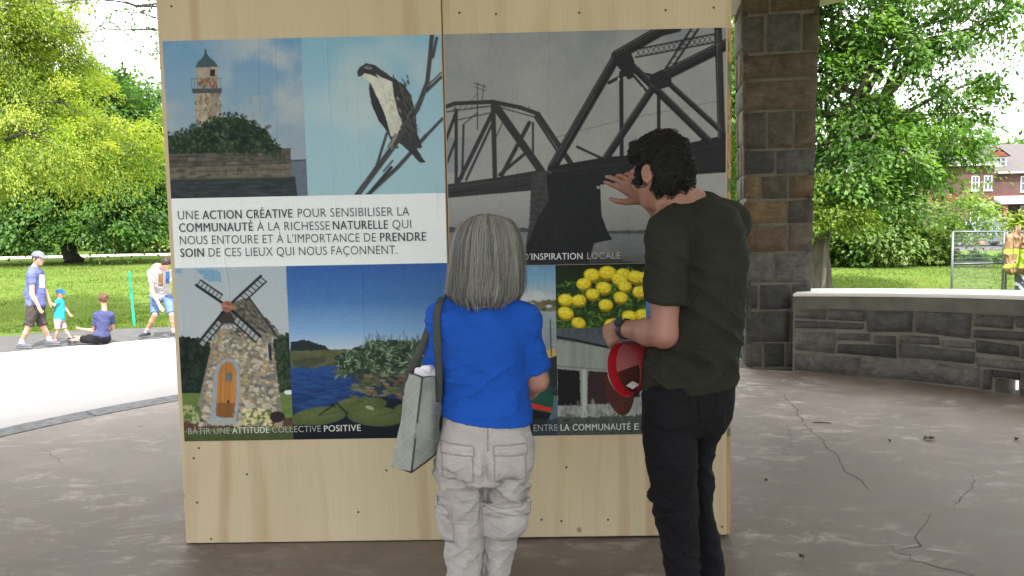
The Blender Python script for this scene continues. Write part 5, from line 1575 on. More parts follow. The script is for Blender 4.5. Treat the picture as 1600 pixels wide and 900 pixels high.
def strap(pts, wd=.024, th=.005):
    pts = [np.array(p) for p in pts]
    P = []
    for i in range(len(pts) - 1):       # rounded path
        p0, p1, p2, p3 = pts[max(i - 1, 0)], pts[i], pts[i + 1], pts[min(i + 2, len(pts) - 1)]
        for t in np.linspace(0, 1, 7)[:-1]:
            P.append(.5 * ((2 * p1) + (-p0 + p2) * t + (2 * p0 - 5 * p1 + 4 * p2 - p3) * t * t + (-p0 + 3 * p1 - 3 * p2 + p3) * t ** 3))
    P.append(pts[-1]); P = np.array(P)
    tg = np.gradient(P, axis=0); tg /= np.linalg.norm(tg, axis=1)[:, None]
    side = np.cross(tg, np.array([-.35, -1, .15])); side /= np.linalg.norm(side, axis=1)[:, None]
    nn = np.cross(side, tg)
    V = np.concatenate([P + side * wd / 2 + nn * th / 2, P - side * wd / 2 + nn * th / 2, P - side * wd / 2 - nn * th / 2, P + side * wd / 2 - nn * th / 2])
    n = len(P); fs = []
    for i in range(n - 1):
        for k in range(4): fs.append((k * n + i, k * n + i + 1, ((k + 1) % 4) * n + i + 1, ((k + 1) % 4) * n + i))
    fs += [(0, n, 2 * n, 3 * n), (n - 1, 4 * n - 1, 3 * n - 1, 2 * n - 1)]
    return np_mesh('strap', V, np.array(fs), M['strap'], bag)
strap([w_(632, 618, .02), w_(640, 585, .015), w_(662, 535, .0), w_(678, 490, -.03), w_(690, 468, -.005), w_(700, 466, .05), w_(694, 480, .11)])
strap([w_(685, 628, -.052), w_(686, 590, -.055), w_(684, 540, -.066), w_(682, 500, -.062), w_(686, 476, -.045), w_(693, 466, .0), w_(699, 466, .05)])
# crumpled white cloth showing at the top of the bag
F = Field(w_(662, 590, 0) - .09, w_(662, 590, 0) + .09, .004)
g = random.Random(2)
for _ in range(16): F.cap(w_(g.uniform(654, 682), g.uniform(572, 592), g.uniform(-.035, .02)), w_(g.uniform(652, 683), g.uniform(570, 592), g.uniform(-.035, .02)), .008, .013, .006)
V, Q = F.mesh(1); V = folds(V, Q, [(.006, (60, 60, 60), 0, 3)])
wc = np_mesh('crumpled_cloth', V, Q, pmat('white_cloth', (.72, .70, .78), .12, 40, .8, .3, 90), None)
tag(wc, 'crumpled white cloth sticking out of the grey tote bag', 'cloth')

# ============================================================ the man in the dark t-shirt
YM = 2.72
q_ = lambda x, y, dy=0.0: at(x, y, YM + dy)
man = empty('person', (q_(1080, 700)[0], YM, 0), 'dark haired man in olive t-shirt and black jeans pointing at the bridge picture', 'person')
fw = np.array([-.62, .78, 0]); lt = np.array([-.78, -.62, 0])
mS, mE, mW = q_(1044, 376, -.12), q_(1037, 522, -.15), q_(971, 513, .04)
rS, rE, rW = q_(1138, 350, .10), q_(1092, 402, .38), q_(1009, 309, .34)
mA = frame((-.63, .76, -.14)); mc = q_(1032, 268, .015)
MT = [(309, 1058, 1100, .05, .03), (316, 1044, 1122, .075, .03), (326, 1034, 1142, .098, .02), (345, 1027, 1156, .118, .01), (372, 1022, 1164, .13, .0), (405, 1022, 1166, .138, .0), (440, 1024, 1164, .138, .0), (480, 1020, 1160, .135, .0), (520, 1012, 1157, .132, .0), (560, 1006, 1153, .132, 0), (600, 1002, 1150, .132, 0), (640, 1000, 1148, .13, 0)]
TM = pxrows(MT, YM)
MH = [(590, 1006, 1147, .12, 0), (625, 1004, 1146, .13, 0), (650, 1004, 1138, .135, 0), (672, 1005, 1128, .125, 0)]
ML = [(645, 1004, 1092, .10, -.05), (700, 1007, 1089, .097, -.055), (750, 1014, 1088, .09, -.06), (797, 1022, 1088, .08, -.06), (850, 1033, 1091, .075, -.06), (900, 1041, 1093, .072, -.06), (960, 1046, 1094, .065, -.06), (1020, 1048, 1096, .068, -.06)]
MR = [(640, 1070, 1143, .10, .07), (668, 1070, 1129, .098, .075), (700, 1072, 1115, .09, .08), (750, 1074, 1112, .085, .08), (790, 1078, 1113, .08, .08), (830, 1082, 1121, .076, .08), (870, 1086, 1128, .073, .08), (905, 1088, 1132, .07, .08), (980, 1092, 1136, .065, .08)]
F = Field((.18, 2.4, -.01), (1.0, 3.3, 1.82), .0055)
add_head(F, mc, mA, 1.02)
F.cap(mc - mA[2] * .05 - mA[1] * .035, q_(1072, 322, .03), .056, .066, .03)
F.cap(q_(1062, 312, .03), q_(1110, 332, .03), .05, .05, .03); F.cap(q_(1058, 322, .02), q_(1040, 350, -.06), .05, .05, .03)
F.loft(TM, .02, -.024); F.loft(pxrows(MH, YM), .02, -.03)
for T_ in (ML, MR): F.loft(pxrows(T_, YM), .02, -.022)
F.cap(mS, mE, .052, .043, .03); F.cap(mE, mE + (mW - mE) * .35, .042, .043, .02); F.cap(mE + (mW - mE) * .35, mW, .043, .027, .02)
F.cap(rS, rE, .054, .043, .03); F.cap(rE, rE + (rW - rE) * .35, .042, .043, .02); F.cap(rE + (rW - rE) * .35, rW, .043, .0275, .02)
hd = q_(962, 272, .32) - rW
add_hand(F, rW, hd, (.12, -1.0, .25), 1, curl=(.05, .32, .70, .85), s=1.04, spread=.45, thumb=(.78, .28))
add_hand(F, mW, q_(953, 524, .10) - mW, (-.55, -.75, .25), -1, curl=(.62, .66, .7, .74), s=1.02, thumb=(.3, .2))
V, Q = F.mesh()
np_mesh('body', V, Q, M['skin'], man)
# t-shirt
F = Field((.36, 2.42, .84), (.92, 3.2, 1.62), .005)
s1 = mS + (mE - mS) * .655
F.cap(mS, s1 + (mE - mS) * .12, .064, .066, .03); F.cutcap(s1, mE - mS + np.array([.0, .02, .0]), .10); F.cap(mS + (mE - mS) * .55, mE, .053, .051, .004, 'carve')
s2 = rS + (rE - rS) * .7
F.cap(rS, s2 + (rE - rS) * .1, .066, .064, .03); F.cutcap(s2, rE - rS, .095); F.cap(rS + (rE - rS) * .6, rE, .053, .051, .004, 'carve')
F.loft(TM, .02)
F.cap(q_(1060, 330, .02), q_(1040, 362, -.09), .052, .062, .04); F.cap(q_(1104, 322, .04), q_(1138, 347, .08), .05, .064, .04)
h0, h1 = q_(1001, 611), q_(1150, 602)
F.cut(q_(1070, 616, -.1), (.06, .10, -1))
nb = q_(1064, 306, .035)
F.ell(nb, (.088, .082, .036), frame((-.45, .55, .42), (.3, -.1, .9)), .008, 'carve')
V, Q = F.mesh()
zr = V[:, 2]
arm_m = np.exp(-(np.linalg.norm(V - (mS + (mE - mS) * .25), axis=1) / .12) ** 2)
V = folds(V, Q, [(.016, (5, 4, 11), .7, 31), (.015, (6, 5, 14), -1.0, 37), (.006, (18, 12, 26), .3, 41), (.013, (10, 7, 4), .5, 47)], (.35 + .6 * smoothstep(1.25, .95, zr) + .5 * arm_m) * smoothstep(.862, .92, zr))
M['olive_tee'] = cloth('dark_olive_cotton', (.0225, .0235, .0175), .15)
np_mesh('t_shirt', V, Q, M['olive_tee'], man)
rb_ = MB()
# jeans
F = Field((.36, 2.42, .0), (.92, 3.0, .98), .005)
F.loft(pxrows(MH, YM), .02); F.ell(q_(1048, 640, -.07), (.085, .075, .09), None, .03); F.ell(q_(1108, 638, .0), (.07, .075, .085), None, .03)
for T_ in (ML, MR): F.loft(pxrows(T_, YM), .012)
F.cut((0, 0, .03), (0, 0, -1))
V, Q = F.mesh(); zr = V[:, 2]
V = folds(V, Q, [(.011, (7, 5, 13), .8, 61), (.010, (8, 6, 16), -.8, 66), (.004, (20, 14, 30), .2, 71)], .35 + .7 * np.exp(-((zr - .5) / .12) ** 2) + .7 * smoothstep(.3, .12, zr))
M['black_denim'] = cloth('black_denim', (.008, .008, .0105), .25, .85, 350, .2, 0)
jn = np_mesh('jeans', V, Q, M['black_denim'], man)
patch('back_pocket', (V, Q), q_(1052, 648, -.2), (1, .0, .0), (0, 0, 1), (.1, 1, 0), .115, .13, .0035, M['black_denim'], jn, 14, 14, .15)
patch('back_pocket', (V, Q), q_(1118, 640, -.2), (1, .0, .0), (0, 0, 1), (.0, 1, 0), .075, .12, .0035, M['black_denim'], jn, 14, 14, .15)
M['shoe_dark'] = pmat('dark_leather', (.02, .018, .017), .2, 20, .4, .1)
F = Field((.4, 2.3, -.01), (.95, 3.2, .17), .006)
for T_ in (ML, MR):
    q = pxrows(T_, YM)[-1]; shoes(F, (q[1], q[2]), (-.45, .9), .05, .28)
    V, Q = F.mesh(); np_mesh('shoe', V, Q, M['shoe_dark'], man); F.D[:] = 1
# dark curly hair
F = Field(mc - .2, mc + .2, .005)
r, f, u = mA
L = lambda a, b, d: mc + r * a + f * b + u * d
F.ell(L(0, -.014, .036), (.084, .096, .094), mA, .02)
F.ell(L(0, -.044, -.03), (.078, .060, .075), mA, .03)
F.ell(L(0, .03, .078), (.066, .07, .042), mA, .03)
F.ell(L(0, .098, -.03), (.12, .075, .092), mA, .012, 'carve')        # face
for q in (-1, 1):
    F.ell(L(q * .095, -.012, -.032), (.036, .036, .058), mA, .01, 'carve')
    F.ell(L(q * .08, .03, -.012), (.012, .014, .03), mA, .012)         # sideburns
F.ell(L(0, -.06, -.135), (.1, .1, .052), mA, .015, 'carve')
V, Q = F.mesh(1)
N = normals(V, Q)
d = .014 * (1 - np.abs(2 * n3(V, 24, 5) - 1)) ** 1.2 + .006 * n3(V, 48, 8) - .009
V = V + N * d[:, None]
tone = .6 + .9 * n3(V, 40, 3)
Cc = np.stack([tone * .004, tone * .0038, tone * .0036], -1)
vs, qs, cs = [V], [], [Cc]
nv = len(V); N = normals(V, Q)
g = np.random.default_rng(8)
ids = g.choice(len(V), 2200)
for i in ids:
    p, nn = V[i], N[i]
    if nn @ f > .85: continue
    t1 = np.cross(nn, g.normal(size=3)); t1 /= np.linalg.norm(t1); t2 = np.cross(nn, t1)
    R0 = g.uniform(.005, .009); tw = g.uniform(2.2, 5.5); K = 9
    dr = t1 * g.uniform(-1, 1) + t2 * g.uniform(-1, 1) - u * .3
    pts = np.array([p - nn * .002 + nn * (.007 * math.sin(math.pi * k / (K - 1)) * g.uniform(.8, 1.1)) + R0 * (t1 * math.cos(tw * k / K) + t2 * math.sin(tw * k / K)) + dr * .014 * k / K for k in range(K)])
    tg = np.gradient(pts, axis=0); tg /= np.linalg.norm(tg, axis=1)[:, None] + 1e-9
    sd = np.cross(tg, nn); sd /= np.linalg.norm(sd, axis=1)[:, None] + 1e-9
    wd = g.uniform(.0009, .002) * np.clip(np.minimum(np.arange(K) + .6, K - np.arange(K) - .4) * .5, .25, 1)[:, None]
    vs.append(np.stack([pts - sd * wd, pts + nn * wd, pts + sd * wd], 1).reshape(-1, 3))
    for k in range(K - 1):
        b0 = nv + 3 * k; qs += [(b0, b0 + 1, b0 + 4, b0 + 3), (b0 + 1, b0 + 2, b0 + 5, b0 + 4)]
    nv += 3 * K
    gr = g.uniform(.003, .010) * (2.2 if g.random() < .05 else 1)
    cs.append(np.full((3 * K, 3), gr) * np.array([1.05, 1, .95]))
M['black_hair'] = hairmat('dark_hair', (1, 1, 1), .6)
np_mesh('hair', np.concatenate(vs), np.concatenate([Q, np.array(qs)]), M['black_hair'], man, col=np.concatenate(cs))
# wristwatch
ax_ = (mW - mE) / np.linalg.norm(mW - mE); wp = mW - ax_ * .022
e1 = np.cross(ax_, [0, 0, 1.0]); e1 /= np.linalg.norm(e1); e2 = np.cross(e1, ax_)
wb = MB(); ring = [wp + .0315 * (e1 * math.cos(a) + e2 * math.sin(a)) for a in np.linspace(0, 2 * math.pi, 25)]
vs, fs = [], []
for i, p in enumerate(ring):
    o = (p - wp) / np.linalg.norm(p - wp)
    for sx, so in ((-.011, 0), (.011, 0), (.011, .004), (-.011, .004)): vs.append(p + ax_ * sx + o * so)
for i in range(24):
    for k in range(4): fs.append((i * 4 + k, i * 4 + (k + 1) % 4, (i + 1) * 4 + (k + 1) % 4, (i + 1) * 4 + k))
wb.add(vs, fs); wt = wb.build('wristwatch', pmat('black_rubber', (.012, .012, .013), .1, 30, .5, 0), man)
o = np.array([-.25, -.75, .6]); o -= ax_ * (o @ ax_); o /= np.linalg.norm(o); sd = np.cross(ax_, o)
dl = MB(); c0 = wp + o * .034
dl.add([c0 + .018 * (ax_ * math.cos(a) + sd * math.sin(a)) + o * z for z in (-.002, .008) for a in np.linspace(0, 2 * math.pi, 21)[:-1]], [(i, (i + 1) % 20, 20 + (i + 1) % 20, 20 + i) for i in range(20)] + [tuple(range(20, 40))])
dl.build('watch_case', pmat('dark_steel', (.05, .05, .055), .1, 30, .3, 0, metal=.6), wt)

# ------------------------------------------------------------ the red cap in his hand
cm = q_(981, 572, .10)
cap_o = empty('baseball_cap', tuple(cm), 'red mesh baseball cap with dark brim hanging from the hand of the man', 'cap')
ud = np.array([.78, .58, .14]); ud /= np.linalg.norm(ud)      # top of the crown points up right, away
fd = np.array([-.27, .12, -1.0]); fd -= ud * (fd @ ud); fd /= np.linalg.norm(fd)   # brim points down
sdx = np.cross(fd, ud)
cc = q_(975, 578, .05)
CP = lambda a, b, c_: cc + sdx * a + fd * b + ud * c_
V, Fq = [], []
nu, nv_ = 36, 10
for sh in (0, .0028):
    for j in range(nv_ + 1):
        t = j / nv_ * math.pi / 2
        for i in range(nu):
            a = 2 * math.pi * i / nu
            rr = math.cos(t) ** .75
            V.append(CP((.078 - sh) * math.cos(a) * rr, (.098 - sh) * math.sin(a) * rr, (.118 - sh) * math.sin(t) ** .9 * (1 + .05 * math.sin(a))))
k1 = (nv_ + 1) * nu; mi = []
for sh in (0, 1):
    for j in range(nv_):
        for i in range(nu):
            b0 = sh * k1
            Fq.append((b0 + j * nu + i, b0 + j * nu + (i + 1) % nu, b0 + (j + 1) * nu + (i + 1) % nu, b0 + (j + 1) * nu + i))
            ang_ = (i + .5) / nu * 2 * math.pi
            mi.append((2 if sh else 1) if math.sin(ang_) > .45 else (3 if sh else 0))
m = NT('red_cap_mesh')
v = m.coord('Object')
ck = m.n('TexVoronoi'); ck.inputs['Scale'].default_value = 260; m.l(v, ck.inputs['Vector'])
m.base(m.mix(m.ramp(ck.outputs['Distance'], [(.25, 0.0), (.45, 1.0)]), (.55, .16, .17), (.36, .012, .02))); m.rough(.7)
tr_ = m.n('BsdfTranslucent'); tr_.inputs['Color'].default_value = (.6, .06, .07, 1); ms_ = m.n('MixShader'); ms_.inputs['Fac'].default_value = .45
m.l(m.b.outputs[0], ms_.inputs[1]); m.l(tr_.outputs[0], ms_.inputs[2]); m.l(ms_.outputs[0], m.o.inputs['Surface'])
M['cap_mesh'] = m.m
M['cap_red'] = cloth('red_twill', (.34, .010, .018), .15)
M['cap_brown'] = cloth('dark_brown_twill', (.072, .024, .019), .2)
crn = np_mesh('crown', np.array(V), np.array(Fq), [M['cap_mesh'], M['cap_red'], M['cap_brown'], pmat('pale_red_mesh', (.36, .10, .105), .2, 240, .8, .3, 400)], cap_o, matidx=mi)
sb = MB(); rg = []
for i in range(41):
    a = 2 * math.pi * i / 40; rg.append((a, CP(.075 * math.cos(a), .095 * math.sin(a), .0)))
vs, fs = [], []
for a, p in rg: vs += [p, CP(.072 * math.cos(a), .092 * math.sin(a), .034), CP(.078 * math.cos(a), .098 * math.sin(a), -.003)]
for i in range(40): fs += [(3 * i, 3 * i + 3, 3 * i + 4, 3 * i + 1), (3 * i, 3 * i + 2, 3 * i + 5, 3 * i + 3)]
sb.add(vs, fs); sb.build('sweatband', M['cap_red'], crn, smooth=True)
tgm = MB(); tgm.hexa([CP(*p) for p in ((-.016, .078, .036), (.016, .078, .036), (.016, .0795, .036), (-.016, .0795, .036), (-.016, .070, .066), (.016, .070, .066), (.016, .0715, .066), (-.016, .0715, .066))])
tgm.build('care_tag', pmat('white_tag', (.7, .7, .7), .05, 20, .6, 0), crn)
bw = MB(); vs, fs = [], []
NB = 16
for s_ in (0, 1):
    for i in range(NB + 1):
        for j in range(7):
            a = R_(28) + (math.pi - R_(56)) * i / NB; k = j / 6
            x0, y0 = .078 * math.cos(a), .098 * math.sin(a)
            dx = .074 * k * math.sin(math.pi * i / NB) ** .6
            x = x0 * (1 + .12 * k); y = y0 + dx
            vs.append(CP(x, y, -.003 - .9 * x * x * 3.2 * (.4 + .6 * k) - s_ * .004))
n7 = (NB + 1) * 7
for s_ in (0, 1):
    for i in range(NB):
        for j in range(6):
            q = s_ * n7 + i * 7 + j; fs.append((q, q + 7, q + 8, q + 1))
for i in range(NB): fs.append((i * 7 + 6, i * 7 + 13, n7 + i * 7 + 13, n7 + i * 7 + 6))
bw.add(vs, fs); bw.build('brim', M['cap_brown'], cap_o, smooth=True)
# ============================================================ people out on the apron
def figure(label, J, shirt, bottom, hair, skin_m, h=.011, s=1.0, cap=None, socks=None, shoe=(.03, .03, .05), fwd=(1, 0, 0), sleeve=.5, shorts=.85, belly=1.0, foot_dirs=None, group=None, shoe_len=.25, print_=None):
    """J: joints in the world. One continuous body; clothes, hair, cap and shoes are its parts."""
    P = {k: np.array(v, float) for k, v in J.items()}
    allp = np.array([v for k, v in P.items() if k not in ('look', 'hem', 'hdL', 'hdR')])
    root = empty('person', ((P['anL'] + P['anR'])[0] / 2, (P['anL'] + P['anR'])[1] / 2, min(P['anL'][2], P['anR'][2]) - .08 * s), label, 'person', group)
    lo, hi = allp.min(0) - .26 * s, allp.max(0) + .26 * s
    A = frame(P['look'])
    lo = np.minimum(lo, P['head'] - .2); hi = np.maximum(hi, P['head'] + .2)
    sp = P['chest'] - P['pelvis']; sp = sp / np.linalg.norm(sp)
    sd = P['shR'] - P['shL']; hd_ = P['hipR'] - P['hipL']
    def ax(side):
        r = side / (np.linalg.norm(side) + 1e-9); u = sp - r * (sp @ r); u /= np.linalg.norm(u)
        return np.array([r, np.cross(u, r), u])
    A1, A2 = ax(sd), ax(hd_)
    wS, wH = np.linalg.norm(sd) / 2, np.linalg.norm(hd_) / 2
    TL = np.linalg.norm(P['chest'] - P['pelvis'])
    def torso(F, g=0.0):
        F.ell(P['chest'], (wS * .88 + g, .112 * s + g, TL * .55 + g), A1, .05 * s)
        F.ell((P['chest'] + P['pelvis']) / 2 , ((wS + wH) * .5 + g, .115 * s * belly + g, TL * .6 + g), A2, .05 * s)
        F.cap(P['shL'], P['shR'], .05 * s + g, .05 * s + g, .05 * s)
    def pelvis(F, g=0.0):
        F.ell(P['pelvis'], (wH + .075 * s + g, .115 * s * (.5 + .5 * belly) + g, .12 * s + g), A2, .04 * s)
    def leg(F, q, g=0.0, t=1.0):
        hp, kn, an = P['hip' + q], P['kn' + q], P['an' + q]
        if t <= 1: F.cap(hp, hp + (kn - hp) * t, .078 * s + g, (.078 - .024 * t) * s + g * 1.3, .03 * s); return
        F.cap(hp, kn, .075 * s + g, .052 * s + g, .03 * s)
        F.cap(kn, kn + (an - kn) * .35, .05 * s + g, .051 * s + g, .02 * s); F.cap(kn + (an - kn) * .35, an, .05 * s + g, .034 * s + g, .02 * s)
    F = Field(lo, hi, h)
    add_head(F, P['head'], A, s if s > .8 else s * 1.12)
    F.cap(P['head'] - A[2] * .06 * s - A[1] * .02 * s, P['chest'] + sp * TL * .42, .05 * s, .055 * s, .03 * s)
    torso(F, -.012); pelvis(F, -.012)
    for q in 'LR':
        leg(F, q, -.004, 2)
        sh, el, wr = P['sh' + q], P['el' + q], P['wr' + q]
        F.cap(sh, el, .046 * s, .039 * s, .03 * s); F.cap(el, el + (wr - el) * .35, .039 * s, .038 * s, .02 * s); F.cap(el + (wr - el) * .35, wr, .038 * s, .025 * s, .02 * s)
        d = wr - el; d /= np.linalg.norm(d)
        b = np.cross(d, A[0]); b = b if np.linalg.norm(b) > .3 else np.array([0, -1.0, 0])
        add_hand(F, wr, d + np.array(J.get('hd' + q, (0, 0, 0))), b, 1 if q == 'R' else -1, s=s * .95)
        fd_ = np.array((foot_dirs or {}).get(q, fwd), float); fd_ /= np.linalg.norm(fd_)
        F.cap(P['an' + q], P['an' + q] + fd_ * .1 * s - np.array([0, 0, .04 * s]), .034 * s, .03 * s, .02 * s)
    V, Q = F.mesh(); np_mesh('body', V, Q, skin_m, root)
    F = Field(lo, hi, h)
    for q in 'LR':
        sh, el = P['sh' + q], P['el' + q]
        F.cap(sh, sh + (el - sh) * (sleeve + .12), .058 * s, .062 * s, .03 * s); F.cutcap(sh + (el - sh) * sleeve, el - sh, .1 * s)
    torso(F, .010 * s); F.ell(P['pelvis'] + sp * .03 * s, (wH + .085 * s, .125 * s * (.5 + .5 * belly) + .012 * s, .11 * s), A2, .05 * s)
    F.cut(P['pelvis'] + sp * J.get('hem', -.01), -sp)
    F.ell(P['chest'] + sp * TL * .56, (.062 * s, .06 * s, .05 * s), A1, .01, 'carve')
    V, Q = F.mesh(); V = folds(V, Q, [(.012 * s, (6, 6, 14), .7, 3), (.010 * s, (7, 7, 17), -.7, 9)], .8)
    sm_ = np_mesh('t_shirt', V, Q, shirt, root)
    if print_:
        bvh = BVHTree.FromPolygons([tuple(v) for v in V], [tuple(q) for q in Q])
        for (x, y, w, hh, Y, mt, nm) in print_:
            vs, fs, n = [], [], 7
            for i in range(n + 1):
                for j in range(n + 1):
                    p = at(x + (i / n - .5) * w, y + (j / n - .5) * hh, Y - .8)
                    hit = bvh.ray_cast(Vector(p), Vector(p) - Vector((0, 0, CAM_H)))
                    vs.append(tuple(np.array(hit[0]) + np.array(hit[1]) * .004) if hit[0] is not None else None)
            I = lambda i, j: i * (n + 1) + j
            for i in range(n):
                for j in range(n):
                    f4 = (I(i, j), I(i + 1, j), I(i + 1, j + 1), I(i, j + 1))
                    if all(vs[k] is not None for k in f4): fs.append(f4)
            if fs: MB().add([v or (0, 0, 0) for v in vs], fs).build(nm, mt, sm_)
    F = Field(lo, hi, h)
    pelvis(F, .012 * s)
    for q in 'LR':
        leg(F, q, .018 * s, shorts)
        hp, kn = P['hip' + q], P['kn' + q]; F.cutcap(hp + (kn - hp) * shorts, kn - hp, .13 * s)
    V, Q = F.mesh(); V = folds(V, Q, [(.010 * s, (8, 8, 14), .7, 5), (.008 * s, (9, 9, 16), -.7, 12)]); np_mesh('shorts', V, Q, bottom, root)
    for q in 'LR':
        fd_ = np.array((foot_dirs or {}).get(q, fwd), float); fd_ /= np.linalg.norm(fd_); an = P['an' + q]
        F = Field(an - .3, an + .3, h * .8)
        z0 = an - np.array([0, 0, .045 * s])
        F.cap(z0 - fd_ * .05 * s, z0 + fd_ * .07 * s, .042 * s, .046 * s, .02 * s); F.cap(z0 + fd_ * .06 * s, z0 + fd_ * (shoe_len - .09) * s - np.array([0, 0, .008]), .045 * s, .036 * s, .02 * s)
        F.cap(z0 - fd_ * .03 * s, z0 + np.array([0, 0, .035 * s]), .042 * s, .042 * s, .01 * s)
        V, Q = F.mesh()
        np_mesh('shoe', V, Q, M['attr_cloth'], root, col=np.where((V[:, 2] < an[2] - .066 * s)[:, None], (.62, .62, .64), shoe))
        if socks:
            kn = P['kn' + q]
            b = Field(an - .25, an + .25, h * .8).cap(an, an + (kn - an) * socks, .041 * s, .044 * s, .01)
            V, Q = b.mesh(); np_mesh('sock', V, Q, M['white_sock'], root)
    c = P['head']; r, f, u = A; k = s if s > .8 else s * 1.12
    L = lambda a, b_, d: c + (r * a + f * b_ + u * d) * k
    F = Field(c - .24 * k, c + .24 * k, .008)
    F.ell(L(0, -.012, .03), np.array((.089, .110, .102)) * k, A, .02)
    F.ell(L(0, .085, -.035), np.array((.11, .07, .075)) * k, A, .015, 'carve'); F.ell(L(0, -.03, -.125), np.array((.12, .12, .05)) * k, A, .015, 'carve')
    for q in (-1, 1): F.ell(L(q * .09, -.005, -.035), np.array((.03, .032, .045)) * k, A, .01, 'carve')
    V, Q = F.mesh()
    V = V + normals(V, Q) * (.016 * (n3(V * np.array([1, 1, .5]), 55, 3) - .5))[:, None]
    tn = .6 + .8 * n3(V * np.array([1, 1, .35]), 70, 6)
    np_mesh('hair', V, Q, M['grey_hair'], root, col=tn[:, None] * np.array(hair))
    if cap:
        F = Field(c - .28 * k, c + .28 * k, .008)
        F.ell(L(0, -.01, .045), np.array((.096, .116, .092)) * k, A, .02); F.cut(L(0, 0, .038), -u)
        F.ell(L(0, .115, .045), np.array((.078, .085, .011)) * k, np.array([r, f * .97 - u * .25, u * .97 + f * .25]), .01)
        F.ell(L(0, -.01, .03), np.array((.086, .106, .085)) * k, A, .01, 'carve')
        V, Q = F.mesh(); np_mesh('cap', V, Q, cap, root)
    return root

m_ = NT('shoe_and_sole'); a_ = m_.n('Attribute'); a_.attribute_name = 'Col'; m_.base(a_.outputs['Color']); m_.rough(.7); M['attr_cloth'] = m_.m
M['white_sock'] = cloth('white_sock', (.5, .49, .5))
def jp(x, y, Y): return at(x, y, Y)
# man in a grey cap walking to the right
G1 = gp(40, 543, -.55)[1]
J = dict(head=jp(60, 404, G1), look=(.93, -.30, -.12), chest=jp(54, 437, G1), pelvis=jp(56, 478, G1), shR=jp(50, 429, G1 - .19), shL=jp(62, 428, G1 + .19),
         elR=jp(50, 460, G1 - .24), wrR=jp(60, 478, G1 - .22), hdR=(.2, 0, -.6), elL=jp(70, 455, G1 + .24), wrL=jp(78, 472, G1 + .24),
         hipR=jp(51, 486, G1 - .09), hipL=jp(60, 486, G1 + .09), knR=jp(44, 512, G1 - .10), knL=jp(68, 512, G1 + .10), anR=jp(33, 536.5, G1 - .10), anL=jp(78, 532, G1 + .10), hem=-.02)
pr_w = pmat('pale_shirt_print', (.62, .62, .68), .2, 40, .8, 0)
figure('man in grey cap, blue t-shirt and dark shorts walking beside a small child', J, cloth('faded_blue_cotton', (.115, .135, .30)), cloth('charcoal_shorts', (.062, .056, .05)), (.06, .045, .035), M['skin_sun'], s=.95, cap=cloth('blue_grey_cap', (.16, .175, .27)), socks=.18, shoe=(.09, .09, .12), belly=1.35,
       print_=[(66, 439, 9, 20, G1, pr_w, 'shirt_print')])
# small child
G2 = 13.95
J = dict(head=jp(94, 459, G2), look=(.9, -.42, -.1), chest=jp(93, 477, G2), pelvis=jp(93, 499, G2), shR=jp(90, 472, G2 - .10), shL=jp(97, 472, G2 + .10),
         elR=jp(85, 477, G2 - .13), wrR=jp(78.5, 475, G2 - .02), elL=jp(103, 483, G2 + .13), wrL=jp(109, 491, G2 + .10), hipR=jp(90, 502, G2 - .05), hipL=jp(96, 502, G2 + .05),
         knR=jp(90, 516, G2 - .05), knL=jp(102, 515, G2 + .06), anR=jp(86, 531.5, G2 - .05), anL=jp(110, 527.5, G2 + .06), hem=-.01)
figure('small child in bright blue cap and turquoise t-shirt, stepping out', J, cloth('turquoise_cotton', (.035, .38, .44)), cloth('pale_grey_shorts', (.40, .37, .38)), (.20, .13, .07), M['skin_sun'], h=.008, s=.56, cap=cloth('bright_blue_cap', (.008, .10, .52)), shoe=(.02, .02, .025), belly=1.2)
# boy sitting on the ground with his back to us
G3 = 13.75
J = dict(head=jp(162, 468, G3), look=(-.42, .9, -.05), chest=jp(162, 498, G3), pelvis=jp(159, 525, G3), shL=jp(151, 493, G3 - .02), shR=jp(173, 492, G3 + .06),
         elL=jp(146, 517, G3 + .06), wrL=jp(128, 514, G3 + .12), elR=jp(176, 512, G3 + .25), wrR=jp(168, 520, G3 + .42), hipL=jp(152, 530, G3 - .02), hipR=jp(166, 530, G3 + .08),
         knL=jp(128, 530, G3 + .06), knR=jp(138, 528, G3 + .30), anL=jp(112, 532, G3 + .10), anR=jp(118, 527, G3 + .40), hem=-.07)
figure('boy in navy t-shirt sitting on the concrete with his back turned', J, cloth('navy_cotton', (.06, .068, .165)), cloth('black_shorts', (.014, .014, .018)), (.10, .052, .026), M['skin_sun'], h=.009, s=.78, shorts=1.0, shoe=(.03, .03, .04), fwd=(-.8, .6, .2), sleeve=.62)
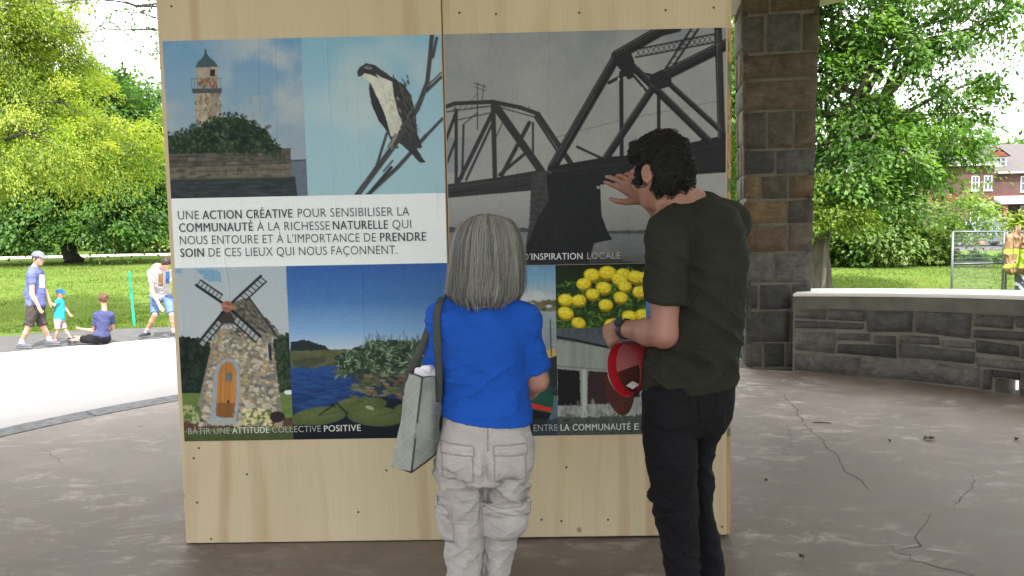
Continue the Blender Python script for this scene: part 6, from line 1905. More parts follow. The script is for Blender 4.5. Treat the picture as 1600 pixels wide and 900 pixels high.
# teenager bending down by the board
G4 = gp(245, 527, -.55)[1]
J = dict(head=jp(259, 412, G4 - .36), look=(.45, -.62, -.62), chest=jp(250, 431, G4 - .12), pelvis=jp(250, 462, G4 + .08), shR=jp(236, 427, G4 - .12), shL=jp(266, 428, G4 - .14),
         elR=jp(238, 456, G4 - .26), wrR=jp(250, 478, G4 - .34), hdR=(.3, 0, -.2), elL=jp(275, 452, G4 - .22), wrL=jp(278, 478, G4 - .28), hipR=jp(243, 468, G4 + .05), hipL=jp(262, 466, G4 + .05),
         knR=jp(242, 492, G4 - .16), knL=jp(268, 492, G4 - .14), anR=jp(229, 519, G4 + .0), anL=jp(272, 519, G4 - .02), hem=-.01)
figure('teenager in white printed t-shirt and denim shorts bending down beside the board', J, cloth('white_cotton', (.42, .42, .45)), cloth('pale_denim', (.11, .18, .34), .3), (.035, .022, .018), M['skin_sun'], s=.92, socks=.2, shoe=(.025, .025, .04), foot_dirs={'R': (-.35, -.9, 0), 'L': (.2, -1, 0)}, shorts=.92,
       print_=[(251, 437, 7, 20, G4 - .3, pmat('brown_shirt_print', (.25, .14, .05), .5, 60, .8, 0), 'shirt_print'), (262, 434, 6, 18, G4 - .3, pmat('blue_shirt_print', (.06, .16, .38), .5, 60, .8, 0), 'shirt_print')])
# slim green stake on the grass edge
gs, ge = gp(210, 508.5, -.55), None
Ys = gs[1]
tp = at(202, 425, Ys)
sk = MB(); b0 = np.array([gs[0], Ys, -.56]); w = .034
sk.tube([b0, b0 * .5 + tp * .5, tp], .026, 10); sk.tube([tp, tp + np.array([0, 0, .012])], .029, 10)
st_ = sk.build('green_stake', pmat('green_plastic', (.02, .42, .24), .15, 6, .5, .05), smooth=False)
tag(st_, 'thin green plastic stake leaning on the edge of the lawn', 'stake')
# ============================================================ trees, bushes
def leafmat(name, tr=.5, rough=.5, tint=(1.25, 1.35, .55)):
    m = NT(name)
    a = m.n('Attribute'); a.attribute_name = 'Col'
    m.base(a.outputs['Color']); m.rough(rough); m.b.inputs['Specular IOR Level'].default_value = .35
    t = m.n('BsdfTranslucent'); m.l(m.mix(1.0, a.outputs['Color'], tint, 'MULTIPLY'), t.inputs['Color'])
    x = m.n('MixShader'); x.inputs['Fac'].default_value = tr
    m.l(m.b.outputs[0], x.inputs[1]); m.l(t.outputs[0], x.inputs[2]); m.l(x.outputs[0], m.o.inputs['Surface'])
    return m.m
M['leaf'] = leafmat('leaf'); M['leaf_soft'] = leafmat('soft_leaf', .55)

def leaf_mesh(name, P, D, Nn, ln, wd, col, mat, parent):
    """one bent diamond leaf per point: P base, D direction, Nn normal"""
    D = D / (np.linalg.norm(D, axis=1)[:, None] + 1e-9)
    S = np.cross(D, Nn); S /= np.linalg.norm(S, axis=1)[:, None] + 1e-9
    U_n = np.cross(S, D)
    ln = np.asarray(ln)[:, None]; wd = np.asarray(wd)[:, None]
    a = P; b = P + D * ln * .45 + S * wd * .5 + U_n * ln * .06; c = P + D * ln - U_n * ln * .12; d = P + D * ln * .45 - S * wd * .5 + U_n * ln * .06
    V = np.stack([a, b, c, d], 1).reshape(-1, 3)
    i = np.arange(len(P))[:, None] * 4
    T = np.concatenate([i + np.array([[0, 1, 2]]), i + np.array([[0, 2, 3]])])
    return np_mesh(name, V, T, mat, parent, smooth=False, col=np.repeat(col, 4, 0))

def rdir(g, n):
    v = g.normal(size=(n, 3)); return v / np.linalg.norm(v, axis=1)[:, None]

def clumps(g, blobs, n, shell=.45, sy=1.0):
    """clump centres spread through a union of lobes, denser towards the outside"""
    w = np.array([b[1][0] * b[1][1] * b[1][2] for b in blobs]) ** .75; w /= w.sum()
    k = g.choice(len(blobs), n, p=w)
    C = np.array([b[0] for b in blobs])[k]; R = np.array([b[1] for b in blobs])[k]
    d = rdir(g, n); rr = (shell ** 3 + (1 - shell ** 3) * g.random(n)) ** (1 / 3)
    return C + d * R * rr[:, None], d, k

def limb_paths(mb, g, start, ends, r0, wob=.12):
    for e in ends:
        s = np.array(start); e = np.array(e); L = np.linalg.norm(e - s)
        mid = s + (e - s) * .5 + np.array([0, 0, .10 * L]) + g.normal(size=3) * wob * L * .35
        q = s + (e - s) * .25 + np.array([0, 0, .05 * L]) + g.normal(size=3) * wob * L * .2
        q2 = s + (e - s) * .78 + np.array([0, 0, .05 * L]) + g.normal(size=3) * wob * L * .2
        mb.tube([s, q, mid, q2, e], [r0, r0 * .75, r0 * .5, r0 * .3, r0 * .12], 6)

def tree(name, label, base, trunk, blobs, ncl, per, leaf, cr, cols, seed, bark='bark', group='trees around the pavilion', flat=.55, droop=.25, nlimb=14, cat='tree', mat='leaf', shell=.45, aspect=.6, tip_bright=.35):
    """trunk: list of (point, radius); blobs: lobes of the crown; cols: dark to light leaf colours"""
    g = np.random.default_rng(seed)
    root = empty(name, tuple(base), label, cat, group)
    C, d, k = clumps(g, blobs, ncl, shell)
    tb = MB()
    if trunk:
        pts = [np.array(p) for p, r in trunk]; rad = [r for p, r in trunk]
        P2, R2 = [], []
        for i in range(len(pts) - 1):
            for t in np.linspace(0, 1, 5)[:-1]:
                P2.append(pts[i] * (1 - t) + pts[i + 1] * t + g.normal(size=3) * rad[i] * .06); R2.append((rad[i] * (1 - t) + rad[i + 1] * t) * g.uniform(.95, 1.05))
        P2.append(pts[-1]); R2.append(rad[-1]); R2[0] *= 1.35
        tb.tube(P2, R2, 12)
        for b in blobs[:nlimb]:
            s = P2[int(g.integers(max(1, len(P2) * 55 // 100), len(P2)))]
            limb_paths(tb, g, s, [np.array(b[0]) + g.normal(size=3) * np.array(b[1]) * .25], rad[-1] * .8)
        for i in g.choice(len(C), min(len(C), nlimb * 5), replace=False):
            b = blobs[k[i]]
            limb_paths(tb, g, np.array(b[0]) * .9 + P2[-1] * .1, [C[i]], rad[-1] * .28)
        tb.build('trunk', M[bark], root, smooth=True)
    n = ncl * per
    cc = np.repeat(C, per, 0); dd = np.repeat(d, per, 0)
    ax = d * np.array([1, 1, .35]) + rdir(g, ncl) * .55 + np.array([0, 0, -.22]); ax /= np.linalg.norm(ax, axis=1)[:, None]
    aa = np.repeat(ax, per, 0); csz = np.repeat(g.uniform(.6, 1.3, ncl), per)[:, None]
    tt = g.random(n)[:, None] - .5
    off = (aa * tt * 2.4 + g.normal(size=(n, 3)) * (.62 - .4 * tt) * np.array([1, 1, flat])) * cr * csz
    P = cc + off; P[:, 2] -= droop * (off[:, 0] ** 2 + off[:, 1] ** 2) / cr
    P[:, 2] = np.maximum(P[:, 2], -.42 + .1 * g.random(n))
    D = aa * cr * .9 + off * .5 + g.normal(size=(n, 3)) * cr * .55; D[:, 2] -= cr * .3
    Nn = rdir(g, n) * .42 + np.array([0, 0, .9]) + dd * .35
    t = np.clip(.5 + .28 * g.normal(size=n) + tip_bright * np.repeat(g.normal(size=ncl), per) * .75 + .12 * tt[:, 0], 0, 1)
    cs = np.array(cols); x = t * (len(cs) - 1); i0 = np.clip(x.astype(int), 0, len(cs) - 2); fr = (x - i0)[:, None]
    col = cs[i0] * (1 - fr) + cs[i0 + 1] * fr
    ln = leaf * g.uniform(.65, 1.3, n)
    leaf_mesh('crown', P, D, Nn, ln, ln * aspect, col, M[mat], root)
    return root

LOC = [(.075, .14, .018), (.155, .235, .03), (.25, .315, .045), (.37, .40, .07)]           # yellow green honey locust
MAP = [(.033, .083, .014), (.058, .137, .023), (.097, .198, .034), (.152, .264, .056)]       # maple
DRK = [(.029, .072, .017), (.052, .120, .026), (.091, .189, .042), (.150, .260, .065)]
PAL = [(.071, .132, .033), (.122, .203, .051), (.183, .269, .076), (.254, .335, .112)]

def pb(x, y, Y, rx, ry, rz):
    """a lobe of a crown: seen at x,y and standing Y metres off, radii in metres"""
    return (at(x, y, Y), np.array([rx, ry, rz]))

# the honey locust: trunk outside the picture, long layered boughs hanging in from the left
Yl = 17.0
bl_ = [pb(-90, 60, Yl, 1.9, 2.6, .8), (at(20, 20, Yl), np.array([1.5, 1.8, .75])), pb(-40, 140, Yl, 1.9, 2.4, .6), pb(40, 165, Yl - 1, 1.6, 1.8, .5), pb(110, 215, Yl - .5, 1.5, 1.6, .55), pb(180, 195, Yl, 1.15, 1.5, .5),
       pb(30, 235, Yl - 2, 1.7, 1.8, .5), pb(215, 245, Yl + .5, .85, 1.2, .42), pb(-60, 225, Yl, 1.7, 2, .6), pb(95, 95, Yl + 1, .95, 1.4, .5), pb(140, 258, Yl - 1, 1.2, 1.2, .28), pb(5, 272, Yl - 2.5, .95, 1.0, .24), pb(60, 35, Yl + .5, .85, 1.2, .5),
       pb(-150, -60, Yl, 2.5, 3, 1.4), pb(-20, -70, Yl, 1.8, 2.4, .8), pb(235, 205, Yl + .8, .45, .8, .35), pb(15, 70, Yl - .5, 1.4, 1.6, .55), pb(70, 5, Yl, .9, 1.2, .5), pb(-10, 5, Yl - 1, 1.4, 1.6, .6), pb(60, 120, Yl - .3, 1.2, 1.4, .4)]
g_l = gp(-330, 500, -.55)
lb = np.array([at(-330, 430, Yl)[0], Yl + .5, -.55])
tree('honey_locust', 'yellow green honey locust whose boughs hang in from the far left', lb, [(lb, .26), (lb + [.2, 0, 2.2], .21), (lb + [.9, .1, 4.2], .16), (lb + [2.0, 0, 5.6], .12)], bl_, 700, 185, .078, .27, LOC, 5, 'bark_dark', flat=.38, droop=.5, shell=.12, aspect=.36, mat='leaf_soft')
# sparse twigs of another tree against the sky above the board
Yo = 14.0
rt_ = empty('overhanging_branch_tree', (at(330, 400, Yo + 1)[0], Yo + 1, -.55), 'sparse thin twigs against the white sky, tree behind the board', 'tree', 'trees around the pavilion')
tw = MB(); g = np.random.default_rng(21)
tb0 = np.array([at(430, 400, Yo + 1)[0], Yo + 1, -.55]); tb1 = at(400, 40, Yo + 1)
tw.tube([tb0, tb0 * .5 + tb1 * .5 + [.1, 0, 0], tb1, tb1 + [-.2, 0, 1.5]], [.2, .16, .11, .05], 10)
LP, LD = [], []
for (x0, y0, x1, y1) in ((380, 60, 110, 55), (390, 30, 135, 5), (380, 20, 60, 8), (395, 90, 205, 78), (390, 0, 170, -25), (390, 50, 160, 28)):
    a, b = at(x0, y0, Yo + .6), at(x1, y1, Yo - .3)
    pts = [a + (b - a) * t + np.array([0, .2 * math.sin(4 * t), .14 * math.sin(3 * t)]) + g.normal(size=3) * .03 for t in np.linspace(0, 1, 12)]
    tw.tube(pts, list(np.linspace(.03, .005, 12)), 5)
    for q in pts[3:]:
        for _ in range(3):
            e = q + g.normal(size=3) * np.array([.3, .3, .16]) + np.array([-.12, 0, -.08]); tw.tube([q, (q + e) / 2 + [0, 0, .04], e], [.006, .0045, .003], 4)
            for t in np.linspace(.3, 1, 7):
                if g.random() < .62: LP.append(q + (e - q) * t); LD.append(e - q + g.normal(size=3) * .2)
tw.build('trunk', M['bark_dark'], rt_, smooth=True)
LP, LD = np.array(LP), np.array(LD); n = len(LP)
leaf_mesh('crown', LP, LD, rdir(g, n) + [0, 0, .8], g.uniform(.05, .11, n), g.uniform(.025, .045, n), np.array(MAP)[g.integers(0, 4, n)], M['leaf'], rt_)

# dark maple on the lawn, low spreading crown
Ym_ = 45.5
mb_ = np.array([at(115, 409, Ym_)[0], Ym_, -.55])
S_ = Ym_ / FPX
mbl = [pb(115, 318, Ym_, 4.3, 4, 1.5), pb(30, 322, Ym_, 3.6, 4, 1.5), pb(205, 326, Ym_ - 1, 3.0, 3.4, 1.3), pb(115, 240, Ym_, 4.6, 4, 2.6), pb(20, 230, Ym_, 3.8, 4, 2.6), pb(190, 225, Ym_, 2.9, 3.4, 2.4), pb(120, 150, Ym_, 3.0, 3, 2.0), pb(60, 170, Ym_, 2.6, 3, 2.0), pb(175, 158, Ym_, 2.0, 2.4, 1.7), pb(235, 300, Ym_, 1.7, 2.4, 1.6), pb(-40, 290, Ym_, 2.8, 3, 2.5),
       pb(50, 352, Ym_ - 2.5, 2.6, 2.0, .6), pb(175, 354, Ym_ - 2.5, 2.2, 2.0, .55)]
tree('maple_tree', 'dark broad maple with a short leaning trunk on the lawn behind the walkers', mb_, [(mb_, .44), (mb_ + [-.3, 0, 1.0], .37), (mb_ + [-.6, 0, 2.4], .32), (mb_ + [-.8, 0, 4.0], .25)], mbl, 900, 105, .25, .62, DRK[:3] + [MAP[2]], 9, 'bark_dark', flat=.6, shell=.5)
# woodland edge behind it, tree by tree
wl = [(300, 245, 62, 4.4, 5.0, PAL, 'pale green tree right behind the top of the dark maple'), (-20, 230, 66, 6, 6.5, MAP, 'tall green tree at the far left behind the maple'), (190, 260, 72, 6, 6.2, MAP, 'green tree at the wood edge left of the board'), (90, 200, 78, 7, 8.0, DRK, 'tallest dark tree rising over the maple crown'),
      (420, 220, 70, 6, 7.4, MAP, 'green tree of the wood edge hidden behind the board'), (560, 230, 74, 6, 7, DRK, 'dark tree of the wood edge behind the board'), (720, 225, 70, 6, 7, MAP, 'tree of the wood edge behind the two visitors'), (880, 215, 66, 6, 7, MAP, 'tree of the wood edge behind the bridge poster')]
for i, (x, y, Y, rx, rz, cl_, lab) in enumerate(wl):
    c0 = at(x, y, Y); b0 = np.array([c0[0], Y, -.55]); g = np.random.default_rng(40 + i)
    bs = [(c0 + g.normal(size=3) * np.array([rx * .5, rx * .4, rz * .42]), np.array([rx * .52, rx * .5, rz * .42]) * g.uniform(.75, 1.15)) for _ in range(9)] + [(c0 - [0, 0, rz * .75], np.array([rx * .9, rx * .6, rz * .45]))]
    tree('woodland_tree', lab, b0, [(b0, .35), (b0 * .4 + c0 * .6, .25), (c0, .15)], bs, 560, 34, .46, .8, cl_, 60 + i, group='trees at the wood edge', nlimb=6)
# bushes under the wood edge
for i, (x, y, Y, rx, rz, cl_, lab) in enumerate([(232, 374, 60, 2.4, 1.25, PAL, 'pale green bush beyond the park path beside the board'), (180, 380, 61, 2.4, 1.1, PAL, 'low light bush beyond the path, right of the maple trunk'), (60, 378, 60, 3.4, 1.2, MAP, 'green bush beyond the path, left of the maple trunk'), (-20, 372, 60, 3.2, 1.5, MAP, 'green bush beyond the path at the left picture edge'), (290, 372, 62, 3.2, 1.6, MAP, 'bush beyond the path partly behind the board')]):
    c0 = at(x, y, Y); g = np.random.default_rng(90 + i)
    bs = [(c0 + g.normal(size=3) * np.array([rx * .45, .5, rz * .25]), np.array([rx * .5, 1.0, rz * .6])) for _ in range(6)]
    tree('bush', lab, np.array([c0[0], Y, -.55]), None, bs, 170, 30, .22, .34, cl_, 120 + i, group='bushes along the park path', cat='bush')

# the big leafy tree right of the pillar
Yt = 20.0
tb_ = np.array([at(1284, 452, Yt)[0], Yt, -.55])
T1 = at(1281, 400, Yt); T2 = at(1292, 300, Yt); T3 = at(1330, 205, Yt); T4 = at(1390, 145, Yt)
rbl = [pb(1215, 60, Yt, 1.3, 2, 1.2), pb(1300, 40, Yt, 1.5, 2, 1.0), pb(1390, 50, Yt, 1.3, 2, 1.0), pb(1210, 200, Yt, 1.1, 1.8, 1.2), pb(1300, 150, Yt, 1.5, 2, 1.0), pb(1370, 215, Yt - .8, 1.5, 1.6, .9), pb(1300, 260, Yt - .5, 1.2, 1.6, .9), pb(1430, 250, Yt - .4, 1.1, 1.4, .85),
       pb(1470, 175, Yt, .95, 1.4, .8), pb(1380, 290, Yt - .6, 1.1, 1.2, .6), pb(1470, 60, Yt, .9, 1.4, .6), pb(1500, 225, Yt, .62, 1, .42), pb(1540, 120, Yt, .6, 1.0, .42), pb(1180, 290, Yt + .5, .8, 1.4, 1.0), pb(1545, 30, Yt, .7, 1.0, .35), pb(1350, -60, Yt, 2.4, 2.6, 1.2), pb(1220, -70, Yt, 1.8, 2.2, 1.2), pb(1500, -40, Yt, 1.3, 2, .8), pb(1520, 175, Yt + .3, .5, .8, .3), pb(1585, 60, Yt, .4, .8, .3), pb(1590, 195, Yt - .5, .16, .3, .2), pb(1145, 130, Yt, .9, 1.2, 1.3), pb(1490, 15, Yt + .3, .8, 1.2, .5), pb(1565, 5, Yt + .2, .6, 1.0, .3), pb(1450, 110, Yt, .8, 1.2, .5)]
tree('leafy_tree', 'big green leafy tree filling the opening right of the stone pillar', tb_, [(tb_, .25), (T1, .235), (T2, .20), (T3, .17), (T4, .13)], rbl, 480, 135, .13, .36, MAP, 33, 'bark', flat=.5, shell=.2, aspect=.55, droop=.35, nlimb=19)
# light sprays low on its trunk
lsp = [pb(1305, 335, Yt - 1.2, .75, .6, .42), pb(1345, 352, Yt - 1.1, .42, .5, .24), pb(1275, 345, Yt - 1.2, .45, .5, .35), pb(1262, 300, Yt - 1, .5, .5, .6)]
lr = np.array([tb_[0] - .35, Yt - 1.0, -.55])
tree('young_locust', 'young yellow green sapling in front of the big tree trunk', lr, [(lr, .05), (lr + [.05, 0, 1.2], .04), (at(1300, 340, Yt - 1.1), .025)], lsp, 60, 60, .11, .2, [PAL[1], LOC[1], LOC[2], PAL[3]], 44, 'bark', shell=.1, aspect=.42, nlimb=4)
# yellow green tree seen in the slit between board and pillar
sl_ = [pb(1135, 90, 24, 1.2, 1.2, 1.0), pb(1150, 200, 24, 1.1, 1.2, 1.0), pb(1140, 270, 24, 1.3, 1.2, 1.0), pb(1100, 130, 24, 1.6, 1.4, 1.4), pb(1110, 40, 24, 1.5, 1.4, 1.0)]
s0 = np.array([at(1080, 400, 24.5)[0], 24.5, -.55])
tree('honey_locust', 'bright yellow green tree glimpsed between the board and the pillar', s0, [(s0, .18), (s0 + [.1, 0, 2.5], .14), (at(1100, 150, 24.4), .08)], sl_, 330, 60, .17, .32, LOC, 46, 'bark', shell=.15, aspect=.4, nlimb=5)
# round shrubs in front of the street
for i, (x, y, Y, rx, rz, cl_, lab, nc, lf) in enumerate([
        (1405, 348, 29.5, 2.1, 1.45, PAL, 'big rounded small leaved shrub on the lawn under the leafy tree', 620, .17), (1350, 375, 29.5, 1.3, .95, MAP, 'darker green shrub left of the big rounded shrub', 260, .18),
        (1452, 388, 29.5, .8, .65, PAL, 'light shrub right of the big rounded shrub', 300, .16), (1478, 358, 31, .55, .28, PAL, 'loose pale shrub in front of the brick house', 150, .2), (1300, 368, 30, 1.5, 1.1, MAP, 'green shrub behind the trunk of the leafy tree', 250, .2),
        (1230, 360, 31, 2.1, 1.4, MAP, 'green shrub hidden behind the stone pillar', 250, .2), (1538, 403, 30, .8, .2, DRK, 'low dark hedge plant behind the mesh fence', 200, .14), (1490, 402, 30, .5, .22, MAP, 'low green plant at the left post of the mesh fence', 120, .14),
        (1598, 350, 27, .5, .3, LOC, 'bright yellow green leafy sprig above the hanging coat', 60, .13)]):
    c0 = at(x, y, Y); g = np.random.default_rng(140 + i)
    bs = [(c0 + g.normal(size=3) * np.array([rx * .42, rx * .2, rz * .3]), np.array([rx * .55, rx * .45, rz * .58])) for _ in range(8)]
    bs = [(np.array([b[0][0], b[0][1], max(b[0][2], -.55 + b[1][2] * .8)]), b[1]) for b in bs]
    tree('shrub', lab, np.array([c0[0], Y, -.55]), None, bs, nc, 24, lf, rx * .16, cl_, 170 + i, group='shrubs on the right lawn', cat='shrub')
# hazy trees beyond the houses
for i, (x, y, Y, rx, rz, lab) in enumerate([(1600, 245, 120, 9, 5, 'distant green tree over the roof of the brick house'), (1470, 250, 115, 9, 7, 'distant green tree left of the brick house'), (1380, 240, 118, 9, 8, 'distant green tree behind the leafy tree'), (1280, 240, 110, 9, 8, 'distant green tree behind the pillar')]):
    c0 = at(x, y, Y); g = np.random.default_rng(200 + i)
    bs = [(c0 + g.normal(size=3) * np.array([rx * .4, rx * .2, rz * .25]), np.array([rx * .5, rx * .4, rz * .5])) for _ in range(8)] + [(c0 - [0, 0, rz * .9], np.array([rx * .8, rx * .5, rz * .7]))]
    tree('distant_tree', lab, np.array([c0[0], Y, -.55]), [(np.array([c0[0], Y, -.55]), .4), (c0, .2)], bs, 260, 18, 1.0, 1.3, MAP, 210 + i, group='trees beyond the houses', nlimb=3)
# unseen trees; the two behind the viewer are added to dim the pavilion inside
for i, (x, y, rx, rz, lab) in enumerate([(-15, -10, 6, 4.5, 'added unseen tree left behind the viewer, dims the pavilion'), (13, -14, 6.5, 5, 'added unseen tree right behind the viewer, dims the pavilion'), (22, 4, 5.5, 5, 'large tree beside the lawn far right of the pavilion')]):
    c0 = np.array([x, y, 4.6]); g = np.random.default_rng(230 + i)
    bs = [(c0 + g.normal(size=3) * np.array([rx * .4, rx * .4, rz * .35]), np.array([rx * .55, rx * .5, rz * .5])) for _ in range(9)]
    tree('maple_tree', lab, np.array([x, y, -.55]), [(np.array([x, y, -.55]), .3), (c0, .2)], bs, 320, 24, .6, .85, MAP, 240 + i, nlimb=8)

# blades of grass on the part of the lawn one can see
g = np.random.default_rng(77)
n = 150000
ang_b = np.concatenate([g.uniform(R_(100), R_(139), n * 6 // 10), g.uniform(R_(44), R_(80), n * 4 // 10)])
rb_ = np.concatenate([14.4 + 36 * g.random(n * 6 // 10) ** 1.5, 5.6 + 26 * g.random(n * 4 // 10) ** 1.3])
bx, by = PC[0] + rb_ * np.cos(ang_b), PC[1] + rb_ * np.sin(ang_b)
lim = np.interp(np.degrees(ang_b), [100, 112, 121, 130, 150], [13.4, 14.05, 14.72, 15.8, 17.3])
ok = (rb_ > lim) | (np.degrees(ang_b) < 85)
keep = ok & (fbm2(bx * .8, by * .8, 3, 4) + .25 * g.random(len(bx)) > .42)
bx, by, rb_ = bx[keep], by[keep], rb_[keep]; n = len(bx)
bz_ = terrain(bx, by) - .03
hgt = g.uniform(.035, .085, n) * (1 + .012 * rb_); D = np.stack([g.normal(size=n) * .45, g.normal(size=n) * .45, np.ones(n)], -1)
gc = np.array([(.07, .12, .022), (.11, .17, .03), (.16, .21, .05), (.22, .24, .09)])
gi = np.clip((fbm2(bx * .5, by * .5, 3, 8) * 4 + g.normal(size=n) * .8).astype(int), 0, 3)
leaf_mesh('grass_blades', np.stack([bx, by, bz_], -1), D, rdir(g, n), hgt, g.uniform(.012, .026, n) * (1 + .02 * rb_), gc[gi], M['leaf_soft'], None)['kind'] = 'stuff'
# ============================================================ houses, cars, fence
M['brick'] = None
m = NT('red_brick')
v = m.coord('Object')
bt = m.n('TexBrick'); bt.inputs['Scale'].default_value = 1.0; bt.inputs['Brick Width'].default_value = .23; bt.inputs['Row Height'].default_value = .075; bt.inputs['Mortar Size'].default_value = .008
bt.inputs['Color1'].default_value = (.085, .026, .022, 1); bt.inputs['Color2'].default_value = (.06, .02, .018, 1); bt.inputs['Mortar'].default_value = (.11, .09, .08, 1)
mp = m.n('Mapping'); mp.inputs['Rotation'].default_value = (math.pi / 2, 0, 0); m.l(v, mp.inputs['Vector']); m.l(mp.outputs['Vector'], bt.inputs['Vector'])
m.base(m.mix(1.0, bt.outputs['Color'], m.ramp(m.noise(v, 1.2, 5), [(.3, .8), (.7, 1.15)]), 'MULTIPLY')); m.rough(.9); M['brick'] = m.m
M['brick_orange'] = pmat('orange_brick', (.12, .036, .022), .25, 6, .9, .3, 30)
M['white_paint'] = pmat('white_paint', (.52, .52, .55), .06, 3, .5, .05)
M['slate'] = pmat('lilac_grey_shingles', (.095, .083, .088), .2, 5, .9, .5, 14, .02, stretch=(1, 1, 6))
M['win'] = pmat('window_glass', (.045, .055, .07), .5, 1.5, .08, 0, spec=.8)
M['dark_door'] = pmat('dark_door', (.035, .028, .028), .2, 5, .5, .1)
M['gable_red'] = pmat('red_gable', (.16, .025, .022), .15, 8, .7, .1)

def window(parent, x0, x1, z0, z1, y, div=2, bar=.07):
    f = MB()
    f.box((x0, y - .06, z0), (x0 + bar, y + .02, z1)); f.box((x1 - bar, y - .06, z0), (x1, y + .02, z1))
    f.box((x0 + bar, y - .06, z1 - bar), (x1 - bar, y + .02, z1)); f.box((x0 + bar, y - .06, z0), (x1 - bar, y + .02, z0 + bar))
    for k in range(1, div):
        xm = x0 + (x1 - x0) * k / div; f.box((xm - bar * .4, y - .05, z0 + bar), (xm + bar * .4, y + .015, z1 - bar))
    zm = z0 + (z1 - z0) * .52
    f.box((x0 + bar, y - .045, zm - .02), (x1 - bar, y + .012, zm + .02))
    o = f.build('window', M['white_paint'], parent)
    MB().add([(x0 + .02, y - .012, z0 + .02), (x1 - .02, y - .012, z0 + .02), (x1 - .02, y - .012, z1 - .02), (x0 + .02, y - .012, z1 - .02)], [(0, 1, 2, 3)]).build('glass', M['win'], o)
    MB().box((x0 - .06, y - .10, z0 - .10), (x1 + .06, y + .02, z0 - .002)).build('sill', M['white_paint'], o)
    return o

YH = 76.0
def hx(x): return at(x, 330, YH)[0]
def hz(y): return at(1560, y, YH)[2]
def house(x0, x1, label, wins, porch, dormers, eave, ridge, yoff=0, depth=9, door=None, seed=0):
    Y0 = YH + yoff
    h = empty('brick_house', ((x0 + x1) / 2, Y0, -.4), label, 'house', 'brick row houses along the street')
    MB().box((x0, Y0, -.55), (x1, Y0 + depth, eave)).build('wall', M['brick'], h)
    MB().box((x0 - .002, Y0 - .02, hz(313) + .05), (x1 + .002, Y0 - .001, hz(313) + .55)).build('brick_band', M['brick_orange'], h)
    r = MB(); o = .45
    r.add([(x0 - .05, Y0 - o, eave - .02), (x1 + .05, Y0 - o, eave - .02), (x1 + .05, Y0 + depth * .5, ridge), (x0 - .05, Y0 + depth * .5, ridge), (x0 - .05, Y0 + depth + o, eave), (x1 + .05, Y0 + depth + o, eave),
           (x0 - .05, Y0 - o, eave + .12), (x1 + .05, Y0 - o, eave + .12), (x1 + .05, Y0 + depth * .5, ridge + .14), (x0 - .05, Y0 + depth * .5, ridge + .14), (x0 - .05, Y0 + depth + o, eave + .12), (x1 + .05, Y0 + depth + o, eave + .12)],
          [(6, 7, 8, 9), (9, 8, 11, 10), (0, 3, 2, 1), (3, 4, 5, 2), (0, 1, 7, 6), (0, 6, 9, 3), (3, 9, 10, 4), (1, 2, 8, 7), (2, 5, 11, 8), (4, 10, 11, 5)])
    ro = r.build('roof', M['slate'], h)
    MB().box((x0 - .06, Y0 - o - .08, eave - .08), (x1 + .06, Y0 - o - .003, eave + .08)).build('gutter', M['white_paint'], ro)
    MB().box((x0 + .5, Y0 + depth * .5 - .3, ridge - .6), (x0 + 1.1, Y0 + depth * .5 + .3, ridge + .9)).build('chimney', M['brick'], ro)
    for w in wins: window(h, *w[:4], Y0, w[4] if len(w) > 4 else 2)
    for (dx0, dx1, dz0, dz1) in dormers:
        yd = Y0 + .5
        d = MB(); d.box((dx0, yd, dz0 - .5), (dx1, yd + 2.5, dz1)); do = d.build('dormer', M['white_paint'], h)
        window(do, dx0 + .1, dx1 - .1, dz0, dz1 - .08, yd - .005, 3, .1)
        xm = (dx0 + dx1) / 2
        g_ = MB(); g_.add([(dx0 - .25, yd - .25, dz1 + .001), (dx1 + .25, yd - .25, dz1 + .001), (xm, yd - .25, dz1 + .8), (dx0 - .25, yd + 4, dz1 + .001), (dx1 + .25, yd + 4, dz1 + .001), (xm, yd + 4, dz1 + .8)], [(0, 3, 5, 2), (1, 2, 5, 4), (0, 1, 4, 3), (3, 4, 5)]); g_.build('dormer_roof', M['slate'], do)
        MB().add([(dx0 - .1, yd - .2, dz1 + .02), (dx1 + .1, yd - .2, dz1 + .02), (xm, yd - .2, dz1 + .6)], [(0, 1, 2)]).build('red_gable', M['gable_red'], do)
    if porch:
        px0, px1, pz = porch
        p = MB(); p.hexa([(px0, Y0 - 2.2, pz - .25), (px1, Y0 - 2.2, pz - .25), (px1, Y0 - .025, pz + .25), (px0, Y0 - .025, pz + .25), (px0, Y0 - 2.2, pz - .02), (px1, Y0 - 2.2, pz - .02), (px1, Y0 - .025, pz + .5), (px0, Y0 - .025, pz + .5)])
        po = p.build('porch_roof', M['white_paint'], h)
        n = 3
        for k in range(n):
            x = px0 + .5 + (px1 - px0 - 1.0) * k / (n - 1)
            MB().box((x - .22, Y0 - 2.05, -.4), (x + .22, Y0 - 1.6, pz - .256)).build('porch_post', M['brick_orange'], h)
        MB().box((px0, Y0 - 2.1, -.5), (px1, Y0 - .03, .05)).build('porch_floor', M['plaza'], h)
    for (a, b, z0, z1) in door or []:
        dm = MB().box((a, Y0 - .05, z0), (b, Y0 + .02, z1)).build('door', M['dark_door'], h)
        MB().box((a + .2, Y0 - .06, z0 + 1.0), (b - .2, Y0 - .051, z1 - .25)).build('door_glass', M['win'], dm)
        MB().lathe([(.001, 0), (.035, .005), (.035, .05), (.001, .055)], (b - .12, Y0 - .08, z0 + .95), 8).build('handle', M['dark_metal'], dm)
    return h
xa, xb, xc = hx(1500), hx(1540.5), hx(1655)
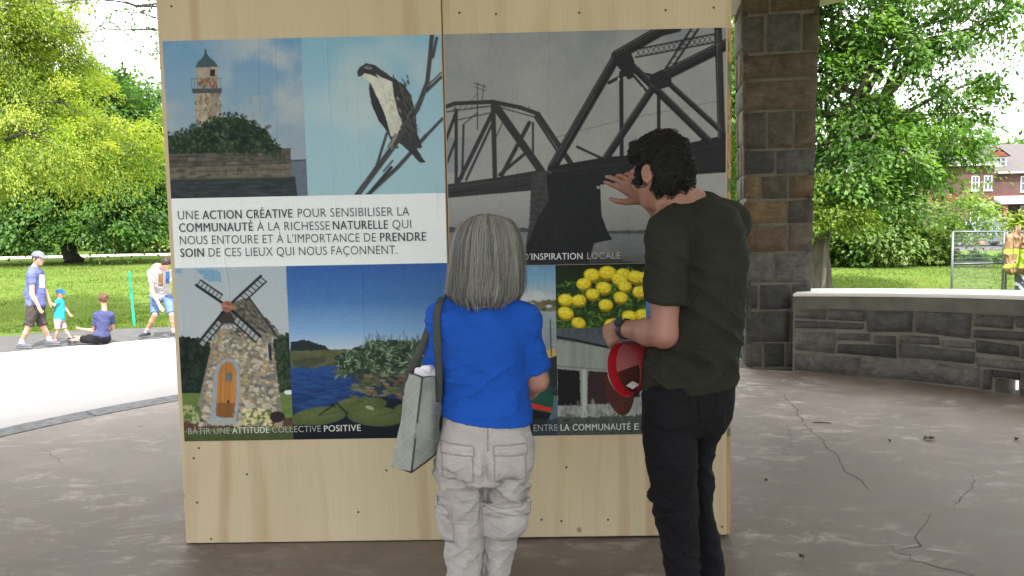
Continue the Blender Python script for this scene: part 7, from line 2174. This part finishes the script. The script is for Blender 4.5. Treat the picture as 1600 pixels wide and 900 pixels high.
house(xa - 2.2, xb, 'brick house with a bay of white windows, behind the shrubs left of the porch', [(hx(1524), hx(1536.5), hz(297), hz(275)), (hx(1505), hx(1517), hz(297), hz(275)), (hx(1504), hx(1514), hz(343), hz(318), 1), (hx(1516), hx(1537), hz(343), hz(319), 3)], None, [], hz(258), hz(226), yoff=-1.2)
house(xb + .02, xc, 'brick house with white dormer and long pale porch roof', [(hx(1593), hx(1603), hz(300), hz(276), 1), (hx(1594), hx(1606), hz(345), hz(322), 2), (hx(1625), hx(1642), hz(300), hz(276), 2)], (hx(1541.5), hx(1655), hz(315)), [(hx(1547), hx(1576), hz(260), hz(244))], hz(270), hz(222), door=[(hx(1547), hx(1553), -.4, hz(322)), (hx(1579), hx(1588), -.4, hz(322))])
house(xc + .02, xc + 9, 'brick house beyond the right picture edge', [(xc + 2, xc + 3.4, hz(300), hz(276), 2), (xc + 5, xc + 7, hz(343), hz(319), 2)], None, [(xc + 3, xc + 5, hz(260), hz(244))], hz(266), hz(224), yoff=-.6)
house(xa - 12, xa - 2.25, 'brick house hidden behind the big rounded shrub', [(xa - 10, xa - 8.6, hz(300), hz(276), 2), (xa - 6, xa - 4.4, hz(300), hz(276), 2), (xa - 9, xa - 7, hz(343), hz(319), 2)], None, [(xa - 8.5, xa - 6.5, hz(260), hz(244))], hz(264), hz(224), yoff=-.8)

def car(label, x, y, z, paint, face=1, name='parked_car'):
    """saloon side-on, length along x"""
    r = empty(name, (x, y, z), label, 'car', 'cars parked along the street')
    def W(a, b, c): return (x + face * a, y + b, z + c)
    prof = [(-2.2, .42), (-2.22, .75), (-2.1, .92), (-1.45, .98), (-.85, 1.40), (.35, 1.43), (1.05, 1.02), (1.95, .86), (2.2, .72), (2.24, .42)]
    low = [.28] * len(prof)
    hw = [.72, .80, .82, .84, .66, .66, .84, .82, .76, .68]
    b = MB(); vs, fs = [], []
    for (a, c), w in zip(prof, hw):
        belt = min(c, .92)
        vs += [W(a, -.80 if abs(a) < 2 else -.70, .25), W(a, -.87 if abs(a) < 2 else -.74, min(.6, c)), W(a, -.84 if abs(a) < 2 else -.72, belt), W(a, -w, c), W(a, w, c), W(a, .84 if abs(a) < 2 else .72, belt), W(a, .87 if abs(a) < 2 else .74, min(.6, c)), W(a, .80 if abs(a) < 2 else .70, .25)]
    n = len(prof)
    for i in range(n - 1):
        for k in range(8): fs.append((i * 8 + k, (i + 1) * 8 + k, (i + 1) * 8 + (k + 1) % 8, i * 8 + (k + 1) % 8))
    fs += [tuple(range(7, -1, -1)), tuple((n - 1) * 8 + k for k in range(8))]
    b.add(vs, fs); body = b.build('body', paint, r, smooth=False, bevel=.035)
    for s in (-1, 1):
        for q in ([(-1.28, .98), (-.78, 1.35), (-.28, 1.37), (-.28, .97)], [(-.20, .97), (-.20, 1.37), (.30, 1.37), (.86, 1.0)]):
            def yy(c): return s * (.845 + (.665 - .845) * (c - .92) / .5 + .012)
            MB().add([W(a, yy(c), c) for a, c in q], [(0, 1, 2, 3)]).build('side_window', M['win'], r)
    for a0, c0, a1, c1 in ((.42, 1.405, .98, 1.07), (-.9, 1.375, -1.38, 1.04)):
        MB().add([W(a0, -.6, c0 + .02), W(a0, .6, c0 + .02), W(a1, .72, c1 + .02), W(a1, -.72, c1 + .02)], [(0, 1, 2, 3)]).build('windscreen', M['win'], r)
    for wx in (-1.35, 1.4):
        for s in (-1, 1):
            t = MB(); 
            for rr, mi, y0, y1 in ((.32, 0, .70, .89),):
                vs = [W(wx + rr * math.cos(k / 20 * 2 * math.pi), s * yv, .32 + rr * math.sin(k / 20 * 2 * math.pi)) for yv in (y0, y1) for k in range(20)]
                t.add(vs, [(k, (k + 1) % 20, 20 + (k + 1) % 20, 20 + k) for k in range(20)] + [tuple(range(20)), tuple(range(20, 40))])
            w = t.build('wheel', M['tyre'], r, bevel=.02)
            t = MB(); vs = [W(wx + .2 * math.cos(k / 16 * 2 * math.pi), s * yv, .32 + .2 * math.sin(k / 16 * 2 * math.pi)) for yv in (.86, .905) for k in range(16)]
            t.add(vs, [(k, (k + 1) % 16, 16 + (k + 1) % 16, 16 + k) for k in range(16)] + [tuple(range(16, 32))]); t.build('rim', M['rim'], w)
    for s in (-1, 1):
        MB().box(*[tuple(np.minimum(W(2.12, s * .62 - .13, .6), W(2.25, s * .62 + .13, .74))), tuple(np.maximum(W(2.12, s * .62 - .13, .6), W(2.25, s * .62 + .13, .74)))]).build('headlight', M['lamp'], r)
        MB().box(*[tuple(np.minimum(W(-2.24, s * .62 - .13, .68), W(-2.1, s * .62 + .13, .82))), tuple(np.maximum(W(-2.24, s * .62 - .13, .68), W(-2.1, s * .62 + .13, .82)))]).build('tail_light', M['tail'], r)
    return r
M['tyre'] = pmat('tyre', (.02, .02, .02), .2, 20, .9, .1); M['rim'] = pmat('alloy', (.4, .4, .42), .1, 20, .35, 0, metal=.8)
M['lamp'] = pmat('lamp_glass', (.6, .6, .6), .1, 20, .15, 0); M['tail'] = pmat('tail_lamp', (.35, .02, .02), .1, 20, .25, 0)
def paint(n, c, r=.28): return pmat(n, c, .06, 2, r, 0, metal=.3)
cy = gp(1530, 391, -.53)
car('silver blue saloon parked behind the mesh fence', at(1526, 380, 44)[0], 44.0, -.53, paint('silver_paint', (.24, .27, .33)), -1)
car('dark blue car parked behind the silver saloon', at(1575, 368, 51)[0], 51.5, -.53, paint('navy_paint', (.05, .06, .16)), -1)
car('dark grey car beyond the hanging coat', at(1640, 380, 43)[0], 43.4, -.53, paint('grey_paint', (.09, .095, .105)), 1)
# orange traffic drum by the cars
db = MB(); c0 = at(1531, 372, 47.0); db.lathe([(.28, 0), (.28, .08), (.2, .09), (.19, .5), (.15, .85), (.12, 1.0), (.001, 1.0)], (c0[0], 47.0, -.53), 14)
tc0 = db.build('traffic_cone', pmat('orange_plastic', (.65, .13, .05), .1, 9, .5, 0), smooth=True); tag(tc0, 'orange traffic cone standing beside the silver saloon', 'cone')
wb_ = MB().lathe([(.196, .34), (.186, .55), (.19, .56), (.198, .35)], (c0[0], 47.0, -.53), 14).build('white_band', M['white_paint'], tc0)

# temporary mesh fence panels and the coat
def fence(x0, x1, Y0, Y1, ytop, label, posts):
    a, b = at(x0, ytop, Y0), at(x1, ytop, Y1)
    r = empty('mesh_fence_panel', ((a[0] + b[0]) / 2, (Y0 + Y1) / 2, -.52), label, 'fence', 'temporary mesh fence panels')
    a0, b0 = np.array([a[0], Y0, -.43]), np.array([b[0], Y1, -.43]); a1, b1 = np.array([a[0], Y0, a[2]]), np.array([b[0], Y1, b[2]])
    f = MB(); f.tube([a0 - [0, 0, .06], a1], .024, 8); f.tube([b0 - [0, 0, .06], b1], .024, 8); f.tube([a1, b1], .019, 8); f.tube([a0, b0], .019, 8)
    f.tube([a0 * .47 + a1 * .53, b0 * .47 + b1 * .53], .016, 8)
    f.build('frame', M['wire'], r, smooth=True)
    w = MB()
    for t in np.linspace(0, 1, 40)[1:-1]: w.tube([a0 * (1 - t) + b0 * t, a1 * (1 - t) + b1 * t], .0018, 4)
    for t in np.linspace(0, 1, 19)[1:-1]: w.tube([a0 * (1 - t) + a1 * t, b0 * (1 - t) + b1 * t], .0030, 4)
    w.build('wire_mesh', M['wire'], r)
    for p in (a0, b0):
        MB().box((p[0] - .1, p[1] - .28, -.52), (p[0] + .1, p[1] + .28, -.42)).build('foot', pmat('concrete_foot', (.3, .29, .28), .2, 9, .9, .3), r)
    return r
fence(1489, 1569, 17.0, 17.2, 362, 'left mesh fence panel standing on the lawn beyond the wall', 2)
fence(1573.5, 1690, 17.3, 17.0, 362, 'mesh fence panel with a tan coat hung on it, at the right edge', 2)
Yc_ = 16.95
ct = empty('turnout_coat', tuple(at(1590, 420, Yc_)), 'tan work coat with lime reflective bands hanging on the mesh fence', 'coat')
kx = Yc_ / FPX
F = Field(at(1590, 395, Yc_) - [.5, .3, .6], at(1590, 395, Yc_) + [.5, .3, .6], .012)
T_ = pxrows([(356, 1584, 1592, .02, 0), (363, 1580, 1597, .04, 0), (374, 1577, 1602, .05, 0), (395, 1575, 1606, .06, 0), (412, 1574, 1609, .065, 0), (424, 1575, 1612, .07, 0)], Yc_)
F.loft(T_, .03)
F.cap(at(1578, 372, Yc_ - .05), at(1576, 416, Yc_ - .1), .05, .06, .04); F.cap(at(1600, 372, Yc_ - .05), at(1601, 418, Yc_ - .14), .05, .065, .04)
V, Q = F.mesh(); V = folds(V, Q, [(.075, (8, 8, 1.2), .25, 4), (.03, (15, 15, 3), .3, 7)])
z_ = V[:, 2]; c_t = np.tile(np.array([.22, .135, .07]), (len(V), 1))
def bz(y): return at(1590, y, Yc_)[2]
for y0, y1 in ((389, 396), (411, 418)):
    m_b = (z_ < bz(y0)) & (z_ > bz(y1)); c_t[m_b] = (.32, .44, .04)
m_b = (np.abs(V[:, 0] - at(1589, 400, Yc_)[0] - (z_ - bz(400)) * .1) < .05) & (z_ < bz(391)) & (z_ > bz(416)); c_t[m_b] = (.30, .43, .04)
np_mesh('coat_body', V, Q, M['attr_cloth'], ct, col=c_t)
cb_ = MB(); cb_.tube([at(1585, 352, Yc_ - .02), at(1586, 359, Yc_ - .02), at(1584, 363, Yc_ - .02)], .012, 6); cb_.build('hanging_loop', M['dark_metal'], ct)
# dark striped banner tied to the lower fence
F = Field(at(1592, 445, Yc_) - [.5, .2, .5], at(1592, 445, Yc_) + [.6, .2, .5], .014)
F.loft(pxrows([(422, 1586, 1630, .03, 0), (445, 1585, 1630, .035, 0), (470, 1585, 1630, .03, 0)], Yc_ + .05), .02, 0, 4)
V, Q = F.mesh(); V = folds(V, Q, [(.02, (7, 7, 2), .2, 4)])
m = NT('striped_tarp'); v = m.coord('Object'); wv_ = m.n('TexWave', wave_type='BANDS', bands_direction='DIAGONAL'); wv_.inputs['Scale'].default_value = 2.4; m.l(v, wv_.inputs['Vector'])
m.base(m.mix(m.ramp(wv_.outputs['Fac'], [(.78, 0.0), (.86, 1.0)]), (.045, .05, .07), (.45, .46, .5))); m.rough(.6)
tp_ = np_mesh('striped_tarp', V, Q, m.m, None); tag(tp_, 'dark tarp with slanted pale stripes tied low on the fence below the coat', 'tarp')

# ============================================================ small litter on the pavilion floor
def leaf_bit(x, y, sz, rot, label, cat='leaf', col=(.05, .035, .02)):
    p = gp(x, y, 0); n = 7
    vs, fs = [], []
    for i in range(n + 1):
        t = i / n; w = math.sin(math.pi * t) ** .8 * .32 + .02
        for s in (-1, 0, 1):
            a = (t - .5) * sz; b = s * w * sz
            vs.append((p[0] + a * math.cos(rot) - b * math.sin(rot), p[1] + a * math.sin(rot) + b * math.cos(rot), .006 + .012 * abs(s) * math.sin(3 * t) + .010 * math.sin(5 * t) ** 2))
    for i in range(n):
        for k in range(2): fs.append((i * 3 + k, i * 3 + k + 1, i * 3 + 4 + k, i * 3 + 3 + k))
    o = MB().add(vs, fs).build('dead_leaf', pmat('dead_leaf', col, .3, 60, .8, .2), smooth=True)
    return tag(o, label, cat, 'dead leaves on the floor')
leaf_bit(1452, 688, .085, .2, 'curled dark dead leaf on the open floor right of the man')
leaf_bit(1588, 689, .045, .9, 'small dead leaf at the right edge of the floor')
leaf_bit(1390, 692, .025, 1.4, 'tiny brown leaf left of the curled dead leaf')
leaf_bit(1197, 754, .022, .4, 'tiny brown leaf near the right corner of the board')
leaf_bit(1252, 874, .03, 2.0, 'brown leaf bit on the floor nearest the viewer')
leaf_bit(446, 842, .05, .6, 'green leaf lying at the foot of the left plywood sheet', col=(.04, .13, .03))
tg_ = MB(); a, b = gp(1270, 660, .006), gp(1299, 661, .006); tg_.tube([a, a * .5 + b * .5 + np.array([0, .004, .002]), b], [.0035, .004, .003], 6)
tag(tg_.build('twig', M['bark'], smooth=True), 'straight brown twig on the floor between pillar and man', 'twig')
